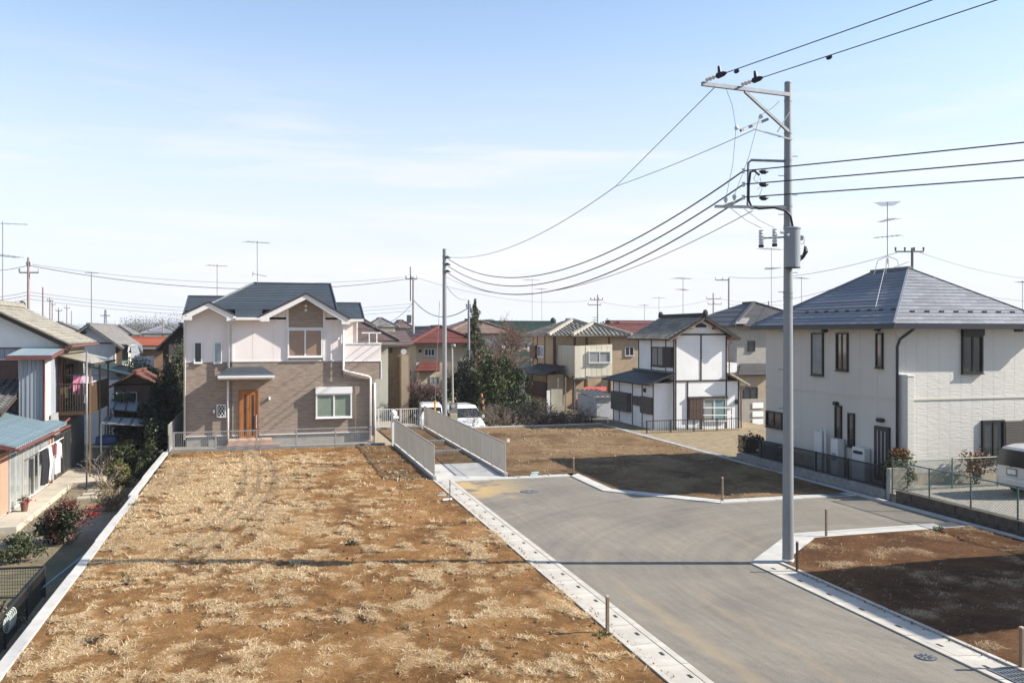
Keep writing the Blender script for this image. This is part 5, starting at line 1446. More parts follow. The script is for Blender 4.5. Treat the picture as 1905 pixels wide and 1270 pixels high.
M_CB, M_CW, M_CP = mat('black_cloth', (0.012, 0.012, 0.016), 0.9, 0.2), mat('white_cloth', (0.70, 0.68, 0.70), 0.9, 0.05), mat('pink_cloth', (0.62, 0.22, 0.34), 0.9, 0.1)
CLX = -8.05
rod = thing('laundry_rod', (CLX, 39, 0.9), 'white laundry rod under the blue lean-to eave', 'rod')
part(rod, 'bar', M_WHITEF, lambda b: b.cyl((CLX, 37.0, 0.92), (CLX, 41.3, 0.95), 0.018, n=8))
for y in (37.2, 41.1):
    part(rod, 'hanger', M_STEEL, lambda b: b.cyl((CLX, y, 0.93), (CLX, y, 1.42), 0.012, n=6))
cloth(trousers(37.9, 0.86, 0.75, 1.35), CLX, 'X', M_CB, 'hanging_trousers', 'black trousers hanging on the rod under the blue lean-to', 'laundry under the lean-to', seed=1)
cloth(trousers(38.75, 0.88, 0.55, 1.3), CLX + 0.02, 'X', M_CW, 'hanging_trousers', 'white trousers hanging beside the black pair under the lean-to', 'laundry under the lean-to', seed=2)
cloth([(39.15, 0.9), (39.65, 0.9), (39.62, 0.45), (39.2, 0.47)], CLX + 0.01, 'X', mat('maroon_cloth', (0.16, 0.03, 0.03), 0.9), 'hanging_cloth', 'small maroon cloth hanging between the white clothes', 'laundry under the lean-to', seed=3)
cloth(shirt(40.2, 0.92, 0.85, 1.3), CLX, 'X', M_CW, 'hanging_shirt', 'long white shirt hanging nearest the salmon panel', 'laundry under the lean-to', seed=4)
rod2 = thing('laundry_rod', (-7.9, 43.5, 3.4), 'laundry rod on the balcony of the old house', 'rod')
part(rod2, 'bar', M_STEEL, lambda b: b.cyl((EX + 0.1, 43.6, 3.48), (BX + 0.3, 43.6, 3.55), 0.018, n=8))
for x in (EX + 0.15, BX - 0.05):
    part(rod2, 'hanger', M_STEEL, lambda b: b.cyl((x, 43.6, 3.5), (x, 43.6, 4.2), 0.012, n=6))
cloth(trousers(-7.95, 3.46, 0.3, 0.85), 43.6, 'Y', M_CP, 'hanging_trousers', 'pink trousers hanging on the balcony of the old house', 'laundry on the balcony', 0.02, seed=5)
cloth(shirt(-7.55, 3.5, 0.42, 0.9), 43.62, 'Y', mat('pale_pink_cloth', (0.66, 0.50, 0.60), 0.9), 'hanging_shirt', 'pale pink shirt hanging on the balcony behind the steel pole', 'laundry on the balcony', 0.02, seed=6)
# flower pot on the terrace
fp = thing('flower_pot', (-8.15, 35.3, -1.0), 'small pot with pink flowers standing on the terrace', 'flower pot')
part(fp, 'pot', mat('brown_pot', (0.13, 0.07, 0.05), 0.7), lambda b: b.cyl((-8.15, 35.3, -1.0), (-8.15, 35.3, -0.72), 0.10, 0.14, n=12))
def pot_leaves(b):
    rs = random.Random(4)
    for _ in range(90):
        c = Vector((-8.15 + rs.gauss(0, .1), 35.3 + rs.gauss(0, .1), -0.6 + rs.gauss(0, .07)))
        d = Vector((rs.gauss(0, 1), rs.gauss(0, 1), rs.gauss(0, .6))).normalized() * 0.07; e = d.cross(Vector((rs.random(), rs.random(), 1))).normalized() * 0.03
        b.face([c - d, c + e, c + d, c - e])
part(fp, 'leaves', mat('pot_leaf', (0.06, 0.11, 0.03), 0.6, 0.3), pot_leaves)
def pot_fl(b):
    rs = random.Random(9)
    for _ in range(26):
        b.ball((-8.05 + rs.gauss(0, .08), 35.25 + rs.gauss(0, .1), -0.62 + rs.gauss(0, .06)), 0.03, n=5, m=3)
part(fp, 'flowers', mat('pink_petal', (0.55, 0.06, 0.14), 0.7), pot_fl)
# dark mesh fence in the lower left yard
mf = thing('mesh_fence', (-5.2, 24.5, YARD), 'dark mesh garden fence with a corner, in the lower left yard', 'fence')
def mesh_leg(p0, p1, n):
    a, c = Vector((p0[0], p0[1], 0)), Vector((p1[0], p1[1], 0)); up = Vector((0, 0, 1))
    part(mf, 'top_rail', M_BLKFENCE, lambda b: b.cyl(a + up * -0.45, c + up * -0.45, 0.03, n=8))
    for k in range(n + 1):
        q = a.lerp(c, k / n)
        part(mf, 'post', M_BLKFENCE, lambda b: b.cyl(q + up * (YARD - 0.1), q + up * -0.42, 0.025, n=8))
    w = MB()
    for k in range(int((c - a).length / 0.06)):
        q = a.lerp(c, (k + .5) * 0.06 / (c - a).length); w.bar(q + up * (YARD + 0.05), q + up * -0.47, 0.008)
    for k in range(8): w.bar(a + up * (YARD + 0.08 + 0.085 * k), c + up * (YARD + 0.08 + 0.085 * k), 0.008)
    tag(w.build('mesh', M_BLKFENCE, mf), kind='stuff')
mesh_leg((-5.2, 24.5), (-5.0, 13.0), 6); mesh_leg((-5.25, 24.5), (-9.5, 24.9), 2)
coil = thing('rope_coil', (-5.1, 20.9, -0.45), 'coil of pale cord hung over the dark mesh fence', 'cord')
for k in range(5):
    y = 20.5 + 0.12 * k
    part(coil, 'loop', mat('pale_cord', (0.42, 0.47, 0.42), 0.8), lambda b: b.tube([Vector((-5.06 + 0.06 * math.cos(t_), y + 0.03 * math.sin(3 * t_), -0.62 + 0.2 * math.sin(t_))) for t_ in [i * 0.524 for i in range(13)]], 0.014, 5))
pr = MB().cyl((-5.25, 24.3, -0.95), (-4.2, 25.7, -0.25), 0.022, n=8)
tag(pr.build('prop_pipe', mat('blue_pipe', (0.22, 0.36, 0.46), 0.5)), 'thin blue pipe leaning from the mesh fence to the retaining wall', 'pipe')

# ================================================================ other houses on the left, further back
def house(name, label, Yf, px0, px1, pye, depth, wallm, roofm, rise, zg=BACK, ov=0.45, kind='gable_y', wins=(), tile=False, n=10, pwin=(M_ALU, M_GLASS), X0=None, X1=None, W_wins=(), E_wins=()):
    """two-storey house whose south wall lies at Yf between two photo columns; eave height from a photo row"""
    pl = ('S', Yf)
    x0 = upx(pl, px0) if X0 is None else X0; x1 = upx(pl, px1) if X1 is None else X1
    ze = at((px0 + px1) / 2, pye, Y=Yf).z
    r_ = thing(name, ((x0 + x1) / 2, Yf, zg), label, 'house')
    yb = Yf + depth
    xm, ym = (x0 + x1) / 2, (Yf + yb) / 2
    zr = ze + rise
    a0, a1, b0, b1 = x0 - ov, x1 + ov, Yf - ov, yb + ov
    if kind == 'gable_y':
        zo_ = ze - ov * rise / (xm - x0)
        part(r_, 'wall', wallm, lambda b: b.box(x0, x1, Yf, yb, zg, ze).slab([(x0, Yf, ze), (x1, Yf, ze), (xm, Yf, zr - 0.05)], depth, (0, 1, 0)))
        planes = [((a0, b1, zo_), (a0, b0, zo_), (xm, b0, zr), (xm, b1, zr)), ((a1, b0, zo_), (a1, b1, zo_), (xm, b1, zr), (xm, b0, zr))]
        rid = [((xm, b0, zr), (xm, b1, zr))]
    elif kind == 'gable_x':
        zo_ = ze - ov * rise / (ym - Yf)
        part(r_, 'wall', wallm, lambda b: b.box(x0, x1, Yf, yb, zg, ze).slab([(x0, Yf, ze), (x0, yb, ze), (x0, ym, zr - 0.05)], x1 - x0, (1, 0, 0)))
        planes = [((a0, b0, zo_), (a1, b0, zo_), (a1, ym, zr), (a0, ym, zr)), ((a1, b1, zo_), (a0, b1, zo_), (a0, ym, zr), (a1, ym, zr))]
        rid = [((a0, ym, zr), (a1, ym, zr))]
    else:
        part(r_, 'wall', wallm, lambda b: b.box(x0, x1, Yf, yb, zg, ze))
        h = min(a1 - a0, b1 - b0) / 2
        if a1 - a0 >= b1 - b0: p, q = (a0 + h, (b0 + b1) / 2, zr), (a1 - h, (b0 + b1) / 2, zr)
        else: p, q = (xm, b0 + h, zr), (xm, b1 - h, zr)
        if a1 - a0 >= b1 - b0:
            planes = [((a0, b0, ze), (a1, b0, ze), q, p), ((a1, b0, ze), (a1, b1, ze), q, q), ((a1, b1, ze), (a0, b1, ze), p, q), ((a0, b1, ze), (a0, b0, ze), p, p)]
            hips = [((a0, b0, ze), p), ((a1, b0, ze), q)]
        else:
            planes = [((a0, b0, ze), (a1, b0, ze), p, p), ((a1, b0, ze), (a1, b1, ze), q, p), ((a1, b1, ze), (a0, b1, ze), q, q), ((a0, b1, ze), (a0, b0, ze), p, q)]
            hips = [((a0, b0, ze), p), ((a1, b0, ze), p)]
        rid = [(p, q)] + hips
    for k, pz in enumerate(planes):
        if tile and k < 2: tile_roof(r_, *pz, roofm, 'tile_' + roofm.name, 0.3, 0.3, tile if k == 0 else 60, h=0.06)
        else: roof_plane(r_, *pz, roofm, n if k < 2 else 5, None, 0.03, 'tile')
    for a, c in rid:
        part(r_, 'ridge_cap', roofm, lambda b: b.bar(Vector(a) + Vector((0, 0, .05)), Vector(c) + Vector((0, 0, .05)), 0.24, 0.14))
    part(r_, 'fascia', M_BROWNF, lambda b: b.box(a0 + 0.02, a1 - 0.02, b0 + 0.02, b0 + 0.06, ze - 0.18, ze - 0.06) if kind != 'gable_y' else b.bar((x0, Yf - 0.03, ze - 0.05), (x1, Yf - 0.03, ze - 0.05), 0.04, 0.08))
    for w_ in wins:
        window(r_, pl, rpx(pl, *w_[:4]), w_[4] if len(w_) > 4 else 2, *pwin, 0.07, 0.08)
    for w_ in W_wins:
        window(r_, ('W', x0), rpx(('W', x0), *w_[:4]), 2, *pwin, 0.07, 0.08)
    for w_ in E_wins:
        window(r_, ('E', x1), w_, 2, *pwin, 0.07, 0.08)
    return r_, (x0, x1, Yf, yb, ze, zr, xm, ym)
M_KAWG = mat('grey_tile', (0.145, 0.14, 0.135), 0.75, 0.25, 3, rnd=0.2)
h2, g2 = house('gabled_house', 'white gabled house with grey tiles and laundry balcony behind the old house', 62.5, 118, 214, 637, 9, mat('pale_siding', (0.46, 0.47, 0.46), 0.7, 0.06, 2), M_KAWG, 1.15, YARD, 0.5, 'gable_y', tile=200)
part(h2, 'gable_vent', M_BLACKF, lambda b: b.box(*sorted((at(151, 619, Y=62.4).x, at(160, 619, Y=62.4).x)), 62.4, 62.5, at(155, 621, Y=62.4).z, at(155, 617, Y=62.4).z))
part(h2, 'eave_band', mat('cream_wall', (0.55, 0.50, 0.40), 0.8), lambda b: b.box(g2[1] + 0.002, g2[1] + 0.03, 62.5, 71.5, 1.0, g2[4]))
ribbed(h2, ('S', 62.5), g2[0], g2[1], 0.8, at(170, 637, Y=62.5).z - 0.6, 0.45, MATS['pale_siding'])
bx_ = g2[1] + 0.03
b2 = part(h2, 'balcony', mat('rail_dark', (0.06, 0.05, 0.05), 0.6), lambda b: b.box(bx_, bx_ + 1.3, 62.9, 66.5, 2.4, 2.55))
part(h2, 'balcony_door', mat('brown_panel', (0.13, 0.085, 0.06), 0.7), lambda b: b.box(bx_, bx_ + 0.35, 62.75, 62.85, 2.5, 4.6))
for k in range(9):
    part(b2, 'baluster', M_WHITEF if k == 8 else MATS['rail_dark'], lambda b: b.box(bx_ + 0.15 * k, bx_ + 0.15 * k + 0.05, 62.9, 62.95, 2.55, 3.7))
part(b2, 'handrail', MATS['rail_dark'], lambda b: b.box(bx_, bx_ + 1.32, 62.88, 62.97, 3.7, 3.78))
part(b2, 'balcony_post', M_WHITEF, lambda b: b.box(bx_ + 1.26, bx_ + 1.33, 62.9, 62.97, YARD, 3.7))
for k, (col, nm, lb) in enumerate((((0.012, 0.012, 0.015), 'hanging_shirt', 'black shirt drying on the balcony of the white gabled house'), ((0.66, 0.68, 0.68), 'hanging_shirt', 'white shirt drying beside the black one on the far balcony'),
                               ((0.30, 0.46, 0.36), 'hanging_towel', 'green towel drying on the far balcony'), ((0.70, 0.62, 0.64), 'hanging_sheet', 'pale sheet hanging over the rail of the far balcony'))):
    m_ = mat('far_cloth%d' % k, col, 0.9)
    if k < 2: cloth(shirt(bx_ + 0.45 + 0.7 * k, 4.6, 0.75, 1.0), 62.8, 'Y', m_, nm, lb, 'laundry on the far balcony', 0.03, 20 + k)
    elif k == 2: cloth([(bx_ + 0.2, 3.75), (bx_ + 0.75, 3.75), (bx_ + 0.72, 3.3), (bx_ + 0.22, 3.32)], 62.82, 'Y', m_, nm, lb, 'laundry on the far balcony', 0.03, 23)
    else: cloth([(bx_ + 1.0, 3.8), (bx_ + 2.3, 3.85), (bx_ + 2.28, 2.9), (bx_ + 1.05, 2.8)], 62.78, 'Y', m_, nm, lb, 'laundry on the far balcony', 0.05, 24)
part(h2, 'antenna', M_MAST, lambda b: b.tube([(at(170, 507, Y=65).x, 65, g2[5] - 0.3), at(170, 507, Y=65)], 0.03, 5))
part(h2, 'antenna_elements', M_MAST, lambda b: [b.tube([at(159 + 3.5 * k, 507.5, Y=64.6 + .1 * k), at(161 + 3.5 * k, 507, Y=65.5 + .1 * k)], 0.02, 4) for k in range(7)] and b.tube([at(158, 507, Y=65), at(184, 508, Y=65)], 0.02, 4))
# one-storey wing with a dark green metal roof
gw = thing('green_roof_annex', (-9.5, 57.5, YARD), 'single storey annex with dark green sheet roof below the laundry balcony', 'house')
z0 = at(200, 705, Y=57).z
part(gw, 'wall', M_PLW, lambda b: b.box(-12.6, -6.6, 57.0, 62.0, YARD, z0 - 0.05))
M_DKGREEN = mat('dark_green_sheet', (0.018, 0.036, 0.035), 0.5, 0.15, 3)
e0, e1 = at(150, 677, Y=56.6), at(266, 703, Y=56.6)
roof_plane(gw, (e0.x, 56.6, e0.z - 0.0), (e1.x, 56.6, e1.z), (e1.x, 62.3, e1.z + 0.12), (e0.x, 62.3, e0.z + 0.12), M_DKGREEN, 1, 0.5, 0.02, 'metal_sheet')
# brown shed with red-brown gable roof
sh_, gs = house('brown_shed', 'brown shed with red ridge and shaded gable below the green roofed annex', 53.5, 212, 291, 713, 4, mat('brown_board_wall', (0.17, 0.105, 0.075), 0.8, 0.15, 3, stretch=(6, 6, .6)), mat('red_brown_sheet', (0.15, 0.06, 0.038), 0.6, 0.2, 3), 0.62, YARD, 0.4, 'gable_y', n=4)
window(sh_, ('S', 53.5), rpx(('S', 53.5), 216, 729, 255, 748), 3, M_ALU, M_GLASS, 0.05, 0.05)
lad = part(sh_, 'ladder', M_STEEL, lambda b: b.bar(at(224, 727, Y=53.2), at(224, 750, Y=53.2), 0.04))
part(lad, 'ladder_rail', M_STEEL, lambda b: b.bar(at(238, 727, Y=53.2), at(238, 750, Y=53.2), 0.04))
for py in (730, 735, 740, 745): part(lad, 'rung', M_STEEL, lambda b: b.bar(at(224, py, Y=53.2), at(238, py, Y=53.2), 0.03))
# two corrugated carport roofs
M_CORR = mat('grey_corrugated', (0.24, 0.25, 0.265), 0.45, 0.2, 2, metal=0.3)
def carport(label, q, nb_):
    root = thing('carport', (q[0].x, q[0].y, YARD), label, 'carport')
    part(root, 'roof_sheet', M_CORR, lambda b: b.slab(q, 0.03))
    for k in range(26):
        a, c = q[0].lerp(q[1], (k + .5) / 26), q[3].lerp(q[2], (k + .5) / 26)
        part(root, 'corrugation', M_CORR, lambda b: b.bar(a + Vector((0, 0, .015)), c + Vector((0, 0, .015)), 0.05, 0.04))
    for k in range(nb_):
        a, c = q[0].lerp(q[1], (k + .5) / nb_), q[3].lerp(q[2], (k + .5) / nb_)
        part(root, 'batten', mat('dark_batten', (0.05, 0.06, 0.08), 0.7), lambda b: b.bar(a + Vector((0, 0, .05)), c + Vector((0, 0, .05)), 0.09, 0.05))
    for p in q: part(root, 'post', M_STEEL, lambda b: b.bar((p.x, p.y, YARD), p, 0.06))
carport('carport with grey corrugated sheets and dark battens before the brown shed', [at(200, 761, Y=48), at(290, 767, Y=48), at(289, 752, Y=51), at(206, 744, Y=51)], 4)
carport('lower carport of pale corrugated sheets with a blue edge', [at(188, 787, Y=45), at(276, 792, Y=45), at(279, 780, Y=47.2), at(196, 776, Y=47.2)], 4)
tb = thing('blue_tarp_bundle', (-6.3, 45.2, YARD), 'blue wrapped bundle stored under the lower carport', 'bundle')
part(tb, 'bundle', mat('blue_tarp', (0.03, 0.06, 0.16), 0.5, 0.2), lambda b: b.box(-7.5, -6.6, 45.4, 46.4, 0.1, 0.5), bevel=0.1)
part(tb, 'rack', M_IRON, lambda b: b.box(-7.7, -4.9, 45.2, 46.5, 0.02, 0.09).box(-7.7, -7.6, 45.2, 45.3, YARD, 0.02).box(-5.0, -4.9, 45.2, 45.3, YARD, 0.02))
# houses beside the new house on the left
dh, gd = house('dark_house', 'dark walled house with black roof half hidden behind the new house', 57.5, 303, 372, 637, 8, mat('dark_wall', (0.06, 0.045, 0.04), 0.8, 0.15), M_BLKROOF, 1.1, YARD, 0.5, 'gable_y')
part(dh, 'tan_wall', mat('tan_wall', (0.36, 0.28, 0.22), 0.8, 0.08), lambda b: b.box(*sorted((at(314, 650, Y=57.4).x, at(345, 650, Y=57.4).x)), 57.44, 57.498, YARD, at(330, 640, Y=57.5).z))
rb_, gr = house('brown_house', 'brown house under a bright red roof between the left houses', 78, 236, 303, 641, 8, mat('brown_render', (0.24, 0.155, 0.10), 0.85, 0.1), mat('bright_red_sheet', (0.34, 0.09, 0.04), 0.5, 0.12, 3, rnd=0.1), 0.5, YARD, 0.3, 'gable_x', wins=((258, 664, 282, 690, 2),))
part(rb_, 'grey_eave', mat('grey_eave', (0.22, 0.21, 0.20), 0.8), lambda b: b.box(gr[0] - 0.6, gr[1] + 0.5, 77.2, 78, gr[4] - 0.35, gr[4] - 0.2))

# ================================================================ utility poles and lines
M_POLE = mat('pole_steel', (0.235, 0.25, 0.265), 0.5, 0.10, 2.5, 0.1, 20, metal=0.25, stretch=(1, 1, 0.4))
M_POLEC = mat('pole_concrete', (0.36, 0.345, 0.325), 0.8, 0.1, 2)
M_WIRE = mat('black_cable', (0.012, 0.014, 0.022), 0.5, 0.1)
M_WIREG = mat('grey_cable', (0.16, 0.18, 0.20), 0.5, 0.1)
M_CERAM = mat('white_ceramic', (0.60, 0.60, 0.60), 0.3, 0.05)
M_TRAFO = mat('transformer_grey', (0.23, 0.255, 0.29), 0.45, 0.06, 2, metal=0.1)
def q_(px, py, dt=0.0): return at(px, py, t=20.77 + dt)
PB = at(1466, 1047, t=20.77)
PX, PY = PB.x, PB.y
ptop = at(1462, 155, t=20.77).z
mp_ = thing('utility_pole', (PX, PY, 0.0), 'tall grey utility pole with transformer and crossarms at the road corner', 'utility pole')
part(mp_, 'shaft', M_POLE, lambda b: b.cyl((PX, PY, -0.3), (PX, PY, ptop), 0.132, 0.083, n=24), smooth=False)
part(mp_, 'pole_cap', M_POLE, lambda b: b.cyl((PX, PY, ptop), (PX, PY, ptop + 0.03), 0.09, 0.07, n=20))
for py in (188, 248, 298, 384, 421, 545, 553, 1040):
    z = at(1462, py, t=20.77).z
    rr_ = 0.132 + (0.083 - 0.132) * z / ptop + 0.008
    part(mp_, 'band', M_STEEL if py < 900 else M_WHITEF, lambda b: b.cyl((PX, PY, z - 0.02), (PX, PY, z + 0.02), rr_, n=20))
for k, py in enumerate(range(255, 860, 36)):
    if 418 < py < 505: continue
    p = q_(1463, py); s_ = 1 if k % 2 else -1
    part(mp_, 'step_bolt', M_STEEL, lambda b: b.cyl((PX, PY, p.z), (PX + 0.22 * s_, PY - 0.06 * s_, p.z), 0.009, n=6))
tipA = at(1306, 156, t=19.74)
armz = at(1455, 179, t=20.77).z
arm0, arm1 = Vector((PX - 0.05, PY - 0.12, armz)), Vector((tipA.x, tipA.y, armz))
part(mp_, 'crossarm', M_STEEL, lambda b: b.bar(arm0, arm1, 0.075, 0.085))
part(mp_, 'arm_brace', M_STEEL, lambda b: b.bar(arm0.lerp(arm1, 0.52) + Vector((0, 0, -0.05)), (PX - 0.06, PY - 0.11, at(1450, 247, t=20.77).z), 0.06))
def strain(p, d, name='strain_insulator'):
    """string of ribbed insulators ending in a dark cover"""
    d = d.normalized()
    r_ = part(mp_, name, M_CERAM, lambda b: b.tube([p + d * (0.05 * k) for k in range(9)], [0.02, 0.05, 0.022, 0.055, 0.022, 0.05, 0.022, 0.04, 0.02], 10))
    part(r_, 'cover', M_WIRE, lambda b: b.tube([p + d * 0.34, p + d * 0.40, p + d * 0.55, p + d * 0.66], [0.035, 0.07, 0.06, 0.02], 8))
    part(r_, 'horn', M_WIRE, lambda b: b.cyl(p + d * 0.45 + Vector((0, 0, 0.03)), p + d * 0.42 + Vector((0, 0, 0.2)), 0.05, 0.03, n=8))
wires = []
A1, A2 = arm0.lerp(arm1, 0.96) + Vector((0, 0, 0.09)), arm0.lerp(arm1, 0.56) + Vector((0, 0, 0.09))
B1, B2 = at(1725, 0, t=15.03), at(1845, 0, t=15.03)
strain(A1, B1 - A1); strain(A2, B2 - A2)
# diagonal lower arm with post insulators
l0, l1 = q_(1378, 243, -0.5), q_(1428, 222, 0.1)
part(mp_, 'side_arm', M_STEEL, lambda b: b.bar(l0, l1, 0.06))
part(mp_, 'side_brace', M_WHITEF, lambda b: b.bar(q_(1402, 240, -0.2), q_(1474, 260, -0.1), 0.03))
part(mp_, 'side_brace', M_WHITEF, lambda b: b.bar(q_(1446, 246, -0.1), q_(1470, 207, -0.1), 0.022))
for px, py in ((1369, 238), (1414, 217)):
    c = q_(px, py, -0.3)
    part(mp_, 'post_insulator', M_CERAM, lambda b: b.tube([c + Vector((-.03, 0, 0)), c, c + Vector((.03, 0, 0)), c + Vector((0.08, 0, 0))], [0.02, 0.06, 0.05, 0.015], 10))
# low-voltage bracket: a bent square tube
part(mp_, 'wire_bracket', M_STEEL, lambda b: b.tube([q_(1462, 300), q_(1398, 298, -0.1), q_(1392, 303, -0.1), q_(1391, 383, -0.1), q_(1397, 387, -0.1), q_(1462, 384)], 0.03, 8))
for py in (318, 343, 367):
    c = q_(1383, py, -0.1)
    part(mp_, 'spool_insulator', M_CERAM, lambda b: b.tube([c + Vector((0, 0, -.05)), c + Vector((0, 0, -.02)), c + Vector((0, 0, .02)), c + Vector((0, 0, .05))], [0.045, 0.03, 0.03, 0.045], 8))
part(mp_, 'lower_arm', M_STEEL, lambda b: b.bar(q_(1330, 384, -0.35), q_(1462, 386, -0.1), 0.06))
part(mp_, 'lower_side_arm', M_STEEL, lambda b: b.bar(q_(1346, 384, -0.2), q_(1380, 371, 0.5), 0.055))
for px, py in ((1350, 372), (1366, 367)):
    c = q_(px, py, 0.1)
    part(mp_, 'post_insulator', M_CERAM, lambda b: b.tube([c + Vector((0, 0, -.07)), c, c + Vector((0, 0, .04)), c + Vector((0, 0, .07))], [0.02, 0.05, 0.045, 0.02], 10))
# service cable looping from the bracket to the transformer
part(mp_, 'service_cable', M_WIRE, lambda b: b.tube([q_(1413, 326, -0.2), q_(1404, 318, -0.2), q_(1396, 320, -0.2), q_(1393, 345, -0.2), q_(1393, 372, -0.2), q_(1398, 384, -0.22), q_(1412, 388, -0.22), q_(1440, 386, -0.2), q_(1462, 392, -0.2), q_(1471, 402, -0.2), q_(1475, 424, -0.2)], 0.028, 8), smooth=True)
for py in (319, 343, 368):
    part(mp_, 'cable_splice', M_WIRE, lambda b: b.tube([q_(1412, py, -0.15), q_(1417, py + 1, -0.15), q_(1424, py + 1, -0.15), q_(1430, py, -0.15)], [0.012, 0.05, 0.05, 0.012], 8))
part(mp_, 'jumper', mat('red_grey_wire', (0.30, 0.18, 0.20), 0.5), lambda b: b.tube([q_(1407, 322, -.15), q_(1402, 333, -.15), q_(1408, 340, -.15), q_(1414, 330, -.15), q_(1417, 345, -.15), q_(1408, 353, -.15), q_(1418, 350, -.15), q_(1412, 366, -.15)], 0.007, 5))
# transformer drum
tcx, tcy = PX + 0.02 - 0.27 * SA * 0.9, PY - 0.27 * CA * 0.9
tz0, tz1 = at(1468, 497, t=20.5).z, at(1468, 426, t=20.5).z
tf_ = part(mp_, 'transformer', M_TRAFO, lambda b: b.cyl((tcx, tcy, tz0), (tcx, tcy, tz1), 0.185, n=28), smooth=False)
part(tf_, 'lid', M_TRAFO, lambda b: b.tube([(tcx, tcy, tz1 + 0.002), (tcx, tcy, tz1 + 0.03), (tcx, tcy, tz1 + 0.05)], [0.20, 0.20, 0.14], 28))
part(tf_, 'base_rim', M_BLACKF, lambda b: b.cyl((tcx, tcy, tz0 - 0.02), (tcx, tcy, tz0 - 0.001), 0.19, n=28))
for py in (442, 478):
    part(tf_, 'lug', M_IRON, lambda b: b.box(tcx + 0.18, tcx + 0.27, tcy - 0.05, tcy + 0.05, at(1480, py, t=20.5).z - 0.05, at(1480, py, t=20.5).z + 0.05))
part(tf_, 'bushing', M_CERAM, lambda b: b.tube([q_(1452, 432, -.5), q_(1458, 432, -.5)], 0.035, 8))
part(tf_, 'bushing', M_CERAM, lambda b: b.ball(q_(1466, 437, -.55), 0.03, n=8, m=5))
part(tf_, 'earth_wire', M_WIREG, lambda b: b.tube([q_(1490 + 7 * math.cos(a_ * 0.7), 446 + 8 * math.sin(a_ * 0.7), -.2) for a_ in range(20)] + [q_(1497, 458, -.2)], 0.006, 4))
part(tf_, 'cable_tail', M_WIRE, lambda b: b.tube([q_(1498, 458, -.2), q_(1499, 468, -.2), q_(1494, 478, -.2), q_(1489, 485, -.2)], [0.03, 0.06, 0.04, 0.012], 6))
for px, py in ((1416, 442), (1441, 440)):
    c = q_(px, py, -0.3)
    cu = part(mp_, 'fuse_cutout', M_CERAM, lambda b: b.tube([c + Vector((0, 0, -.17 + .034 * k)) for k in range(11)], [0.04 if k % 2 else 0.062 for k in range(11)], 10))
    part(cu, 'fuse_cap', M_WIRE, lambda b: b.cyl(c + Vector((0, 0, -.23)), c + Vector((0, 0, -.17)), 0.06, n=8))
part(mp_, 'cutout_bracket', M_STEEL, lambda b: b.bar(q_(1420, 443, -.25), q_(1462, 441, -.1), 0.035))
for a_, c_ in (((1347, 155), (1369, 236)), ((1369, 240), (1350, 370)), ((1412, 220), (1366, 364)), ((1450, 188), (1416, 214))):
    m0 = q_((a_[0] + c_[0]) / 2 + 4, (a_[1] + c_[1]) / 2, -.3)
    part(mp_, 'jumper', M_WIREG, lambda b: b.tube([q_(*a_, -.5), m0, q_(*c_, -.3)], 0.006, 4))
for a_, c_ in (((1360, 388), (1416, 424)), ((1384, 388), (1441, 424))):
    part(mp_, 'jumper', M_WIREG, lambda b: b.tube([q_(*a_, -.2), q_((a_[0] + c_[0]) / 2, (a_[1] + c_[1]) / 2 + 4, -.3), q_(*c_, -.3)], 0.006, 4))

def wire(label, a, c, sag, r=0.012, m=M_WIRE, n=28, name='power_line', group=None):
    a, c = Vector(a), Vector(c)
    pts = [a.lerp(c, k / n) - Vector((0, 0, 4 * sag * (k / n) * (1 - k / n))) for k in range(n + 1)]
    o = MB().tube(pts, r, 5).build(name, m, smooth=True)
    return tag(o, label, 'cable', group)
wire('uppermost high voltage line from the crossarm tip to the upper right', A1 + (B1 - A1).normalized() * 0.6, A1 + (B1 - A1) * 3.2, 0.04, 0.011)
wire('second high voltage line from the crossarm to the upper right', A2 + (B2 - A2).normalized() * 0.6, A2 + (B2 - A2) * 3.2, 0.04, 0.011)
for (wa, wb), s_ in zip(((A1, B1), (A2, B2)), (0.42, 0.42)):
    c = wa + (wb - wa) * s_ * (1.0 if wa is A2 else 0.42)
    part(mp_, 'line_clamp', M_WIRE, lambda b: b.ball(c - Vector((0, 0, 0.05)), 0.05, 0.09, 0.045, n=8, m=5))
P2 = Vector((0, 0, 0)); p2 = at(827, 600, Y=49.0); P2x, P2y = p2.x, p2.y
nm = ('upper', 'middle', 'lower')
for k, (py, pr_, pl_) in enumerate(((318, 260, 477), (343, 293, 490), (367, 325, 503))):
    a = q_(1383, py, -0.1)
    bR = at(1905, pr_, t=17.2)
    wire(nm[k] + ' of the three low voltage lines running right from the utility pole', a, a + (bR - a) * 3.0, 0.06, 0.015)
    wire(nm[k] + ' of the three sagging lines between the tall pole and the slim pole', a, (P2x, P2y, at(827, pl_, Y=49.0).z), 1.78, 0.019, n=40)
wire('thin telephone line sagging between the two poles below the power lines', q_(1400, 392, -0.1), (P2x, P2y, at(827, 513, Y=49.0).z), 1.45, 0.010, M_WIREG, 36, 'telephone_line')
NODE = at(1145, 347, t=27.0)
wire('guy wire from the crossarm down to the joint in mid air', arm0.lerp(arm1, 0.84), NODE, 0.0, 0.010, M_WIREG, 4, 'guy_wire')
wire('guy wire from the side arm to the joint in mid air', q_(1404, 241, -0.2), NODE, 0.05, 0.009, M_WIREG, 8, 'guy_wire')
wire('messenger wire from the mid air joint to the top of the slim pole', NODE, (P2x, P2y, at(827, 477, Y=49.0).z), 0.75, 0.012, M_WIREG, 24, 'guy_wire')

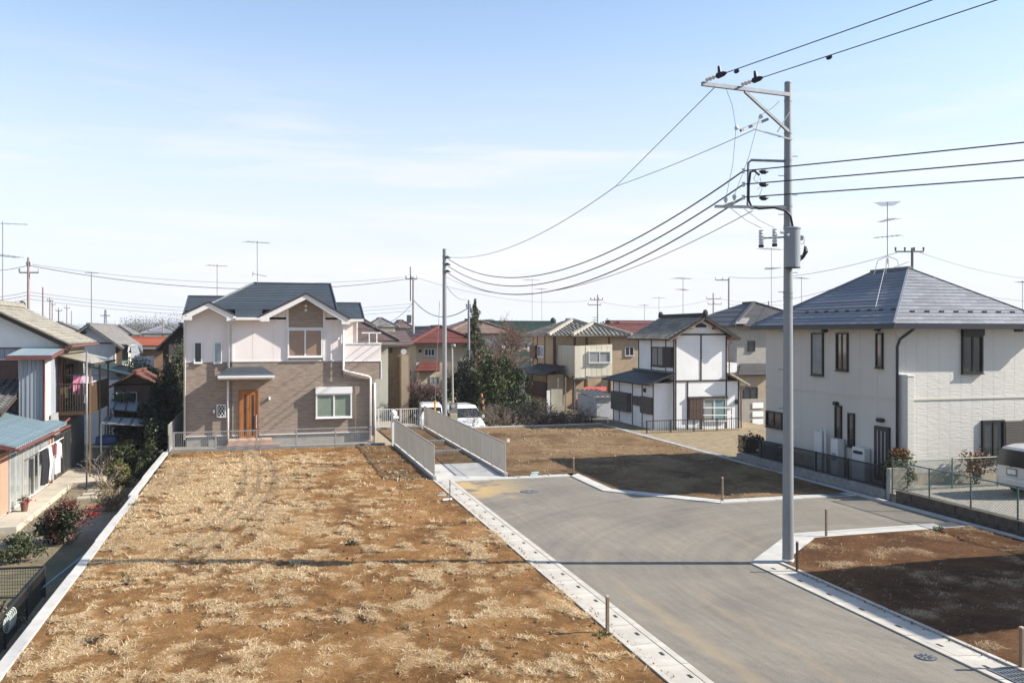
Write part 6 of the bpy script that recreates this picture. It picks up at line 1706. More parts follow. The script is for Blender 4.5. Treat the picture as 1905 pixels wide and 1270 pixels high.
def pole(label, px, pyt, t=None, Y=None, r=0.14, zg=BACK, arms=(), m=M_POLEC, taper=0.62):
    top = at(px, pyt, t=t, Y=Y)
    root = thing('utility_pole', (top.x, top.y, zg), label, 'utility pole', 'utility poles among the houses')
    part(root, 'shaft', m, lambda b: b.cyl((top.x, top.y, zg - 0.2), top, r, r * taper, n=14))
    for (x0, x1, py, nin) in arms:
        a, c = at(x0, py, t=top.x * SA + top.y * CA), at(x1, py, t=top.x * SA + top.y * CA)
        part(root, 'crossarm', M_STEEL, lambda b: b.bar(a, c, 0.09))
        for k in range(nin):
            p = a.lerp(c, k / max(1, nin - 1))
            part(root, 'insulator', M_CERAM if nin < 4 else M_IRON, lambda b: b.cyl(p + Vector((0, 0, 0.05)), p + Vector((0, 0, 0.28)), 0.05, 0.07, n=6))
    return root, top
sp2, t2 = pole('slim grey pole standing behind the long panel fence', 827, 463, Y=49.0, r=0.145, m=M_POLE, taper=0.75)
for py in (477, 490, 503):
    part(sp2, 'insulator', M_WIRE, lambda b: b.tube([at(829, py, Y=48.9), at(833, py + 1, Y=48.9), at(838, py + 3, Y=48.5)], [0.03, 0.07, 0.02], 6))
    part(sp2, 'band', M_STEEL, lambda b: b.cyl((P2x, P2y, at(827, py, Y=49).z - 0.03), (P2x, P2y, at(827, py, Y=49).z + 0.03), 0.13, n=12))
p3, t3 = pole('concrete pole with a pole top switch left of the slim pole', 769, 515, t=77, arms=((755, 776, 519, 3), (758, 770, 612, 2)))
part(p3, 'extension_mast', M_STEEL, lambda b: b.cyl(at(763.5, 496, t=77), at(763.5, 560, t=77), 0.05, n=6))
part(p3, 'switch_box', M_IRON, lambda b: b.box(t3.x - 0.55, t3.x - 0.2, t3.y - 0.2, t3.y + 0.2, at(765, 601, t=77).z, at(765, 586, t=77).z))
p4, t4 = pole('thin bluish pole beside the tall conifer', 872, 558, t=62, r=0.12, m=M_POLE, arms=((868, 876, 573, 2),))
p5, t5 = pole('far pole with two crossarms above the beige house', 1112, 548, t=112, arms=((1099, 1121, 558, 4), (1094, 1118, 567, 2)))
part(p5, 'ladder_frame', M_STEEL, lambda b: [b.bar(at(1103, 590 + 5 * k, t=112), at(1112, 591 + 5 * k, t=112), 0.07) for k in range(3)])
p6, t6 = pole('far pole with a side arm behind the grey house roof', 1356, 517, t=90, arms=((1331, 1357, 521, 3),))
pole('far pole with cross frames just left of the side armed pole', 1327, 545, t=118, arms=((1314, 1340, 556, 3), (1317, 1342, 566, 3)))
p7, t7 = pole('pole with crossarm rising behind the ridge of the slate roof house', 1697, 461, t=58, r=0.13, arms=((1666, 1718, 468, 4),), m=mat('dark_pole', (0.14, 0.13, 0.12), 0.8))
pl_, tl_ = pole('brown tinged pole with crossarms at the far left', 53, 479, t=64, zg=YARD, m=mat('pink_pole', (0.30, 0.23, 0.215), 0.8, 0.1), arms=((36, 72, 507, 2), (50, 57, 494, 2)))
for k, (px, py, t, lb) in enumerate(((80, 534, 92, 'second pole behind the tiled roof at far left'), (93, 553, 120, 'third of the poles lining up behind the tiled roof'), (97.5, 560, 128, 'fourth of the poles lining up behind the tiled roof'),
                                     (109, 572, 150, 'short distant pole left of the gabled house apex'), (124.5, 567, 150, 'distant pole close left of the white gabled house'),
                                     (133, 578, 170, 'faint distant pole just left of the gabled house apex'), (303, 592, 140, 'distant pole above the red roof'), (1030 + 400, 560, 130, 'far pole hidden behind the main utility pole'))):
    pole(lb, px, py, t=t, zg=YARD, arms=((px - 5, px + 6, py + 6, 3),) if k in (1, 2, 3, 4) else (), r=0.13, m=MATS['pink_pole'])
# pylon
pyl = thing('pylon', at(196, 618, t=420), 'small distant lattice pylon right of the gabled house apex', 'pylon')
for s_ in (-1, 1):
    part(pyl, 'leg', M_STEEL, lambda b: b.bar(at(196 + 2.6 * s_, 618, t=420), at(196 + 1.0 * s_, 576, t=420), 0.35))
for k in range(6):
    part(pyl, 'lattice', M_STEEL, lambda b: b.bar(at(196 - 2.4 + .2 * k, 612 - 6 * k, t=420), at(196 + 2.2 - .2 * k, 607 - 6 * k, t=420), 0.22))
part(pyl, 'crossarm', M_STEEL, lambda b: b.bar(at(187, 587, t=420), at(205, 587, t=420), 0.4))
# lines between the background poles
def at3(tp, px, py): return at(px, py, t=tp.x * SA + tp.y * CA)
wire('long sagging line from the far left pole across behind the new house', at3(tl_, 55, 494), at3(t3, 757, 519), 1.25, 0.022, n=40)
wire('upper companion of the long line across behind the new house', at3(tl_, 55, 491), at3(t3, 757, 515), 0.95, 0.014, M_WIREG, 40)
for k, py in enumerate((543, 549, 556)):
    wire(nm[k] + ' of the three faint lines fanning from the far left pole', at3(tl_, 54, py), at3(t3, 764, py + 22), 0.9, 0.014, M_WIREG, 30)
    wire(nm[k] + ' of the three short lines leaving the far left pole leftwards', at3(tl_, 52, py), at(-60, py + 9, t=70), 0.2, 0.016, M_WIRE, 10)
wire('line leaving the far left pole toward the left edge', at3(tl_, 52, 494), at(-60, 503, t=70), 0.2, 0.02, M_WIRE, 10)
wire('line from the switch pole behind the slim pole to the far crossarm pole', at3(t3, 776, 517), at3(t5, 1100, 558), 1.0, 0.020, M_WIREG, 30)
wire('slack cable between the switch pole and the bluish pole', at3(t3, 770, 559), at3(t4, 869, 574), 0.95, 0.030, M_WIRE, 24)
wire('cable from the slim pole down to the bluish pole', (P2x, P2y, at(827, 526, Y=49).z), at3(t4, 868, 556), 0.35, 0.018, M_WIREG, 16)
wire('cable from the switch pole to the balcony side of the new house', at3(t3, 767, 564), (4.7, 46.0, 5.6), 0.6, 0.020, M_WIRE, 20)
wire('lower cable from the switch pole toward the left behind the houses', at3(t3, 763, 596), at(640, 607, t=95), 0.3, 0.024, M_WIREG, 16)
wire('line from the side armed pole to the pole behind the slate roof', at3(t6, 1357, 515), at3(t7, 1668, 470), 0.7, 0.018, M_WIREG, 24)
wire('second line from the side armed pole to the pole behind the slate roof', at3(t6, 1357, 566), at3(t7, 1690, 487), 0.8, 0.016, M_WIREG, 24)
wire('line from the pole behind the slate roof to the right edge', at3(t7, 1712, 470), at(1990, 522, t=70), 0.5, 0.016, M_WIREG, 20)
wire('lower line from the slate roof pole to the right edge', at3(t7, 1700, 520), at(1990, 560, t=70), 0.5, 0.016, M_WIREG, 20)
wire('faint line from the far crossarm pole to the far framed pole', at3(t5, 1120, 562), at(1327, 556, t=118), 0.9, 0.018, M_WIREG, 20)
wire('faint line passing from the framed pole behind the main pole', at(1340, 556, t=118), at(1560, 560, t=118), 0.7, 0.018, M_WIREG, 20)

# television aerials standing on roofs
def aerial(label, px, pyt, pyb, t, size=1.2, rows=1, yaw=0.3, arms=True):
    a, c = at(px, pyt, t=t), at(px, pyb, t=t)
    root = thing('tv_antenna', c, label, 'antenna', 'television aerials on the roofs')
    part(root, 'mast', M_MAST, lambda b: b.tube([c, a], 0.02, 5))
    for r_ in range(rows):
        cc = a - Vector((0, 0, 0.1 + r_ * size * 0.8))
        d = Vector((math.cos(yaw + r_), math.sin(yaw + r_), 0)); e = Vector((-d.y, d.x, 0))
        part(root, 'boom', M_MAST, lambda b: b.tube([cc - d * size * 0.55, cc + d * size * 0.55], 0.013, 4))
        for k in range(6):
            x = -0.5 + 0.2 * k; ln = size * (0.36 - 0.035 * k)
            part(root, 'element', M_MAST, lambda b: b.tube([cc + d * size * x - e * ln, cc + d * size * x + e * ln], 0.009, 4))
    return root
aerial('tall aerial mast on the old house at the left edge', 5, 412, 590, 44, 2.0, 2, 0.1)
aerial('aerial rising behind the left end of the new house roof', 404, 491, 552, 52, 1.1, 1, 0.4)
aerial('thin aerial above the green roof', 990, 519, 602, 90, 1.7, 1, 0.3)
aerial('fainter thin aerial right of the one above the green roof', 1008, 536, 602, 100, 1.5, 1, 0.5)
aerial('aerial behind the main utility pole over the grey house', 1435, 461, 572, 66, 1.8, 2, 0.2)
aerial('aerial over the slate roof just right of the main pole', 1491, 515, 575, 66, 1.3, 1, 0.3)
aerial('aerial left of the half timbered house ridge', 1226, 552, 600, 90, 1.3, 1, 0.2)
aerial('small aerial above the red roofed house beside the half timbered one', 1199, 566, 602, 90, 1.2, 1, 0.6)
aerial('aerial above the red roof near the new house', 277, 593, 622, 80, 1.6, 1, 0.1)
aerial('aerial at the right edge behind the slate roof', 1902, 522, 580, 60, 1.0, 1, 0.5)

# ================================================================ houses behind the lots
M_CREAM = mat('cream_render', (0.50, 0.44, 0.33), 0.85, 0.08, 1.5)
M_TAN = mat('tan_render', (0.36, 0.285, 0.20), 0.85, 0.08, 1.5)
M_BROWNR = mat('brown_slate', (0.115, 0.08, 0.07), 0.6, 0.15, 4, rnd=0.1)
M_REDR = mat('red_tile', (0.125, 0.04, 0.031), 0.6, 0.2, 4, rnd=0.18)
M_ORANGER = mat('orange_tile', (0.38, 0.15, 0.08), 0.6, 0.2, 4, rnd=0.1)
M_GREENR = mat('green_tile', (0.016, 0.036, 0.025), 0.5, 0.2, 4, rnd=0.15)
M_DKR = mat('charcoal_slate', (0.06, 0.058, 0.06), 0.6, 0.15, 4, rnd=0.1)
hA, gA = house('cream_house', 'cream house with brown hipped roof just right of the new house', 61, 590, 722, 634, 9, mat('pale_green_cream', (0.52, 0.51, 0.42), 0.85, 0.06), M_BROWNR, 1.75, BACK, 0.7, 'hip', n=12)
ax = gA[1]
part(hA, 'lean_to_roof', mat('lean_brown', (0.12, 0.10, 0.08), 0.8), lambda b: b.slab([(ax - 2.4, 58.5, at(680, 640, Y=58.5).z), (ax + 0.6, 58.5, at(735, 641, Y=58.5).z), (ax + 0.6, 61, at(735, 634, Y=61).z), (ax - 2.4, 61, at(690, 630, Y=61).z)], 0.08))
hA2 = thing('brown_annex', (ax + 1.0, 63, BACK), 'brown boarded annex with a small balcony beside the cream house', 'house')
part(hA2, 'wall', mat('brown_annex_wall', (0.20, 0.145, 0.10), 0.8, 0.15), lambda b: b.box(ax + 0.03, ax + 1.75, 62.5, 66, BACK, at(735, 645, Y=62.5).z))
part(hA2, 'balcony_wall', M_TAN, lambda b: b.box(ax + 1.0, at(760, 690, Y=61.5).x, 61.5, 62.45, BACK, at(752, 661, Y=61.5).z))
part(hA2, 'window', M_BLACKF, lambda b: b.box(*sorted((at(724, 650, Y=62.4).x, at(730, 650, Y=62.4).x)), 62.42, 62.5, at(727, 656, Y=62.4).z, at(727, 642, Y=62.4).z))
roof_plane(hA2, (ax - 0.1, 62.0, at(735, 645, Y=62.0).z), (ax + 2.0, 62.0, at(748, 641, Y=62.0).z), (ax + 2.0, 66.3, at(748, 641, Y=62.0).z + 1.0), (ax - 0.1, 66.3, at(735, 645, Y=62.0).z + 1.0), M_BROWNR, 5)
dish = thing('satellite_dish', at(751, 654, Y=61.4), 'white satellite dish beside the brown annex', 'satellite dish')
part(dish, 'reflector', M_WHITEF, lambda b: b.tube([at(751, 654, Y=61.2), at(751, 654, Y=61.3), at(751, 654, Y=61.36)], [0.2, 0.15, 0.03], 14))
part(dish, 'arm', M_STEEL, lambda b: b.cyl(at(751, 654, Y=61.36), at(753, 656, Y=61.5), 0.025, n=6))
hB, gB = house('brown_gabled_house', 'cream house with brown roof and white dotted gable edge behind the red roofed one', 74, 757, 853, 638, 8, M_CREAM, M_BROWNR, 1.35, BACK, 0.6, 'gable_y', n=12)
zo = gB[4] - 0.6 * 1.35 / (gB[6] - gB[0])
for k in range(16):
    p = Vector((gB[0] - 0.6, 73.36, zo + 0.03)).lerp(Vector((gB[6], 73.36, gB[5] + 0.03)), (k + 0.5) / 16)
    part(hB, 'verge_tile', M_WHITEF if k % 2 else M_ORANGER, lambda b: b.box(p.x - 0.1, p.x + 0.1, p.y - 0.06, p.y + 0.06, p.z - 0.07, p.z + 0.06))
hC, gC = house('red_roofed_house', 'cream house with red tiled roof behind the slim pole', 67, 774, 882, 638, 8, M_CREAM, M_REDR, 1.3, BACK, 0.55, 'hip', wins=((789, 648, 809, 662, 3),), n=11)
pe = [at(772, 690, Y=65.3), at(818, 690, Y=65.3), at(818, 672, Y=67), at(785, 672, Y=67)]
roof_plane(hC, pe[0], (pe[1].x, pe[1].y, pe[0].z), (pe[2].x, 66.99, pe[2].z), (pe[3].x, 66.99, pe[2].z), M_REDR, 7)
part(hC, 'porch_wall', M_CREAM, lambda b: b.box(pe[0].x + 0.4, pe[1].x - 0.2, 65.9, 66.99, BACK, pe[0].z - 0.05))
window(hC, ('S', 65.9), rpx(('S', 65.9), 800, 700, 817, 716), 2, M_ALU, M_GLASSB)
part(hC, 'wall_vent', M_BLACKF, lambda b: pbox(b, ('S', 67), *rpx(('S', 67), 779, 650, 784, 655)[:2], 0, 0.1, *rpx(('S', 67), 779, 650, 784, 655)[2:]))
house('orange_roofed_house', 'distant house with orange roof peeping behind the slim pole', 98, 826, 866, 621, 7, M_CREAM, M_ORANGER, 0.85, BACK, 0.4, 'hip', n=5)
hE, gE = house('white_walled_house', 'white walled house with brown roof half hidden by the conifer', 70, 838, 950, 620, 8, M_PLW, mat('dull_brown_roof', (0.17, 0.12, 0.095), 0.8, 0.2, 3), 1.15, BACK, 0.5, 'hip', wins=((918, 640, 934, 656, 2),))
hF, gF = house('green_roofed_house', 'white house with dark green tiled roof behind the bare tree', 88, 938, 1045, 622, 8, M_PLW, M_GREENR, 1.35, BACK, 0.5, 'gable_x', wins=((951, 638, 963, 654, 2), (974, 638, 982, 649, 1)), n=12)
part(hF, 'ridge_end_tile', M_GREENR, lambda b: b.ball((gF[1] + 0.4, gF[7], gF[5] + 0.1), 0.35, 0.2, 0.4))
zg_ = at(965, 684, Y=82).z
roof_plane(hF, (at(945, 684, Y=82).x, 82, zg_), (at(1000, 684, Y=82).x, 82, zg_), (at(1000, 664, Y=86).x, 88, zg_ + 1.5), (at(960, 664, Y=86).x, 88, zg_ + 1.5), M_GREENR, 8)
part(hF, 'porch_wall', M_PLW, lambda b: b.box(at(950, 690, Y=82.6).x, at(1000, 690, Y=82.6).x, 82.6, 87.9, BACK, zg_))

# ---- beige house with the corrugated balcony room
bh = thing('beige_house', (24.5, 68.3, BACK), 'beige two storey house with tiled hip roof and cream corrugated balcony room', 'house')
M_BEIGE = mat('beige_plaster', (0.42, 0.315, 0.21), 0.85, 0.10, 1.5)
BXw, BYs = 22.9, 68.3
bx1, byb = at(1137, 640, Y=BYs).x, 74.8
bze = at(1080, 624, Y=BYs).z
part(bh, 'wall', M_BEIGE, lambda b: b.box(BXw, bx1, BYs, byb, BACK, bze))
ov = 0.75
p_, q2 = (BXw - ov, bx1 + ov), (BYs - ov, byb + ov)
hh = (p_[1] - p_[0]) / 2; xm_ = (p_[0] + p_[1]) / 2; bzr = bze + 1.25
if hh * 2 > q2[1] - q2[0]: hh = (q2[1] - q2[0]) / 2
ra, rb2 = (xm_, q2[0] + hh, bzr), (xm_, q2[1] - hh, bzr)
M_KAWB = mat('brown_grey_tile', (0.215, 0.20, 0.17), 0.75, 0.25, 3, rnd=0.25)
tile_roof(bh, (p_[0], q2[0], bze), (p_[1], q2[0], bze), ra, ra, M_KAWB, 'tile_d', 0.34, 0.3, 200, h=0.10)
tile_roof(bh, (p_[0], q2[1], bze), (p_[0], q2[0], bze), ra, rb2, M_KAWB, 'tile_d', 0.34, 0.3, 120, h=0.10)
roof_plane(bh, (p_[1], q2[0], bze), (p_[1], q2[1], bze), rb2, ra, M_KAWB, 5); roof_plane(bh, (p_[1], q2[1], bze), (p_[0], q2[1], bze), rb2, rb2, M_KAWB, 5)
# projecting front hip
fhx0, fhx1 = at(1066, 622, Y=BYs - 1.6).x, bx1 + 1.2
fa = ((fhx0 + fhx1) / 2, BYs + 0.6, bze + 0.95)
tile_roof(bh, (fhx0, BYs - 1.5, bze + 0.02), (fhx1, BYs - 1.5, bze + 0.02), fa, fa, M_KAWB, 'tile_d', 0.34, 0.3, 100, h=0.10)
tile_roof(bh, (fhx0, BYs + 2.5, bze + 0.02), (fhx0, BYs - 1.5, bze + 0.02), fa, (fa[0], BYs + 2.5, fa[2]), M_KAWB, 'tile_d', 0.34, 0.3, 60, h=0.10)
roof_plane(bh, (fhx1, BYs - 1.5, bze + 0.02), (fhx1, BYs + 2.5, bze + 0.02), (fa[0], BYs + 2.5, fa[2]), fa, M_KAWB, 5)
for a, c in (((p_[0], q2[0], bze), ra), ((p_[1], q2[0], bze), ra), (ra, rb2), ((fhx0, BYs - 1.5, bze), fa), ((fhx1, BYs - 1.5, bze), fa)):
    part(bh, 'hip_cap', mat('pale_hip_tile', (0.34, 0.32, 0.27), 0.8, 0.2, 5), lambda b: b.bar(Vector(a) + Vector((0, 0, .1)), Vector(c) + Vector((0, 0, .12)), 0.26, 0.2))
part(bh, 'soffit', M_BROWNF, lambda b: b.box(fhx0 + 0.05, fhx1 - 0.05, BYs - 1.45, BYs - 0.002, bze - 0.12, bze - 0.05))
pS, pW = ('S', BYs), ('W', BXw)
for px in (1032, 1069, 1091, 1133):
    u = upx(pS, px); part(bh, 'timber_post', mat('red_brown_post', (0.13, 0.06, 0.045), 0.8), lambda b: pbox(b, pS, u - 0.09, u + 0.09, 0, 0.04, BACK, bze))
for px in (992, 1000, 1014, 1030):
    u = upx(pW, px); part(bh, 'timber_post', MATS['red_brown_post'], lambda b: pbox(b, pW, u - 0.07, u + 0.07, 0, 0.04, BACK, bze))
window(bh, pW, rpx(pW, 1001, 643, 1013, 664), 2, M_ALU, mat('blue_glass', (0.06, 0.16, 0.32), 0.2, 0.2), 0.07, 0.08)
part(bh, 'shutter_case', mat('red_brown_board', (0.14, 0.06, 0.05), 0.8, 0.15), lambda b: pbox(b, pW, *rpx(pW, 990, 642, 1000, 666)[:2], 0, 0.25, *rpx(pW, 990, 642, 1000, 666)[2:]))
# corrugated balcony room, sheet by sheet
cy0 = 64.2; cx0_, cx1_ = at(1069, 690, Y=cy0).x, at(1139, 690, Y=cy0).x
cz0, cz1 = at(1100, 700, Y=cy0).z, at(1100, 643, Y=cy0).z
M_CORC = mat('cream_corrugated', (0.64, 0.60, 0.47), 0.75, 0.12, 1.2, rnd=0.06, stretch=(3, 3, 0.4))
rm = part(bh, 'balcony_room', M_CORC, lambda b: b.box(cx0_ + 0.03, cx1_ - 0.03, cy0 + 0.03, BYs - 0.05, cz0 + 0.02, cz1 - 0.05))
n = 7
for k in range(n):
    a, c = cx0_ + (cx1_ - cx0_) * k / n, cx0_ + (cx1_ - cx0_) * (k + 1) / n
    part(rm, 'corrugated_sheet', M_CORC, lambda b: b.box(a + 0.01, c - 0.012, cy0 - R_.uniform(0, .03), cy0 + 0.025, cz0 + R_.uniform(-.08, .08), cz1 + 0.12 * k / n))
for k in range(6):
    a, c = cy0 + (BYs - cy0) * k / 6, cy0 + (BYs - cy0) * (k + 1) / 6
    part(rm, 'corrugated_sheet', M_CORC, lambda b: b.box(cx0_ - R_.uniform(0, .03), cx0_ + 0.025, a + 0.02, c - 0.02, cz0 + R_.uniform(-.08, .08), cz1))
window(bh, ('S', cy0 - 0.03), rpx(('S', cy0), 1094, 653, 1135, 675), 2, M_ALU, M_GLASSB, 0.08, 0.10)
part(rm, 'floor_beam', M_STEEL, lambda b: b.box(cx0_ - 0.1, cx1_ + 0.1, cy0 - 0.02, cy0 + 0.1, cz0 - 0.18, cz0 - 0.06))
for px in (1038, 1052, 1069, 1120):
    y = cy0 + 0.15; x = at(px, 720, Y=y).x
    part(rm, 'prop', M_STEEL, lambda b: b.bar((x, y, BACK), (x, y, cz0 - 0.06), 0.08))
# ground-floor lean-to on the west
wx = 21.6; wl = ('W', wx)
w0, w1 = at(1019, 700, X=wx).y, at(979, 700, X=wx).y
wz = at(1000, 694, X=wx).z
part(bh, 'lean_to_wall', M_BEIGE, lambda b: b.box(wx, BXw - 0.003, w0, w1, BACK, wz))
roof_plane(bh, (wx - 0.6, w1 + 0.5, wz), (wx - 0.6, w0 - 0.5, wz), (BXw, w0 - 0.5, wz + 0.7), (BXw, w1 + 0.3, wz + 0.7), M_BLKROOF, 6)
for px in (981, 991, 1017):
    u = upx(wl, px); part(bh, 'timber_post', MATS['red_brown_post'], lambda b: pbox(b, wl, u - 0.07, u + 0.07, 0, 0.03, BACK, wz))
for r_, d in (((980, 711, 999, 732), 0.15), ((998, 710, 1018, 737), 0.4)):
    part(bh, 'shutter_case', MATS['red_brown_board'] if d < 0.3 else mat('dark_brown_board', (0.07, 0.04, 0.035), 0.8), lambda b: pbox(b, wl, *rpx(wl, *r_)[:2], 0, d, *rpx(wl, *r_)[2:]))
wb_ = thing('leaning_board', at(1035, 745, Y=62.5), 'pale concrete board leaning under the corrugated balcony room', 'board')
part(wb_, 'board', mat('board_pale', (0.42, 0.39, 0.30), 0.9, 0.12), lambda b: b.box(at(1025, 740, Y=62.6).x, at(1046, 740, Y=62.6).x, 62.55, 62.7, BACK, at(1035, 724, Y=62.6).z))
part(wb_, 'white_sheet', M_WHITEF, lambda b: b.box(at(1017, 740, Y=62.5).x, at(1023, 740, Y=62.5).x, 62.45, 62.52, BACK, at(1020, 726, Y=62.5).z))
aw_ = thing('red_awning', at(1105, 745, Y=60.5), 'faded red awning beside the white garden shed', 'awning')
za = at(1105, 727, Y=60.2).z
part(aw_, 'canopy', mat('red_plastic', (0.42, 0.07, 0.055), 0.5, 0.1), lambda b: b.slab([(at(1083, 727, Y=60.2).x, 60.2, za), (at(1128, 727, Y=60.2).x, 60.2, za), (at(1128, 718, Y=61.6).x, 61.6, za + 0.22), (at(1088, 718, Y=61.6).x, 61.6, za + 0.22)], 0.04))
for px in (1085, 1126):
    part(aw_, 'leg', M_STEEL, lambda b: b.bar((at(px, 730, Y=60.3).x, 60.3, BACK), (at(px, 730, Y=60.3).x, 60.3, za), 0.05))
gs_ = thing('garden_shed', (at(1115, 760, Y=53).x, 53, BACK), 'white sheet metal garden shed left of the half timbered house', 'shed')
sx0, sx1 = at(1107, 760, Y=53).x, at(1143, 760, Y=53).x
sz = at(1120, 738, Y=53).z
part(gs_, 'body', mat('shed_white', (0.50, 0.52, 0.54), 0.6, 0.06), lambda b: b.box(sx0, sx1, 53, 56.2, BACK, sz))
part(gs_, 'roof', mat('shed_roof', (0.30, 0.30, 0.30), 0.6), lambda b: b.slab([(sx0 - 0.15, 52.8, sz + 0.05), (sx1 + 0.1, 52.8, sz + 0.05), (sx1 + 0.1, 56.4, sz + 0.25), (sx0 - 0.15, 56.4, sz + 0.25)], 0.07))
for k in range(5):
    x = sx0 + (sx1 - sx0) * k / 4
    part(gs_, 'roof_rib', M_BLACKF, lambda b: b.bar((x, 52.8, sz + 0.07), (x, 56.4, sz + 0.27), 0.09, 0.05))
part(gs_, 'door', mat('shed_door', (0.40, 0.42, 0.46), 0.6), lambda b: b.box(sx0 + 0.1, sx1 - 0.1, 52.97, 53.0, BACK + 0.05, sz - 0.1))

# ---- right-hand background
hH, gH = house('red_tiled_house', 'tan house with red tiled roof left of the half timbered house', 76, 1137, 1260, 624, 8, M_TAN, M_REDR, 1.05, BACK, 0.5, 'gable_x', wins=((1162, 645, 1179, 662, 2),), n=9)
house('maroon_roofed_house', 'distant house with dark maroon roof above the red tiled one', 100, 1160, 1260, 612, 8, M_TAN, mat('maroon_roof', (0.12, 0.045, 0.045), 0.7, 0.15), 1.0, BACK, 0.5, 'gable_x', n=5)
hI, gI = house('grey_house', 'grey house with charcoal hipped roof between half timbered and slate roof houses', 59, 1371, 1530, 607, 9, mat('grey_render', (0.34, 0.32, 0.29), 0.85, 0.08), M_DKR, 1.9, BACK, 0.6, 'hip', wins=((1391, 634, 1404, 652, 1),), n=12, pwin=(M_BLACKF, M_GLASS))
part(hI, 'roof_strip', mat('grey_roof_strip', (0.22, 0.21, 0.20), 0.7), lambda b: b.slab([at(1368, 604, Y=58.35) + Vector((0, 0, .1)), at(1388, 604, Y=58.35) + Vector((0, 0, .1)), at(1408, 574, Y=62.9) + Vector((0, 0, .12)), at(1389, 574, Y=62.9) + Vector((0, 0, .12))], 0.04))
pz = at(1405, 697, Y=57).z
roof_plane(hI, (at(1374, 697, Y=57).x, 57, pz), (at(1440, 697, Y=57).x, 57, pz), (at(1440, 680, Y=59).x, 58.99, pz + 0.75), (at(1378, 680, Y=59).x, 58.99, pz + 0.75), M_DKR, 5)
part(hI, 'porch_wall', M_TAN, lambda b: b.box(at(1380, 720, Y=57.4).x, at(1440, 720, Y=57.4).x, 57.4, 58.99, BACK, pz))
window(hI, ('S', 57.4), rpx(('S', 57.4), 1382, 720, 1409, 743), 2, M_BLACKF, M_GLASS)
part(hI, 'balcony', M_PLW, lambda b: b.box(at(1352, 690, Y=58).x, at(1371, 690, Y=58).x, 58, 61, at(1360, 693, Y=58).z, at(1360, 675, Y=58).z))
bw = thing('block_fence', (at(1400, 760, Y=50).x, 50, BACK), 'grey panel wall with white inset panels right of the half timbered house', 'wall')
part(bw, 'wall', mat('warm_grey_wall', (0.30, 0.275, 0.24), 0.9, 0.1), lambda b: b.box(at(1378, 760, Y=50).x, at(1430, 760, Y=50).x, 50, 50.15, BACK, at(1400, 742, Y=50).z))
for py in (749, 765, 779):
    part(bw, 'inset_panel', M_PLW, lambda b: b.box(at(1401, py, Y=49.9).x, at(1421, py, Y=49.9).x, 49.95, 49.998, at(1410, py + 10, Y=50).z, at(1410, py, Y=50).z))
# rows of far houses seen in the gaps
far = [(110, 652, 690, 607, 'charcoal', M_DKR, M_CREAM), (118, 690, 735, 608, 'grey', M_KAWG, M_PLW), (135, 735, 765, 610, 'brown', M_BROWNR, M_TAN), (125, 196, 240, 622, 'grey tiled', M_KAWG, M_CREAM), (150, 268, 330, 620, 'slate', M_SLATE2, M_PLW),
       (120, 905, 935, 611, 'pale', M_KAWB, M_PLW), (140, 1030, 1110, 614, 'charcoal tiled', M_DKR, M_PLW), (118, 1440, 1520, 610, 'dark', M_DKR, M_CREAM), (130, 60, 140, 615, 'tiled', M_KAWG, M_CREAM), (105, -40, 40, 616, 'brown tiled', M_KAWL, M_PLW)]
where = ['behind the balcony of the new house', 'left of the switch pole', 'beside the switch pole', 'behind the gabled house', 'above the red roof', 'behind the conifer', 'behind the beige house', 'behind the slate roof house', 'behind the row of left poles', 'behind the old house']
for (Yf, a, c, pe_, nm_, rm_, wm_), wh in zip(far, where):
    house('far_house', 'distant house with %s roof %s' % (nm_, wh), Yf, a, c, pe_, 8, wm_, rm_, 1.2, BACK, 0.5, 'hip', n=4)

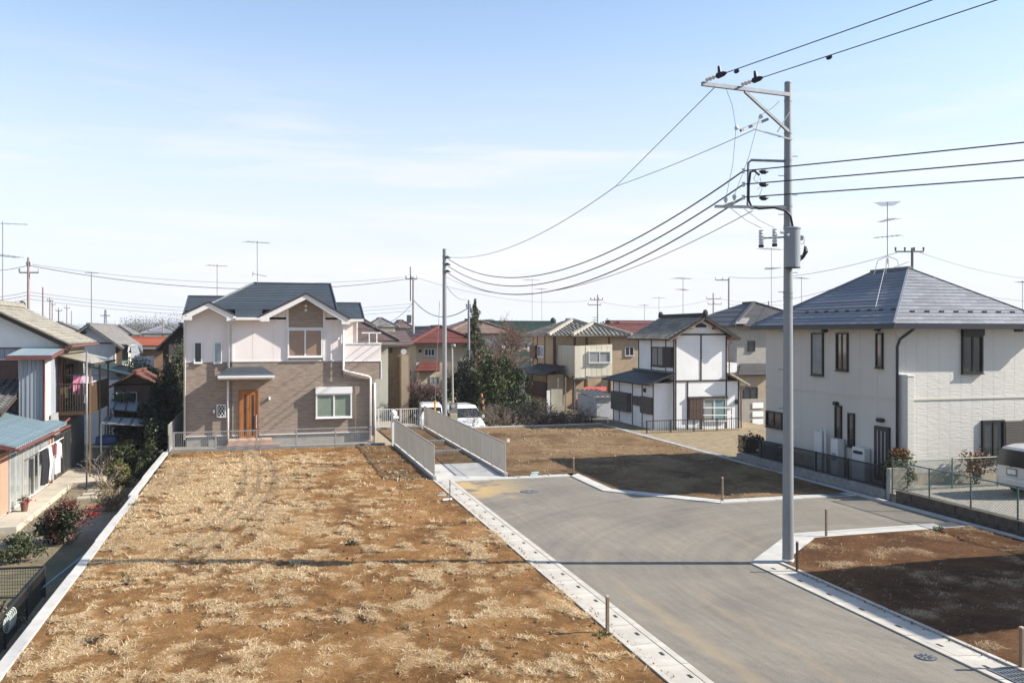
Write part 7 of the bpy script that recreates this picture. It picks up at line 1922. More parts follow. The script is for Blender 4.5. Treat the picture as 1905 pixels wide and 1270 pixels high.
# ================================================================ vegetation
def leaf_mat(name, cols, rough=0.55, trans=0.12):
    m, N, L, b = nodes_of(name)
    a = N.new('ShaderNodeAttribute'); a.attribute_name = 'tone'
    stops = [(i / (len(cols) - 1), c) for i, c in enumerate(cols)]
    L.new(ramp_node(N, L, a.outputs['Fac'], *stops), b.inputs['Base Color'])
    b.inputs['Roughness'].default_value = rough
    b.inputs['Specular IOR Level'].default_value = 0.3
    return m
def leaves(root, name, m, clumps, size, seed, aspect=0.5, droop=0.0, shell=0.55, smooth=False):
    """leaf-sized faces spread through clumps: (centre, (rx, ry, rz), count)"""
    rs = np.random.RandomState(seed)
    V, T = [], []
    for c, r, n in clumps:
        d = rs.normal(size=(n, 3)); d /= np.linalg.norm(d, axis=1)[:, None]
        rad = shell + (1 - shell) * rs.rand(n) ** 0.5
        rad *= 1 + 0.22 * rs.normal(size=n)
        P = np.array(c) + d * rad[:, None] * np.array(r)
        a = rs.normal(size=(n, 3)) + d * 0.4; a[:, 2] -= droop
        a /= np.linalg.norm(a, axis=1)[:, None]
        e = np.cross(a, rs.normal(size=(n, 3))); e /= np.linalg.norm(e, axis=1)[:, None]
        s = size * (0.6 + 0.8 * rs.rand(n))[:, None]
        V.append(np.stack([P - a * s, P + e * s * aspect, P + a * s, P - e * s * aspect], 1).reshape(-1, 3))
        base = rs.rand() * 0.45
        T.append(np.repeat(np.clip(base + 0.55 * rs.rand(n), 0, 1), 4))
    V = np.concatenate(V); T = np.concatenate(T)
    nq = len(V) // 4
    loc = (0.0, 0.0, 0.0)
    me = bpy.data.meshes.new(name)
    me.vertices.add(len(V)); me.vertices.foreach_set('co', V.ravel())
    me.loops.add(nq * 4); me.loops.foreach_set('vertex_index', np.arange(nq * 4))
    me.polygons.add(nq); me.polygons.foreach_set('loop_start', np.arange(nq) * 4); me.polygons.foreach_set('loop_total', np.full(nq, 4))
    me.update(); me.validate()
    at_ = me.attributes.new('tone', 'FLOAT', 'POINT'); at_.data.foreach_set('value', T)
    me.materials.append(m)
    o = bpy.data.objects.new(name, me); COL.objects.link(o)
    place(o, loc, root)
    return o
def twigs(root, name, m, base, h, spread, n, seed, levels=3, r=0.03, up=1.0, kids=3):
    """recursive bare branches from one base"""
    rs = random.Random(seed); b = MB()
    def grow(p, d, ln, r, lv):
        mid = p + d * ln * 0.5 + Vector((rs.gauss(0, .08), rs.gauss(0, .08), rs.gauss(0, .05))) * ln
        e = p + d * ln
        b.tube([p, mid, e], [r, r * 0.8, r * 0.55], 4, cap=False)
        if lv == 0: return
        for k in range(kids):
            nd = (d + Vector((rs.gauss(0, 1), rs.gauss(0, 1), rs.gauss(0.15, .7))) * 0.62).normalized()
            grow(p.lerp(e, rs.uniform(0.45, 1.0)), nd, ln * rs.uniform(0.5, 0.8), r * 0.55, lv - 1)
    for k in range(n):
        d = Vector((rs.gauss(0, spread), rs.gauss(0, spread), up)).normalized()
        grow(Vector(base) + Vector((rs.gauss(0, .08), rs.gauss(0, .08), 0)), d, h * rs.uniform(0.35, 0.55), r, levels)
    return b.build(name, m, root)
M_BARK = mat('bark', (0.11, 0.085, 0.06), 0.9, 0.25, 8, 0.4, 30)
M_TWIG = mat('grey_twig', (0.20, 0.16, 0.125), 0.9, 0.2, 8)
M_TWIGB = mat('brown_twig', (0.16, 0.10, 0.07), 0.9, 0.2, 8)
L_BROAD = leaf_mat('broad_leaf', [(0.012, 0.02, 0.008), (0.025, 0.04, 0.013), (0.052, 0.072, 0.02), (0.12, 0.135, 0.04)], 0.55)
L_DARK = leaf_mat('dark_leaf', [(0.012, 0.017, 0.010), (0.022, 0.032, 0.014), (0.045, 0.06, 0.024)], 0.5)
L_CON = leaf_mat('conifer_leaf', [(0.022, 0.032, 0.014), (0.05, 0.065, 0.026), (0.085, 0.095, 0.04)], 0.7)
L_RED = leaf_mat('nandina_red', [(0.035, 0.026, 0.016), (0.085, 0.028, 0.022), (0.17, 0.04, 0.035), (0.24, 0.085, 0.06)], 0.6)
L_TAN = leaf_mat('tan_leaf', [(0.13, 0.095, 0.06), (0.24, 0.19, 0.12), (0.34, 0.28, 0.185)], 0.8)
L_OLIVE = leaf_mat('olive_leaf', [(0.05, 0.055, 0.018), (0.11, 0.11, 0.035), (0.18, 0.165, 0.055)], 0.6)
L_RUST = leaf_mat('rust_leaf', [(0.09, 0.055, 0.025), (0.19, 0.10, 0.04), (0.28, 0.13, 0.05)], 0.7)
L_VARI = leaf_mat('variegated_leaf', [(0.06, 0.08, 0.04), (0.16, 0.19, 0.10), (0.34, 0.37, 0.25)], 0.6)
def clump_set(c, R, n, k, seed, frac=0.5):
    """k sub-clumps scattered over an ellipsoid so that the outline is uneven"""
    rs = random.Random(seed); out = []
    for i in range(k):
        d = Vector((rs.gauss(0, 1), rs.gauss(0, 1), rs.gauss(0, 1))).normalized() * rs.uniform(0.35, 0.95)
        f = frac * rs.uniform(0.6, 1.15)
        out.append(((c[0] + d.x * R[0], c[1] + d.y * R[1], c[2] + d.z * R[2]), (R[0] * f, R[1] * f, R[2] * f), int(n / k * rs.uniform(0.7, 1.3))))
    return out
def bush(name, label, cat, base, R, n, size, m, seed, k=14, trunk=None, twm=M_BARK, group=None, frac=0.5, lift=1.0, lv=2):
    root = thing(name, base, label, cat, group)
    h = R[2] * 2
    twigs(root, 'stems', twm, base, h * 0.8, 0.35, 4, seed, lv, trunk or 0.03)
    leaves(root, 'foliage', m, clump_set((base[0], base[1], base[2] + R[2] * lift), R, n, k, seed, frac), size, seed)
    return root
def tree(name, label, base, h, R, n, size, m, seed, k=20, group=None, frac=0.42, tm=M_BARK):
    """tapered trunk, limbs reaching into the crown, leafy crown of many clumps"""
    root = thing(name, base, label, 'tree', group)
    b = Vector(base); rs = random.Random(seed)
    part(root, 'trunk', tm, lambda q: q.tube([b, b + Vector((0.06, 0.03, h * 0.3)), b + Vector((-0.05, 0.05, h * 0.62)), b + Vector((0, 0, h * 0.85))], [0.14, 0.11, 0.07, 0.03], 8))
    for i in range(5):
        a = rs.uniform(0, 6.28); z = h * rs.uniform(0.25, 0.6)
        part(root, 'limb', tm, lambda q: q.tube([b + Vector((0, 0, z)), b + Vector((math.cos(a) * R[0] * .4, math.sin(a) * R[1] * .4, z + h * .12)), b + Vector((math.cos(a) * R[0] * .8, math.sin(a) * R[1] * .8, z + h * .2))], [0.06, 0.04, 0.015], 6))
    leaves(root, 'crown', m, clump_set((b.x, b.y, b.z + h - R[2]), R, n, k, seed, frac), size, seed)
    return root
def gpt(px, py, z): return at(px, py, Z=z)

# ---- left yard
b_ = gpt(118, 1012, YARD)
rn = bush('nandina_bush', 'large red and dark green nandina bush in the left yard', 'bush', tuple(b_), (0.72, 0.68, 0.66), 3800, 0.036, L_RED, 21, 26, frac=0.40)
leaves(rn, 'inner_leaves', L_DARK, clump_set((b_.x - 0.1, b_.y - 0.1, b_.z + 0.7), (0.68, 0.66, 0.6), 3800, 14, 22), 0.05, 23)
twigs(rn, 'thin_twigs', mat('pink_twig', (0.28, 0.16, 0.14), 0.8), tuple(b_ + Vector((-0.9, 0.1, 0))), 1.5, 0.4, 5, 24, 3, 0.012)
leaves(rn, 'bright_spray', leaf_mat('scarlet_leaf', [(0.25, 0.025, 0.02), (0.38, 0.04, 0.03)]), [((b_.x + 0.85, b_.y + 0.3, b_.z + 1.05), (0.22, 0.18, 0.06), 60), ((b_.x + 0.75, b_.y + 0.2, b_.z + 0.85), (0.25, 0.2, 0.06), 60)], 0.04, 25)
b_ = gpt(203, 950, YARD)
bush('dry_bush', 'rounded tan bush of dry twigs behind the red nandina', 'bush', tuple(b_), (0.62, 0.6, 0.5), 3000, 0.035, L_TAN, 31, 16, twm=M_TWIG, trunk=0.018, lv=3)
b_ = gpt(192, 912, YARD)
br = thing('bare_shrub', tuple(b_), 'bare grey branched shrub between the terrace and the dry bush', 'bush')
twigs(br, 'branches', M_TWIG, tuple(b_), 2.0, 0.5, 5, 41, 3, 0.03)
b_ = gpt(222, 905, YARD)
bush('olive_bush', 'rounded olive green bush beside the bare shrub', 'bush', tuple(b_), (0.55, 0.5, 0.55), 2600, 0.05, L_OLIVE, 51, 14)
b_ = gpt(262, 900, YARD)
bush('young_shrub', 'young upright shrub with pale stems close to the retaining wall', 'bush', tuple(b_), (0.4, 0.4, 0.5), 800, 0.05, L_BROAD, 52, 10, twm=M_TWIG)
b_ = gpt(34, 1045, YARD)
bush('grey_green_bush', 'low grey green bush in the yard behind the mesh fence', 'bush', tuple(b_), (0.7, 0.5, 0.4), 2200, 0.04, L_CON, 53, 12)
b_ = gpt(20, 1110, YARD)
bush('dry_weeds', 'brown dry weeds inside the mesh fence corner', 'weeds', (-6.3, 21.5, YARD), (1.1, 1.6, 0.25), 3500, 0.05, L_TAN, 54, 20, twm=M_TWIGB)
# dark evergreens between the old house's yard and the new house
rs_ = random.Random(3)
for k, (x, y, zt, rx, lb) in enumerate(((-4.95, 45.0, 1.4, 0.75, 'nearest of the dark evergreens beside the new house, low and bushy'), (-5.1, 47.3, 2.0, 0.85, 'second dark evergreen along the left side of the new house'),
                                    (-5.0, 49.8, 2.9, 0.9, 'third dark evergreen along the left side of the new house'), (-4.85, 52.2, 3.9, 0.8, 'fourth and tallest near evergreen left of the new house'),
                                    (-4.5, 55.0, 4.9, 0.8, 'farthest tall evergreen against the left corner of the new house'), (-6.6, 50.6, 2.2, 1.0, 'broad dark evergreen behind the grey carport'), (-4.75, 43.4, 0.35, 0.55, 'low dark evergreen at the corner of the white coping'), (-5.9, 44.6, 0.3, 0.8, 'low dark evergreen in front of the lower carport'))):
    h = zt - YARD
    tree('evergreen_tree', lb, (x, y, YARD), h, (rx, 1.1, h * 0.43), 5200, 0.075, L_DARK if k < 3 else L_CON, 60 + k, 26, 'evergreens left of the new house', 0.36)
b_ = at(265, 690, Y=59.5)
tree('variegated_tree', 'pale variegated tree below the far laundry balcony', (b_.x, 59.5, YARD), 4.9, (1.1, 0.9, 0.95), 2600, 0.085, L_VARI, 71, 14)
b_ = gpt(233, 742, YARD)
bush('brown_grass_tuft', 'rounded tuft of brown grass before the brown shed', 'bush', (at(238, 740, Y=52.3).x, 52.3, YARD), (0.7, 0.4, 1.45), 1500, 0.05, L_TAN, 72, 10)

# ---- behind the lots
b_ = at(912, 770, Y=56.5)
bt = tree('evergreen_shrub_tree', 'big glossy evergreen shrub tree behind the white minivan', (b_.x, 56.5, BACK), 5.1, (1.8, 1.3, 2.2), 9000, 0.085, L_BROAD, 81, 44, None, 0.27)
b_ = at(955, 770, Y=57.5)
tree('evergreen_shrub_tree', 'lower glossy evergreen spreading right of the big shrub tree', (b_.x, 57.5, BACK), 3.8, (1.6, 1.0, 1.5), 4500, 0.085, L_BROAD, 82, 28, None, 0.28)
b_ = at(862, 770, Y=58)
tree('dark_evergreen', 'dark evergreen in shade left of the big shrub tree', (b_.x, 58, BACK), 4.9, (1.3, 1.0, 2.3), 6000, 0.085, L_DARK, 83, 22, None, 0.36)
# conifer
cb = at(884, 700, Y=63)
cz = at(881, 560, Y=63).z
cf = thing('conifer', (cb.x, 63, BACK), 'tall narrow conifer beside the bluish pole', 'tree')
part(cf, 'trunk', M_BARK, lambda b: b.cyl((cb.x, 63, BACK), (cb.x - 0.05, 63, cz - 0.2), 0.14, 0.02, n=8))
cl = []
rs_ = random.Random(5)
for k in range(30):
    f = k / 29; z = 1.0 + (cz - 1.0) * f; R = (1.05 * (1 - f) ** 0.75 + 0.10) * rs_.uniform(0.6, 1.25)
    for j in range(3):
        a = rs_.uniform(0, 6.28); cl.append(((cb.x + math.cos(a) * R * 0.65, 63 + math.sin(a) * R * 0.65, z + rs_.uniform(-.1, .1)), (R * 0.45, R * 0.45, 0.22), int(40 + 90 * R)))
leaves(cf, 'crown', L_CON, cl, 0.075, 84, 0.35, 0.5)
# bare trees
for k, (px, Y, zt, sp, n, tm, lb) in enumerate(((938, 66, 6.9, 0.42, 5, M_TWIGB, 'bare branching tree in front of the green roofed house'), (905, 64.5, 5.3, 0.5, 6, M_TWIG, 'tangle of bare brown branches right of the conifer'),
                                            (925, 61, 4.6, 0.6, 6, M_TWIGB, 'low spreading bare tree above the evergreen shrub'), (795, 60, 2.6, 0.5, 6, mat('mauve_twig', (0.21, 0.13, 0.12), 0.9), 'small mauve bare tree before the red roofed house'))):
    x = at(px, 650, Y=Y).x
    t_ = thing('bare_tree', (x, Y, BACK), lb, 'tree')
    h = zt - BACK
    part(t_, 'trunk', M_BARK, lambda b: b.tube([(x, Y, BACK), (x + 0.15, Y, BACK + h * 0.22), (x + 0.05, Y, BACK + h * 0.42)], [0.16, 0.13, 0.09], 7))
    twigs(t_, 'branches', tm, (x + 0.05, Y, BACK + h * 0.36), h * 0.60, sp, n + 1, 90 + k, 4, 0.085, 1.0, 4)
for k, (px, Y, R, m, n, lb) in enumerate(((738, 68, (1.0, 0.9, 1.85), L_DARK, 4200, 'dark rounded camellia below the satellite dish'), (758, 67, (0.6, 0.6, 1.2), L_RUST, 1600, 'rust coloured shrub left of the switch pole'),
                                          (712, 64, (1.1, 0.5, 0.85), L_DARK, 2800, 'clipped dark hedge bush nearest the new house'), (735, 64.5, (1.0, 0.5, 0.8), L_BROAD, 2400, 'clipped hedge bush below the camellia'),
                                          (757, 64, (0.9, 0.5, 0.75), L_DARK, 2200, 'clipped hedge bush beside the switch pole'), (783, 62, (0.6, 0.5, 1.0), L_OLIVE, 1300, 'olive shrub right of the switch pole'), (812, 60, (0.8, 0.6, 1.0), L_DARK, 1800, 'dark bush behind the kei van'))):
    x = at(px, 700, Y=Y).x
    bush('garden_bush', lb, 'bush', (x, Y, BACK), R, n, 0.075, m, 100 + k, 16, group='garden bushes behind the passage')
# dark conifers on the skyline right of centre
for k, (px, Y, zt) in enumerate(((1128, 96, 6.6), (1138, 97, 6.4), (1152, 97, 6.5))):
    x = at(px, 600, Y=Y).x
    tree('pine_tree', ('leftmost', 'middle', 'rightmost')[k] + ' dark pine top behind the red tiled house', (x, Y, BACK), zt - BACK, (0.9, 0.9, 1.3), 1500, 0.13, L_CON, 110 + k, 12, 'pines behind the red tiled house')
# scrub along the back edge of the stony plot
for k, (px, Y, h, tm, lb) in enumerate(((925, 51.5, 1.6, M_TWIG, 'thorny bare bush right of the white minivan'), (960, 51.8, 1.3, M_TWIGB, 'bare brown bush behind the back kerb'), (985, 52.5, 1.9, M_TWIG, 'taller bare bush under the beige house'),
                                        (1010, 52.2, 1.5, M_TWIGB, 'bare bush left of the red nandina sprig'), (1060, 52.0, 1.5, M_TWIG, 'thin bare bush before the mesh fence'), (1080, 52.3, 1.6, M_TWIGB, 'bare sapling before the garden shed'), (890, 50.2, 1.7, M_TWIG, 'leafless sapling in front of the white minivan'))):
    x = at(px, 780, Y=Y).x
    t_ = thing('bare_bush', (x, Y, BACK), lb, 'bush', 'bare bushes along the back kerb')
    twigs(t_, 'branches', tm, (x, Y, BACK), h + 0.5, 0.55 if k < 6 else 0.25, 9 if k < 6 else 3, 120 + k, 4, 0.028)
for k, (px, Y, R, m, n, lb) in enumerate(((1037, 52.6, (0.45, 0.4, 0.6), L_RED, 900, 'red nandina sprig by the mesh fence'), (1010, 52.8, (0.5, 0.4, 0.4), L_RED, 500, 'faded red shrub left of the nandina sprig'), (965, 50.6, (0.8, 0.4, 0.3), L_RUST, 1300, 'low heap of rust brown leaves behind the back kerb'),
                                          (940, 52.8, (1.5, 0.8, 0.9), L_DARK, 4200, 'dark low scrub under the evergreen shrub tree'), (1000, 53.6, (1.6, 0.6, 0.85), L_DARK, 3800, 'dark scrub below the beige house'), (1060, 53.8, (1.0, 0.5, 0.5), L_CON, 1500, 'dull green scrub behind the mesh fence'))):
    x = at(px, 780, Y=Y).x
    bush('scrub', lb, 'bush', (x, Y, BACK), R, n, 0.05, m, 130 + k, 12, group='scrub along the back kerb')
# ---- right side
bush('nandina_shrub', 'green and rust nandina shrub by the stained block pier', 'bush', (20.25, 24.65, 0.2), (0.55, 0.5, 0.62), 2600, 0.05, L_OLIVE, 141, 14)
rt = bush('nandina_shrub', 'sparse reddish shrub against the wall of the slate roof house', 'bush', (at(1818, 870, Y=24.7).x, 24.7, 0.22), (0.6, 0.3, 0.6), 900, 0.05, L_RUST, 142, 10, twm=M_TWIGB)
pt = thing('rust_shrub_top', (20.2, 24.6, 0.2), 'rust coloured tips rising behind the block pier shrub', 'bush')
leaves(pt, 'tips', L_RUST, [((20.2, 24.6, 1.42), (0.3, 0.3, 0.16), 420)], 0.05, 143)
twigs(pt, 'stems', M_TWIGB, (20.2, 24.6, 0.2), 1.4, 0.2, 5, 144, 1, 0.015)
bush('dark_shrub', 'dark shrub at the far end of the black fence', 'bush', (at(1397, 800, Y=34.3).x, 34.3, 0.0), (0.75, 0.5, 0.55), 2200, 0.05, L_DARK, 145, 12)
for k, (px, py, R) in enumerate(((200, 928, 0.0),)): pass
# weeds on the lots
rs_ = random.Random(8)
for k, (px, py, lb) in enumerate(((170, 1193, 'grey green weed rosette in the near lot'), (655, 1013, 'dark clump of dead weed in the middle of the near lot'), (238, 1083, 'bleached root stump in the near lot'), (325, 848, 'fresh green weed at the far corner of the near lot'),
                                  (1120, 1183, 'green weed at the foot of the wooden stake'), (305, 872, 'weed growing over the white coping'), (250, 940, 'grey green weed on the coping step'), (1745, 985, 'pale weeds on the brown plot by the grate'))):
    p = gpt(px, py, 0.04)
    w = thing('weed', tuple(p), lb, 'weed')
    leaves(w, 'leaves', L_VARI if k in (6, 7) else (L_TAN if k in (0, 2) else (L_DARK if k == 1 else L_OLIVE)), [((p.x, p.y, 0.07), (0.16, 0.13, 0.05), 90)], 0.05, 150 + k, 0.3)
# distant woods
fw = thing('far_woods', (0, 400, BACK), 'hazy line of bare woods on the horizon', 'woods'); fw['kind'] = 'stuff'
cl = []
rs_ = random.Random(14)
for k in range(240):
    px = -150 + 2250 * k / 240
    t = rs_.uniform(330, 480)
    p = at(px, 618, t=t); hh = rs_.uniform(2.5, 5.5) * (1.5 if 240 < px < 330 else 1)
    cl.append(((p.x, p.y, BACK + hh * 0.8), (rs_.uniform(5, 9), 4, hh), 2600 if 190 < px < 350 else 500))
leaves(fw, 'crowns', leaf_mat('far_wood', [(0.10, 0.095, 0.09), (0.13, 0.12, 0.11), (0.16, 0.15, 0.14)], 0.9), cl, 0.26, 160, shell=0.1)
# low hills, the blue of distant haze put into their colour
b = MB(); hp = []
rs_ = random.Random(2)
N_ = 90
for k in range(N_ + 1):
    a = math.radians(-60 + 120 * k / N_) + YAW
    h = 34 + 26 * mnoise.noise(Vector((k * 0.12, 3.1, 0))) + 12 * mnoise.noise(Vector((k * 0.5, 8.1, 0)))
    r = 3600
    b.v += [(math.sin(a) * r, math.cos(a) * r, -1), (math.sin(a) * (r + 260), math.cos(a) * (r + 260), max(4, h)), (math.sin(a) * (r + 700), math.cos(a) * (r + 700), -1)]
for k in range(N_):
    i = 3 * k
    b.f += [(i, i + 3, i + 4, i + 1), (i + 1, i + 4, i + 5, i + 2)]
tag(b.build('hills', mat('hazed_hill_woods', (0.17, 0.22, 0.27), 0.95, 0.1, 0.01), smooth=True, loc=(0, 3600, 0)), kind='structure')

# ================================================================ vehicles
M_TYRE = mat('tyre', (0.02, 0.02, 0.02), 0.85, 0.1)
M_RIM = mat('wheel_rim', (0.45, 0.46, 0.47), 0.35, 0.05, metal=0.6)
M_CARGL = mat('car_glass', (0.02, 0.025, 0.028), 0.12, 0.1, spec=0.4)
def van(label, stations, m, loc, rot, wheel_x, wr=0.29, front=True, cat='van'):
    """lofted body; local x runs from the nose (0) to the tail"""
    root = thing('parked_van', (0, 0, 0), label, cat)
    W2 = max(s[4] for s in stations)
    b = MB(); sec = 14
    for x, zb, zbelt, zr, w, wt_ in stations:
        r = [(w * 0.93, zb), (w, zb + 0.16), (w, zbelt - 0.04), (w * 0.985, zbelt), (wt_ + (w - wt_) * 0.12, zr - 0.10), (wt_ - 0.04, zr - 0.03), (wt_ - 0.16, zr)]
        pts = [(-a, z) for a, z in r] + [(a, z) for a, z in reversed(r)]
        b.v += [(x, y, z) for y, z in pts]
    n = len(stations)
    for i in range(n - 1):
        for k in range(sec):
            k2 = (k + 1) % sec
            b.f.append((i * sec + k, i * sec + k2, (i + 1) * sec + k2, (i + 1) * sec + k))
    b.f.append(tuple(range(sec))); b.f.append(tuple((n - 1) * sec + k for k in range(sec))[::-1])
    b.build('body', m, root, smooth=False)
    for sgn in (-1, 1):
        for wx in wheel_x:
            w_ = part(root, 'wheel', M_TYRE, lambda q: q.cyl((wx, sgn * (W2 - 0.19), wr), (wx, sgn * (W2 - 0.005), wr), wr, n=20))
            part(w_, 'rim', M_RIM, lambda q: q.cyl((wx, sgn * (W2 - 0.02), wr), (wx, sgn * (W2 + 0.008), wr), wr * 0.62, wr * 0.55, n=14))
    def side_glass(i, j, u0, u1):
        A, B_ = stations[i], stations[j]
        for sgn in (-1, 1):
            def P(u, hi):
                s = [A[q] + (B_[q] - A[q]) * u for q in range(6)]
                z = s[2] + 0.04 if not hi else s[3] - 0.14
                f = (z - s[2]) / (s[3] - 0.10 - s[2])
                wT = s[5] + (s[4] - s[5]) * 0.12
                return Vector((s[0], sgn * (s[4] * 0.985 + (wT - s[4] * 0.985) * f + 0.006), z))
            part(root, 'side_window', M_CARGL, lambda q: q.slab([P(u0, 0), P(u1, 0), P(u1, 1), P(u0, 1)], 0.012, (0, -sgn, 0)))
    return root, side_glass
def finish(root, loc, rot):
    root.location = loc; root.rotation_euler = (0, 0, rot)
M_CARW = mat('white_car_paint', (0.72, 0.73, 0.73), 0.25, 0.02, 1, coat=0.5)
M_CARS = mat('silver_car_paint', (0.52, 0.53, 0.54), 0.35, 0.03, 1, metal=0.35, coat=0.4)
M_LAMP = mat('lamp_glass', (0.55, 0.56, 0.55), 0.1, 0.1)
M_AMBER = mat('amber_lens', (0.55, 0.16, 0.04), 0.2)
M_REDL = mat('red_lens', (0.45, 0.02, 0.02), 0.2)
M_PLATE = mat('number_plate', (0.70, 0.71, 0.68), 0.5)
mini = [(0.0, 0.30, 0.58, 0.66, 0.66, 0.60), (0.14, 0.24, 0.72, 0.82, 0.80, 0.74), (0.95, 0.22, 0.98, 1.06, 0.84, 0.76), (1.70, 0.22, 1.04, 1.66, 0.85, 0.70), (2.1, 0.22, 1.04, 1.78, 0.85, 0.71), (3.9, 0.22, 1.04, 1.78, 0.85, 0.70), (4.3, 0.26, 1.02, 1.64, 0.83, 0.66), (4.42, 0.34, 0.95, 1.15, 0.79, 0.66)]
def fit_front(r_, st):
    a, c = st[2], st[3]
    zf, zt = a[3] + 0.02, c[3] - 0.06
    part(r_, 'windscreen', M_CARGL, lambda q: q.slab([(a[0] + 0.06, -a[5] * 0.98, zf + 0.03), (a[0] + 0.06, a[5] * 0.98, zf + 0.03), (c[0] - 0.05, c[5] * 0.95, zt + 0.02), (c[0] - 0.05, -c[5] * 0.95, zt + 0.02)], 0.012, (0.6, 0, -0.8)))
    for s_ in (-1, 1):
        part(r_, 'headlight', M_LAMP, lambda q: q.box(0.02, 0.14, s_ * 0.42, s_ * 0.70, 0.60, 0.76), bevel=0.03)
        part(r_, 'indicator', M_AMBER, lambda q: q.box(0.10, 0.22, s_ * 0.68, s_ * 0.80, 0.60, 0.70), bevel=0.02)
        part(r_, 'mirror', M_CARW, lambda q: q.box(1.18, 1.30, s_ * 0.86, s_ * 1.02, 1.06, 1.24), bevel=0.03)
    part(r_, 'grille', M_BLACKF, lambda q: q.box(-0.012, 0.05, -0.32, 0.32, 0.42, 0.54))
    part(r_, 'number_plate', M_PLATE, lambda q: q.box(-0.03, -0.014, -0.17, 0.17, 0.34, 0.44))
    part(r_, 'bumper_seam', M_BLACKF, lambda q: q.box(-0.008, 0.03, -0.6, 0.6, 0.56, 0.572))
def park(px, py_, Y, rot, label, st, m, wx):
    r_, sg = van(label, st, m, None, rot, wx)
    sg(3, 5, 0.02, 0.30); sg(3, 5, 0.33, 0.62); sg(3, 5, 0.65, 0.97)
    fit_front(r_, st)
    p = at(px, py_, Y=Y)
    finish(r_, (p.x, Y, BACK), rot)
# nose towards the lot (local +x turned to +Y), swung a little so the left flank shows
park(880, 790, 50.1, math.radians(91), 'white minivan parked nose forward behind the stony plot', mini, M_CARW, (0.85, 3.6))
kei = [(0.0, 0.30, 0.62, 0.72, 0.62, 0.58), (0.08, 0.24, 0.95, 1.05, 0.70, 0.66), (0.32, 0.22, 1.06, 1.14, 0.72, 0.66), (0.72, 0.22, 1.08, 1.72, 0.73, 0.62), (1.1, 0.22, 1.08, 1.84, 0.73, 0.63), (2.9, 0.22, 1.08, 1.84, 0.73, 0.63), (3.25, 0.24, 1.06, 1.76, 0.73, 0.62), (3.38, 0.30, 1.0, 1.3, 0.70, 0.62)]
park(803, 785, 51.6, math.radians(82), 'white kei van parked behind the end of the panel fence', kei, M_CARW, (0.55, 2.6))
# silver van at the right edge, tail towards the lot
r_, sg = van('silver minivan cut by the right edge, tail toward the lot', [(x, a, c * 0.86, d * 0.87, e * 0.93, f * 0.93) for x, a, c, d, e, f in kei], M_CARS, None, 0, (0.55, 2.6))
sg(3, 5, 0.02, 0.45); sg(3, 5, 0.5, 0.97)
part(r_, 'rear_window', M_CARGL, lambda b: b.slab([(3.46, -0.56, 0.95), (3.46, 0.56, 0.95), (3.40, 0.52, 1.46), (3.40, -0.52, 1.46)], 0.05, (-1, 0, 0)))
part(r_, 'number_plate', M_PLATE, lambda b: b.box(3.375, 3.41, -0.2, 0.1, 0.70, 0.84))
part(r_, 'plate_recess', mat('plate_recess', (0.22, 0.22, 0.22), 0.5), lambda b: b.box(3.36, 3.385, -0.27, 0.17, 0.63, 0.88))
for s_ in (-1, 1):
    part(r_, 'tail_light', M_REDL, lambda b: b.box(3.30, 3.41, s_ * 0.38, s_ * 0.58, 0.38, 0.50), bevel=0.015)
part(r_, 'rear_wiper', M_BLACKF, lambda b: b.bar((3.45, 0.0, 0.93), (3.44, -0.25, 1.03), 0.02))
part(r_, 'rear_bumper', M_CARS, lambda b: b.box(3.30, 3.44, -0.56, 0.56, 0.28, 0.56), bevel=0.04)
finish(r_, (22.75 + 3.4, 22.55, 0.24), math.radians(180))

# ================================================================ small things
def stake(label, px, py0, py1, w=0.045, m=M_WOOD, tilt=0.0):
    p = at(px, py1, Z=0.03); t = p.x * SA + p.y * CA
    h = (py1 - py0) / FPX * t
    root = thing('survey_stake', (p.x, p.y, 0.0), label, 'stake', 'survey stakes marking the plots')
    top = Vector((p.x + tilt * h, p.y, 0.03 + h))
    part(root, 'shaft', m, lambda b: b.bar((p.x, p.y, -0.15), top, w), bevel=0.004)
    part(root, 'painted_top', mat('faded_top', (0.42, 0.36, 0.30), 0.8), lambda b: b.bar(top, top + Vector((0, 0, 0.025)), w * 1.04))
stake('wooden stake at the edge of the near lot by the gutter', 1130, 1110, 1180, 0.055)
stake('wooden stake at the corner of the side road kerb', 1537, 947, 996, 0.05)
stake('wooden stake on the stony plot by the bend in the kerb', 1344, 889, 931, 0.055)
stake('wooden stake on the stony plot above the manhole', 1067, 852, 880, 0.06)
stake('thin grey stake by the concrete ramp', 837, 893, 931, 0.03, M_STEEL)
stake('dark stake just right of the utility pole', 1483, 1008, 1061, 0.045, M_BROWNF)
stake('pale wooden stake at the lower right edge', 1901, 1168, 1242, 0.06)
stake('short white stake on the stony plot near the passage fence', 945, 816, 823, 0.14, M_WHITEF)
for px, py, lb in ((822, 922, 'white plastic offcut beside the thin grey stake'), (832, 930, 'smaller white offcut by the gutter'), (995, 880, 'pale blue green offcut on the stony plot'), (993, 884, 'white offcut beside the blue green one'), (812, 879, 'grey scrap on the concrete ramp')):
    p = at(px, py, Z=0.04)
    o = MB().slab([p + Vector((-.16, -.05, .03)), p + Vector((.14, -.07, .02)), p + Vector((.17, .08, .05)), p + Vector((-.1, .1, .04))], 0.03).build('offcut', mat('teal_offcut', (0.34, 0.44, 0.44), 0.7) if 'blue' in lb else (M_CONCG if 'grey' in lb else M_WHITEF))
    tag(o, lb, 'offcut')
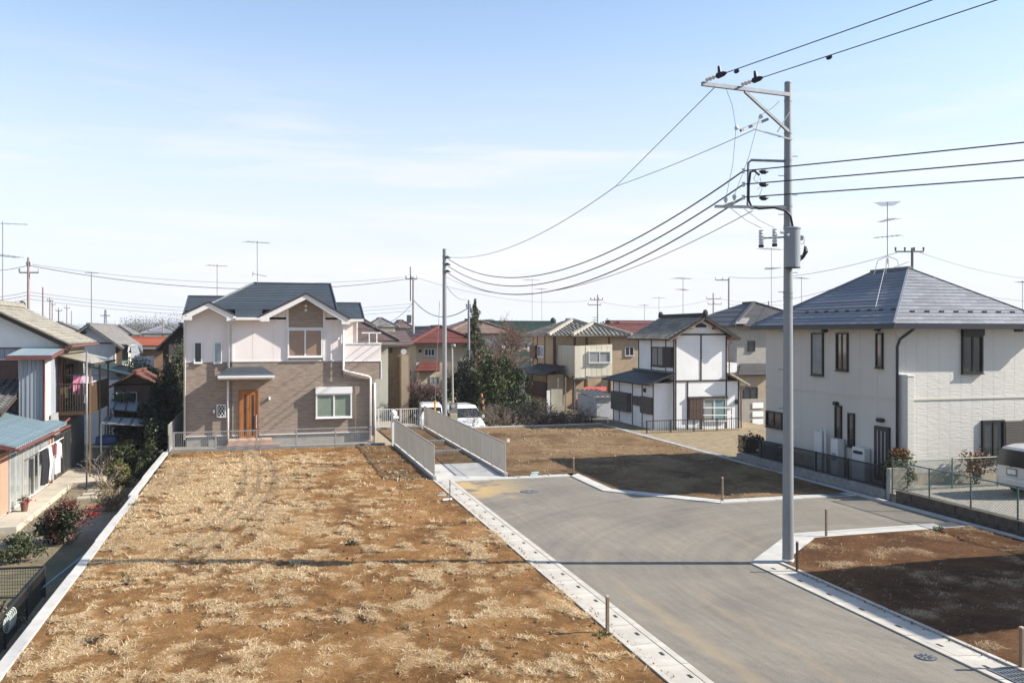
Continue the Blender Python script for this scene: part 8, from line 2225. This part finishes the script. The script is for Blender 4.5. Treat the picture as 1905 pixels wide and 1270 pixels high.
def manhole(label, px, py, r):
    p = at(px, py, Z=0.0)
    root = thing('manhole_cover', (p.x, p.y, 0), label, 'manhole cover')
    part(root, 'rim', M_IRON, lambda b: b.cyl((p.x, p.y, -0.05), (p.x, p.y, 0.008), r, n=28))
    part(root, 'lid', mat('lid_iron', (0.17, 0.18, 0.185), 0.6, 0.2, 20, metal=0.2), lambda b: b.cyl((p.x, p.y, 0.009), (p.x, p.y, 0.014), r * 0.86, n=28))
    for k in range(8):
        a = k * math.pi / 4
        part(root, 'rib', M_IRON, lambda b: b.bar((p.x + math.cos(a) * r * .25, p.y + math.sin(a) * r * .25, 0.016), (p.x + math.cos(a) * r * .75, p.y + math.sin(a) * r * .75, 0.016), 0.03, 0.008))
manhole('round iron manhole cover in the road near the ramp', 985, 914, 0.32)
manhole('small iron valve cover in the road at lower right', 1722, 1222, 0.17)
def grate(label, x0, x1, y0, y1, z=0.04):
    root = thing('drain_grate', ((x0 + x1) / 2, (y0 + y1) / 2, 0), label, 'drain grate')
    part(root, 'pit', M_DARK, lambda b: b.box(x0, x1, y0, y1, -0.05, z - 0.01))
    part(root, 'frame', M_STEEL, lambda b: b.box(x0, x1, y0, y0 + .03, 0, z).box(x0, x1, y1 - .03, y1, 0, z).box(x0, x0 + .03, y0 + .03, y1 - .03, 0, z).box(x1 - .03, x1, y0 + .03, y1 - .03, 0, z))
    n = int((x1 - x0) / 0.06)
    for k in range(1, n):
        x = x0 + (x1 - x0) * k / n
        part(root, 'bar', M_STEEL, lambda b: b.box(x - .011, x + .011, y0 + .03, y1 - .03, z - .009, z - .001))
    for k in range(1, 5):
        y = y0 + (y1 - y0) * k / 5
        part(root, 'cross_bar', M_STEEL, lambda b: b.box(x0 + .03, x1 - .03, y - .011, y + .011, z - .0085, z - .0005))
grate('steel drain grate in the side road kerb', 18.2, 18.9, 20.3, 20.75)
grate('steel drain grate at the lower right corner of the road', 11.14, 11.66, 10.85, 11.55)
grate('pale drain cover where the side road meets the far kerb', 18.0, 18.6, 25.15, 25.58)
# temporary meter board on its post, guy guard
p = at(843, 790, Y=48.0)
mbp = thing('meter_board', (p.x, 48.0, 0.1), 'temporary meter board with boxes on a thin grey post', 'meter board')
part(mbp, 'post', M_POLEC, lambda b: b.cyl((p.x, 48.0, -0.2), at(841, 640, Y=48.0), 0.06, 0.045, n=10))
part(mbp, 'board', mat('grey_board', (0.16, 0.155, 0.145), 0.7, 0.15), lambda b: b.box(at(836, 760, Y=47.9).x, at(851, 760, Y=47.9).x, 47.88, 47.93, at(843, 782, Y=47.9).z, at(843, 749, Y=47.9).z))
part(mbp, 'meter', M_ALU, lambda b: b.cyl(at(843, 755, Y=47.78), at(843, 755, Y=47.875), 0.11, n=14))
part(mbp, 'breaker_box', mat('beige_box', (0.36, 0.34, 0.22), 0.6), lambda b: b.box(at(837, 775, Y=47.8).x, at(850, 775, Y=47.8).x, 47.72, 47.875, at(843, 781, Y=47.8).z, at(843, 769, Y=47.8).z), bevel=0.015)
part(mbp, 'lamp_head', M_STEEL, lambda b: b.ball(at(844, 643, Y=48.0), 0.12, 0.1, 0.12, n=10, m=6))
gy = thing('guy_guard', (at(809, 785, Y=48.6).x, 48.6, 0.0), 'yellow guard tube on the stay wire beside the slim pole', 'guard')
part(gy, 'tube', mat('yellow_plastic', (0.62, 0.30, 0.02), 0.5, 0.06), lambda b: b.cyl(at(808.5, 783, Y=48.6), at(809.5, 745, Y=48.6), 0.055, n=10))
part(gy, 'stay_wire', M_WIREG, lambda b: b.cyl(at(809.5, 745, Y=48.6), at(818, 560, Y=48.9), 0.014, n=5))
ys = thing('striped_guard', (at(898, 775, Y=53.5).x, 53.5, BACK), 'orange and black guard tube under the evergreen shrub tree', 'guard')
for k in range(5):
    part(ys, 'stripe', mat('orange_guard', (0.55, 0.22, 0.05), 0.5) if k % 2 == 0 else M_BLACKF, lambda b: b.cyl(at(900 - 0.8 * k, 762 - 6 * k, Y=53.5), at(900 - 0.8 * (k + 1), 762 - 6 * (k + 1), Y=53.5), 0.06, n=8))
# mesh fence behind the stony plot
mf2 = thing('mesh_fence', (20.0, 52, BACK), 'dark mesh fence running from the scrub to the garden shed', 'fence')
fa_, fb_ = at(965, 770, Y=56.5), at(1131, 790, Y=49.9)
for k in range(7):
    q = Vector((fa_.x, 56.5, BACK)).lerp(Vector((fb_.x, 49.9, BACK)), k / 6)
    part(mf2, 'post', M_BLKFENCE if k < 6 else M_WHITEF, lambda b: b.cyl(q, q + Vector((0, 0, 1.05)), 0.03, n=6))
a_, c_ = Vector((fa_.x, 56.5, BACK)), Vector((fb_.x, 49.9, BACK))
part(mf2, 'top_rail', M_BLKFENCE, lambda b: b.cyl(a_ + Vector((0, 0, 1.0)), c_ + Vector((0, 0, 1.0)), 0.022, n=6))
w = MB()
for k in range(140): w.bar(a_.lerp(c_, (k + .5) / 140) + Vector((0, 0, .05)), a_.lerp(c_, (k + .5) / 140) + Vector((0, 0, 1.0)), 0.007)
for k in range(12): w.bar(a_ + Vector((0, 0, .08 + .08 * k)), c_ + Vector((0, 0, .08 + .08 * k)), 0.007)
tag(w.build('mesh', M_BLKFENCE, mf2), kind='stuff')
# car park surface beyond the passage, path line
b = MB().box(-2, 18.5, 49.6, 57.5, BACK - 0.02, BACK + 0.02)
tag(b.build('car_park', mat('car_park_gravel', (0.24, 0.235, 0.225), 0.95, 0.25, 4, 0.5, 40)), kind='structure')
b = MB().box(3, 16, 58.2, 58.5, BACK - 0.02, BACK + 0.10)
tag(b.build('path_edge', M_CONC), kind='structure')
dp = thing('drain_channel', (19.3, 40, -0.2), 'open drain channel of small blocks beside the east kerb', 'drain')
for k in range(26):
    y = 34.2 + 0.52 * k
    part(dp, 'channel_block', M_BLOCK, lambda b: b.box(19.35, 19.62, y, y + 0.48, -1.0, 0.0))
b = MB().box(19.64, 28.5, 34.0, 52.6, -1.0, -0.06)
tag(b.build('dry_lawn', mat('dry_lawn', (0.23, 0.18, 0.105), 0.95, 0.3, 3, 0.7, 40)), kind='structure')

# ================================================================ the air: thin even haze over the whole place
hz = MB().box(-6900, 6900, -1500, 8800, -2.5, 95)
m = bpy.data.materials.new('haze'); m.use_nodes = True
nt = m.node_tree
for n_ in list(nt.nodes):
    if n_.type == 'BSDF_PRINCIPLED': nt.nodes.remove(n_)
pv = nt.nodes.new('ShaderNodeVolumePrincipled')
pv.inputs['Color'].default_value = (0.82, 0.88, 0.95, 1)
pv.inputs['Density'].default_value = 0.00022
nt.links.new(pv.outputs['Volume'], nt.nodes['Material Output'].inputs['Volume'])
tag(hz.build('haze', m, loc=(0, 0, 0)), kind='stuff')

# ================================================================ one common reflectance level for every material (the exposure is set for it)
for m in bpy.data.materials:
    if not m.use_nodes: continue
    nt = m.node_tree
    bs = nt.nodes.get('Principled BSDF')
    if bs is None: continue
    s = bs.inputs['Base Color']
    if not s.is_linked: continue
    src = s.links[0].from_socket
    mm = nt.nodes.new('ShaderNodeMixRGB'); mm.blend_type = 'MULTIPLY'
    mm.inputs['Fac'].default_value = 1.0
    mm.inputs['Color2'].default_value = (0.91, 0.91, 0.91, 1)
    nt.links.new(src, mm.inputs['Color1']); nt.links.new(mm.outputs['Color'], s)
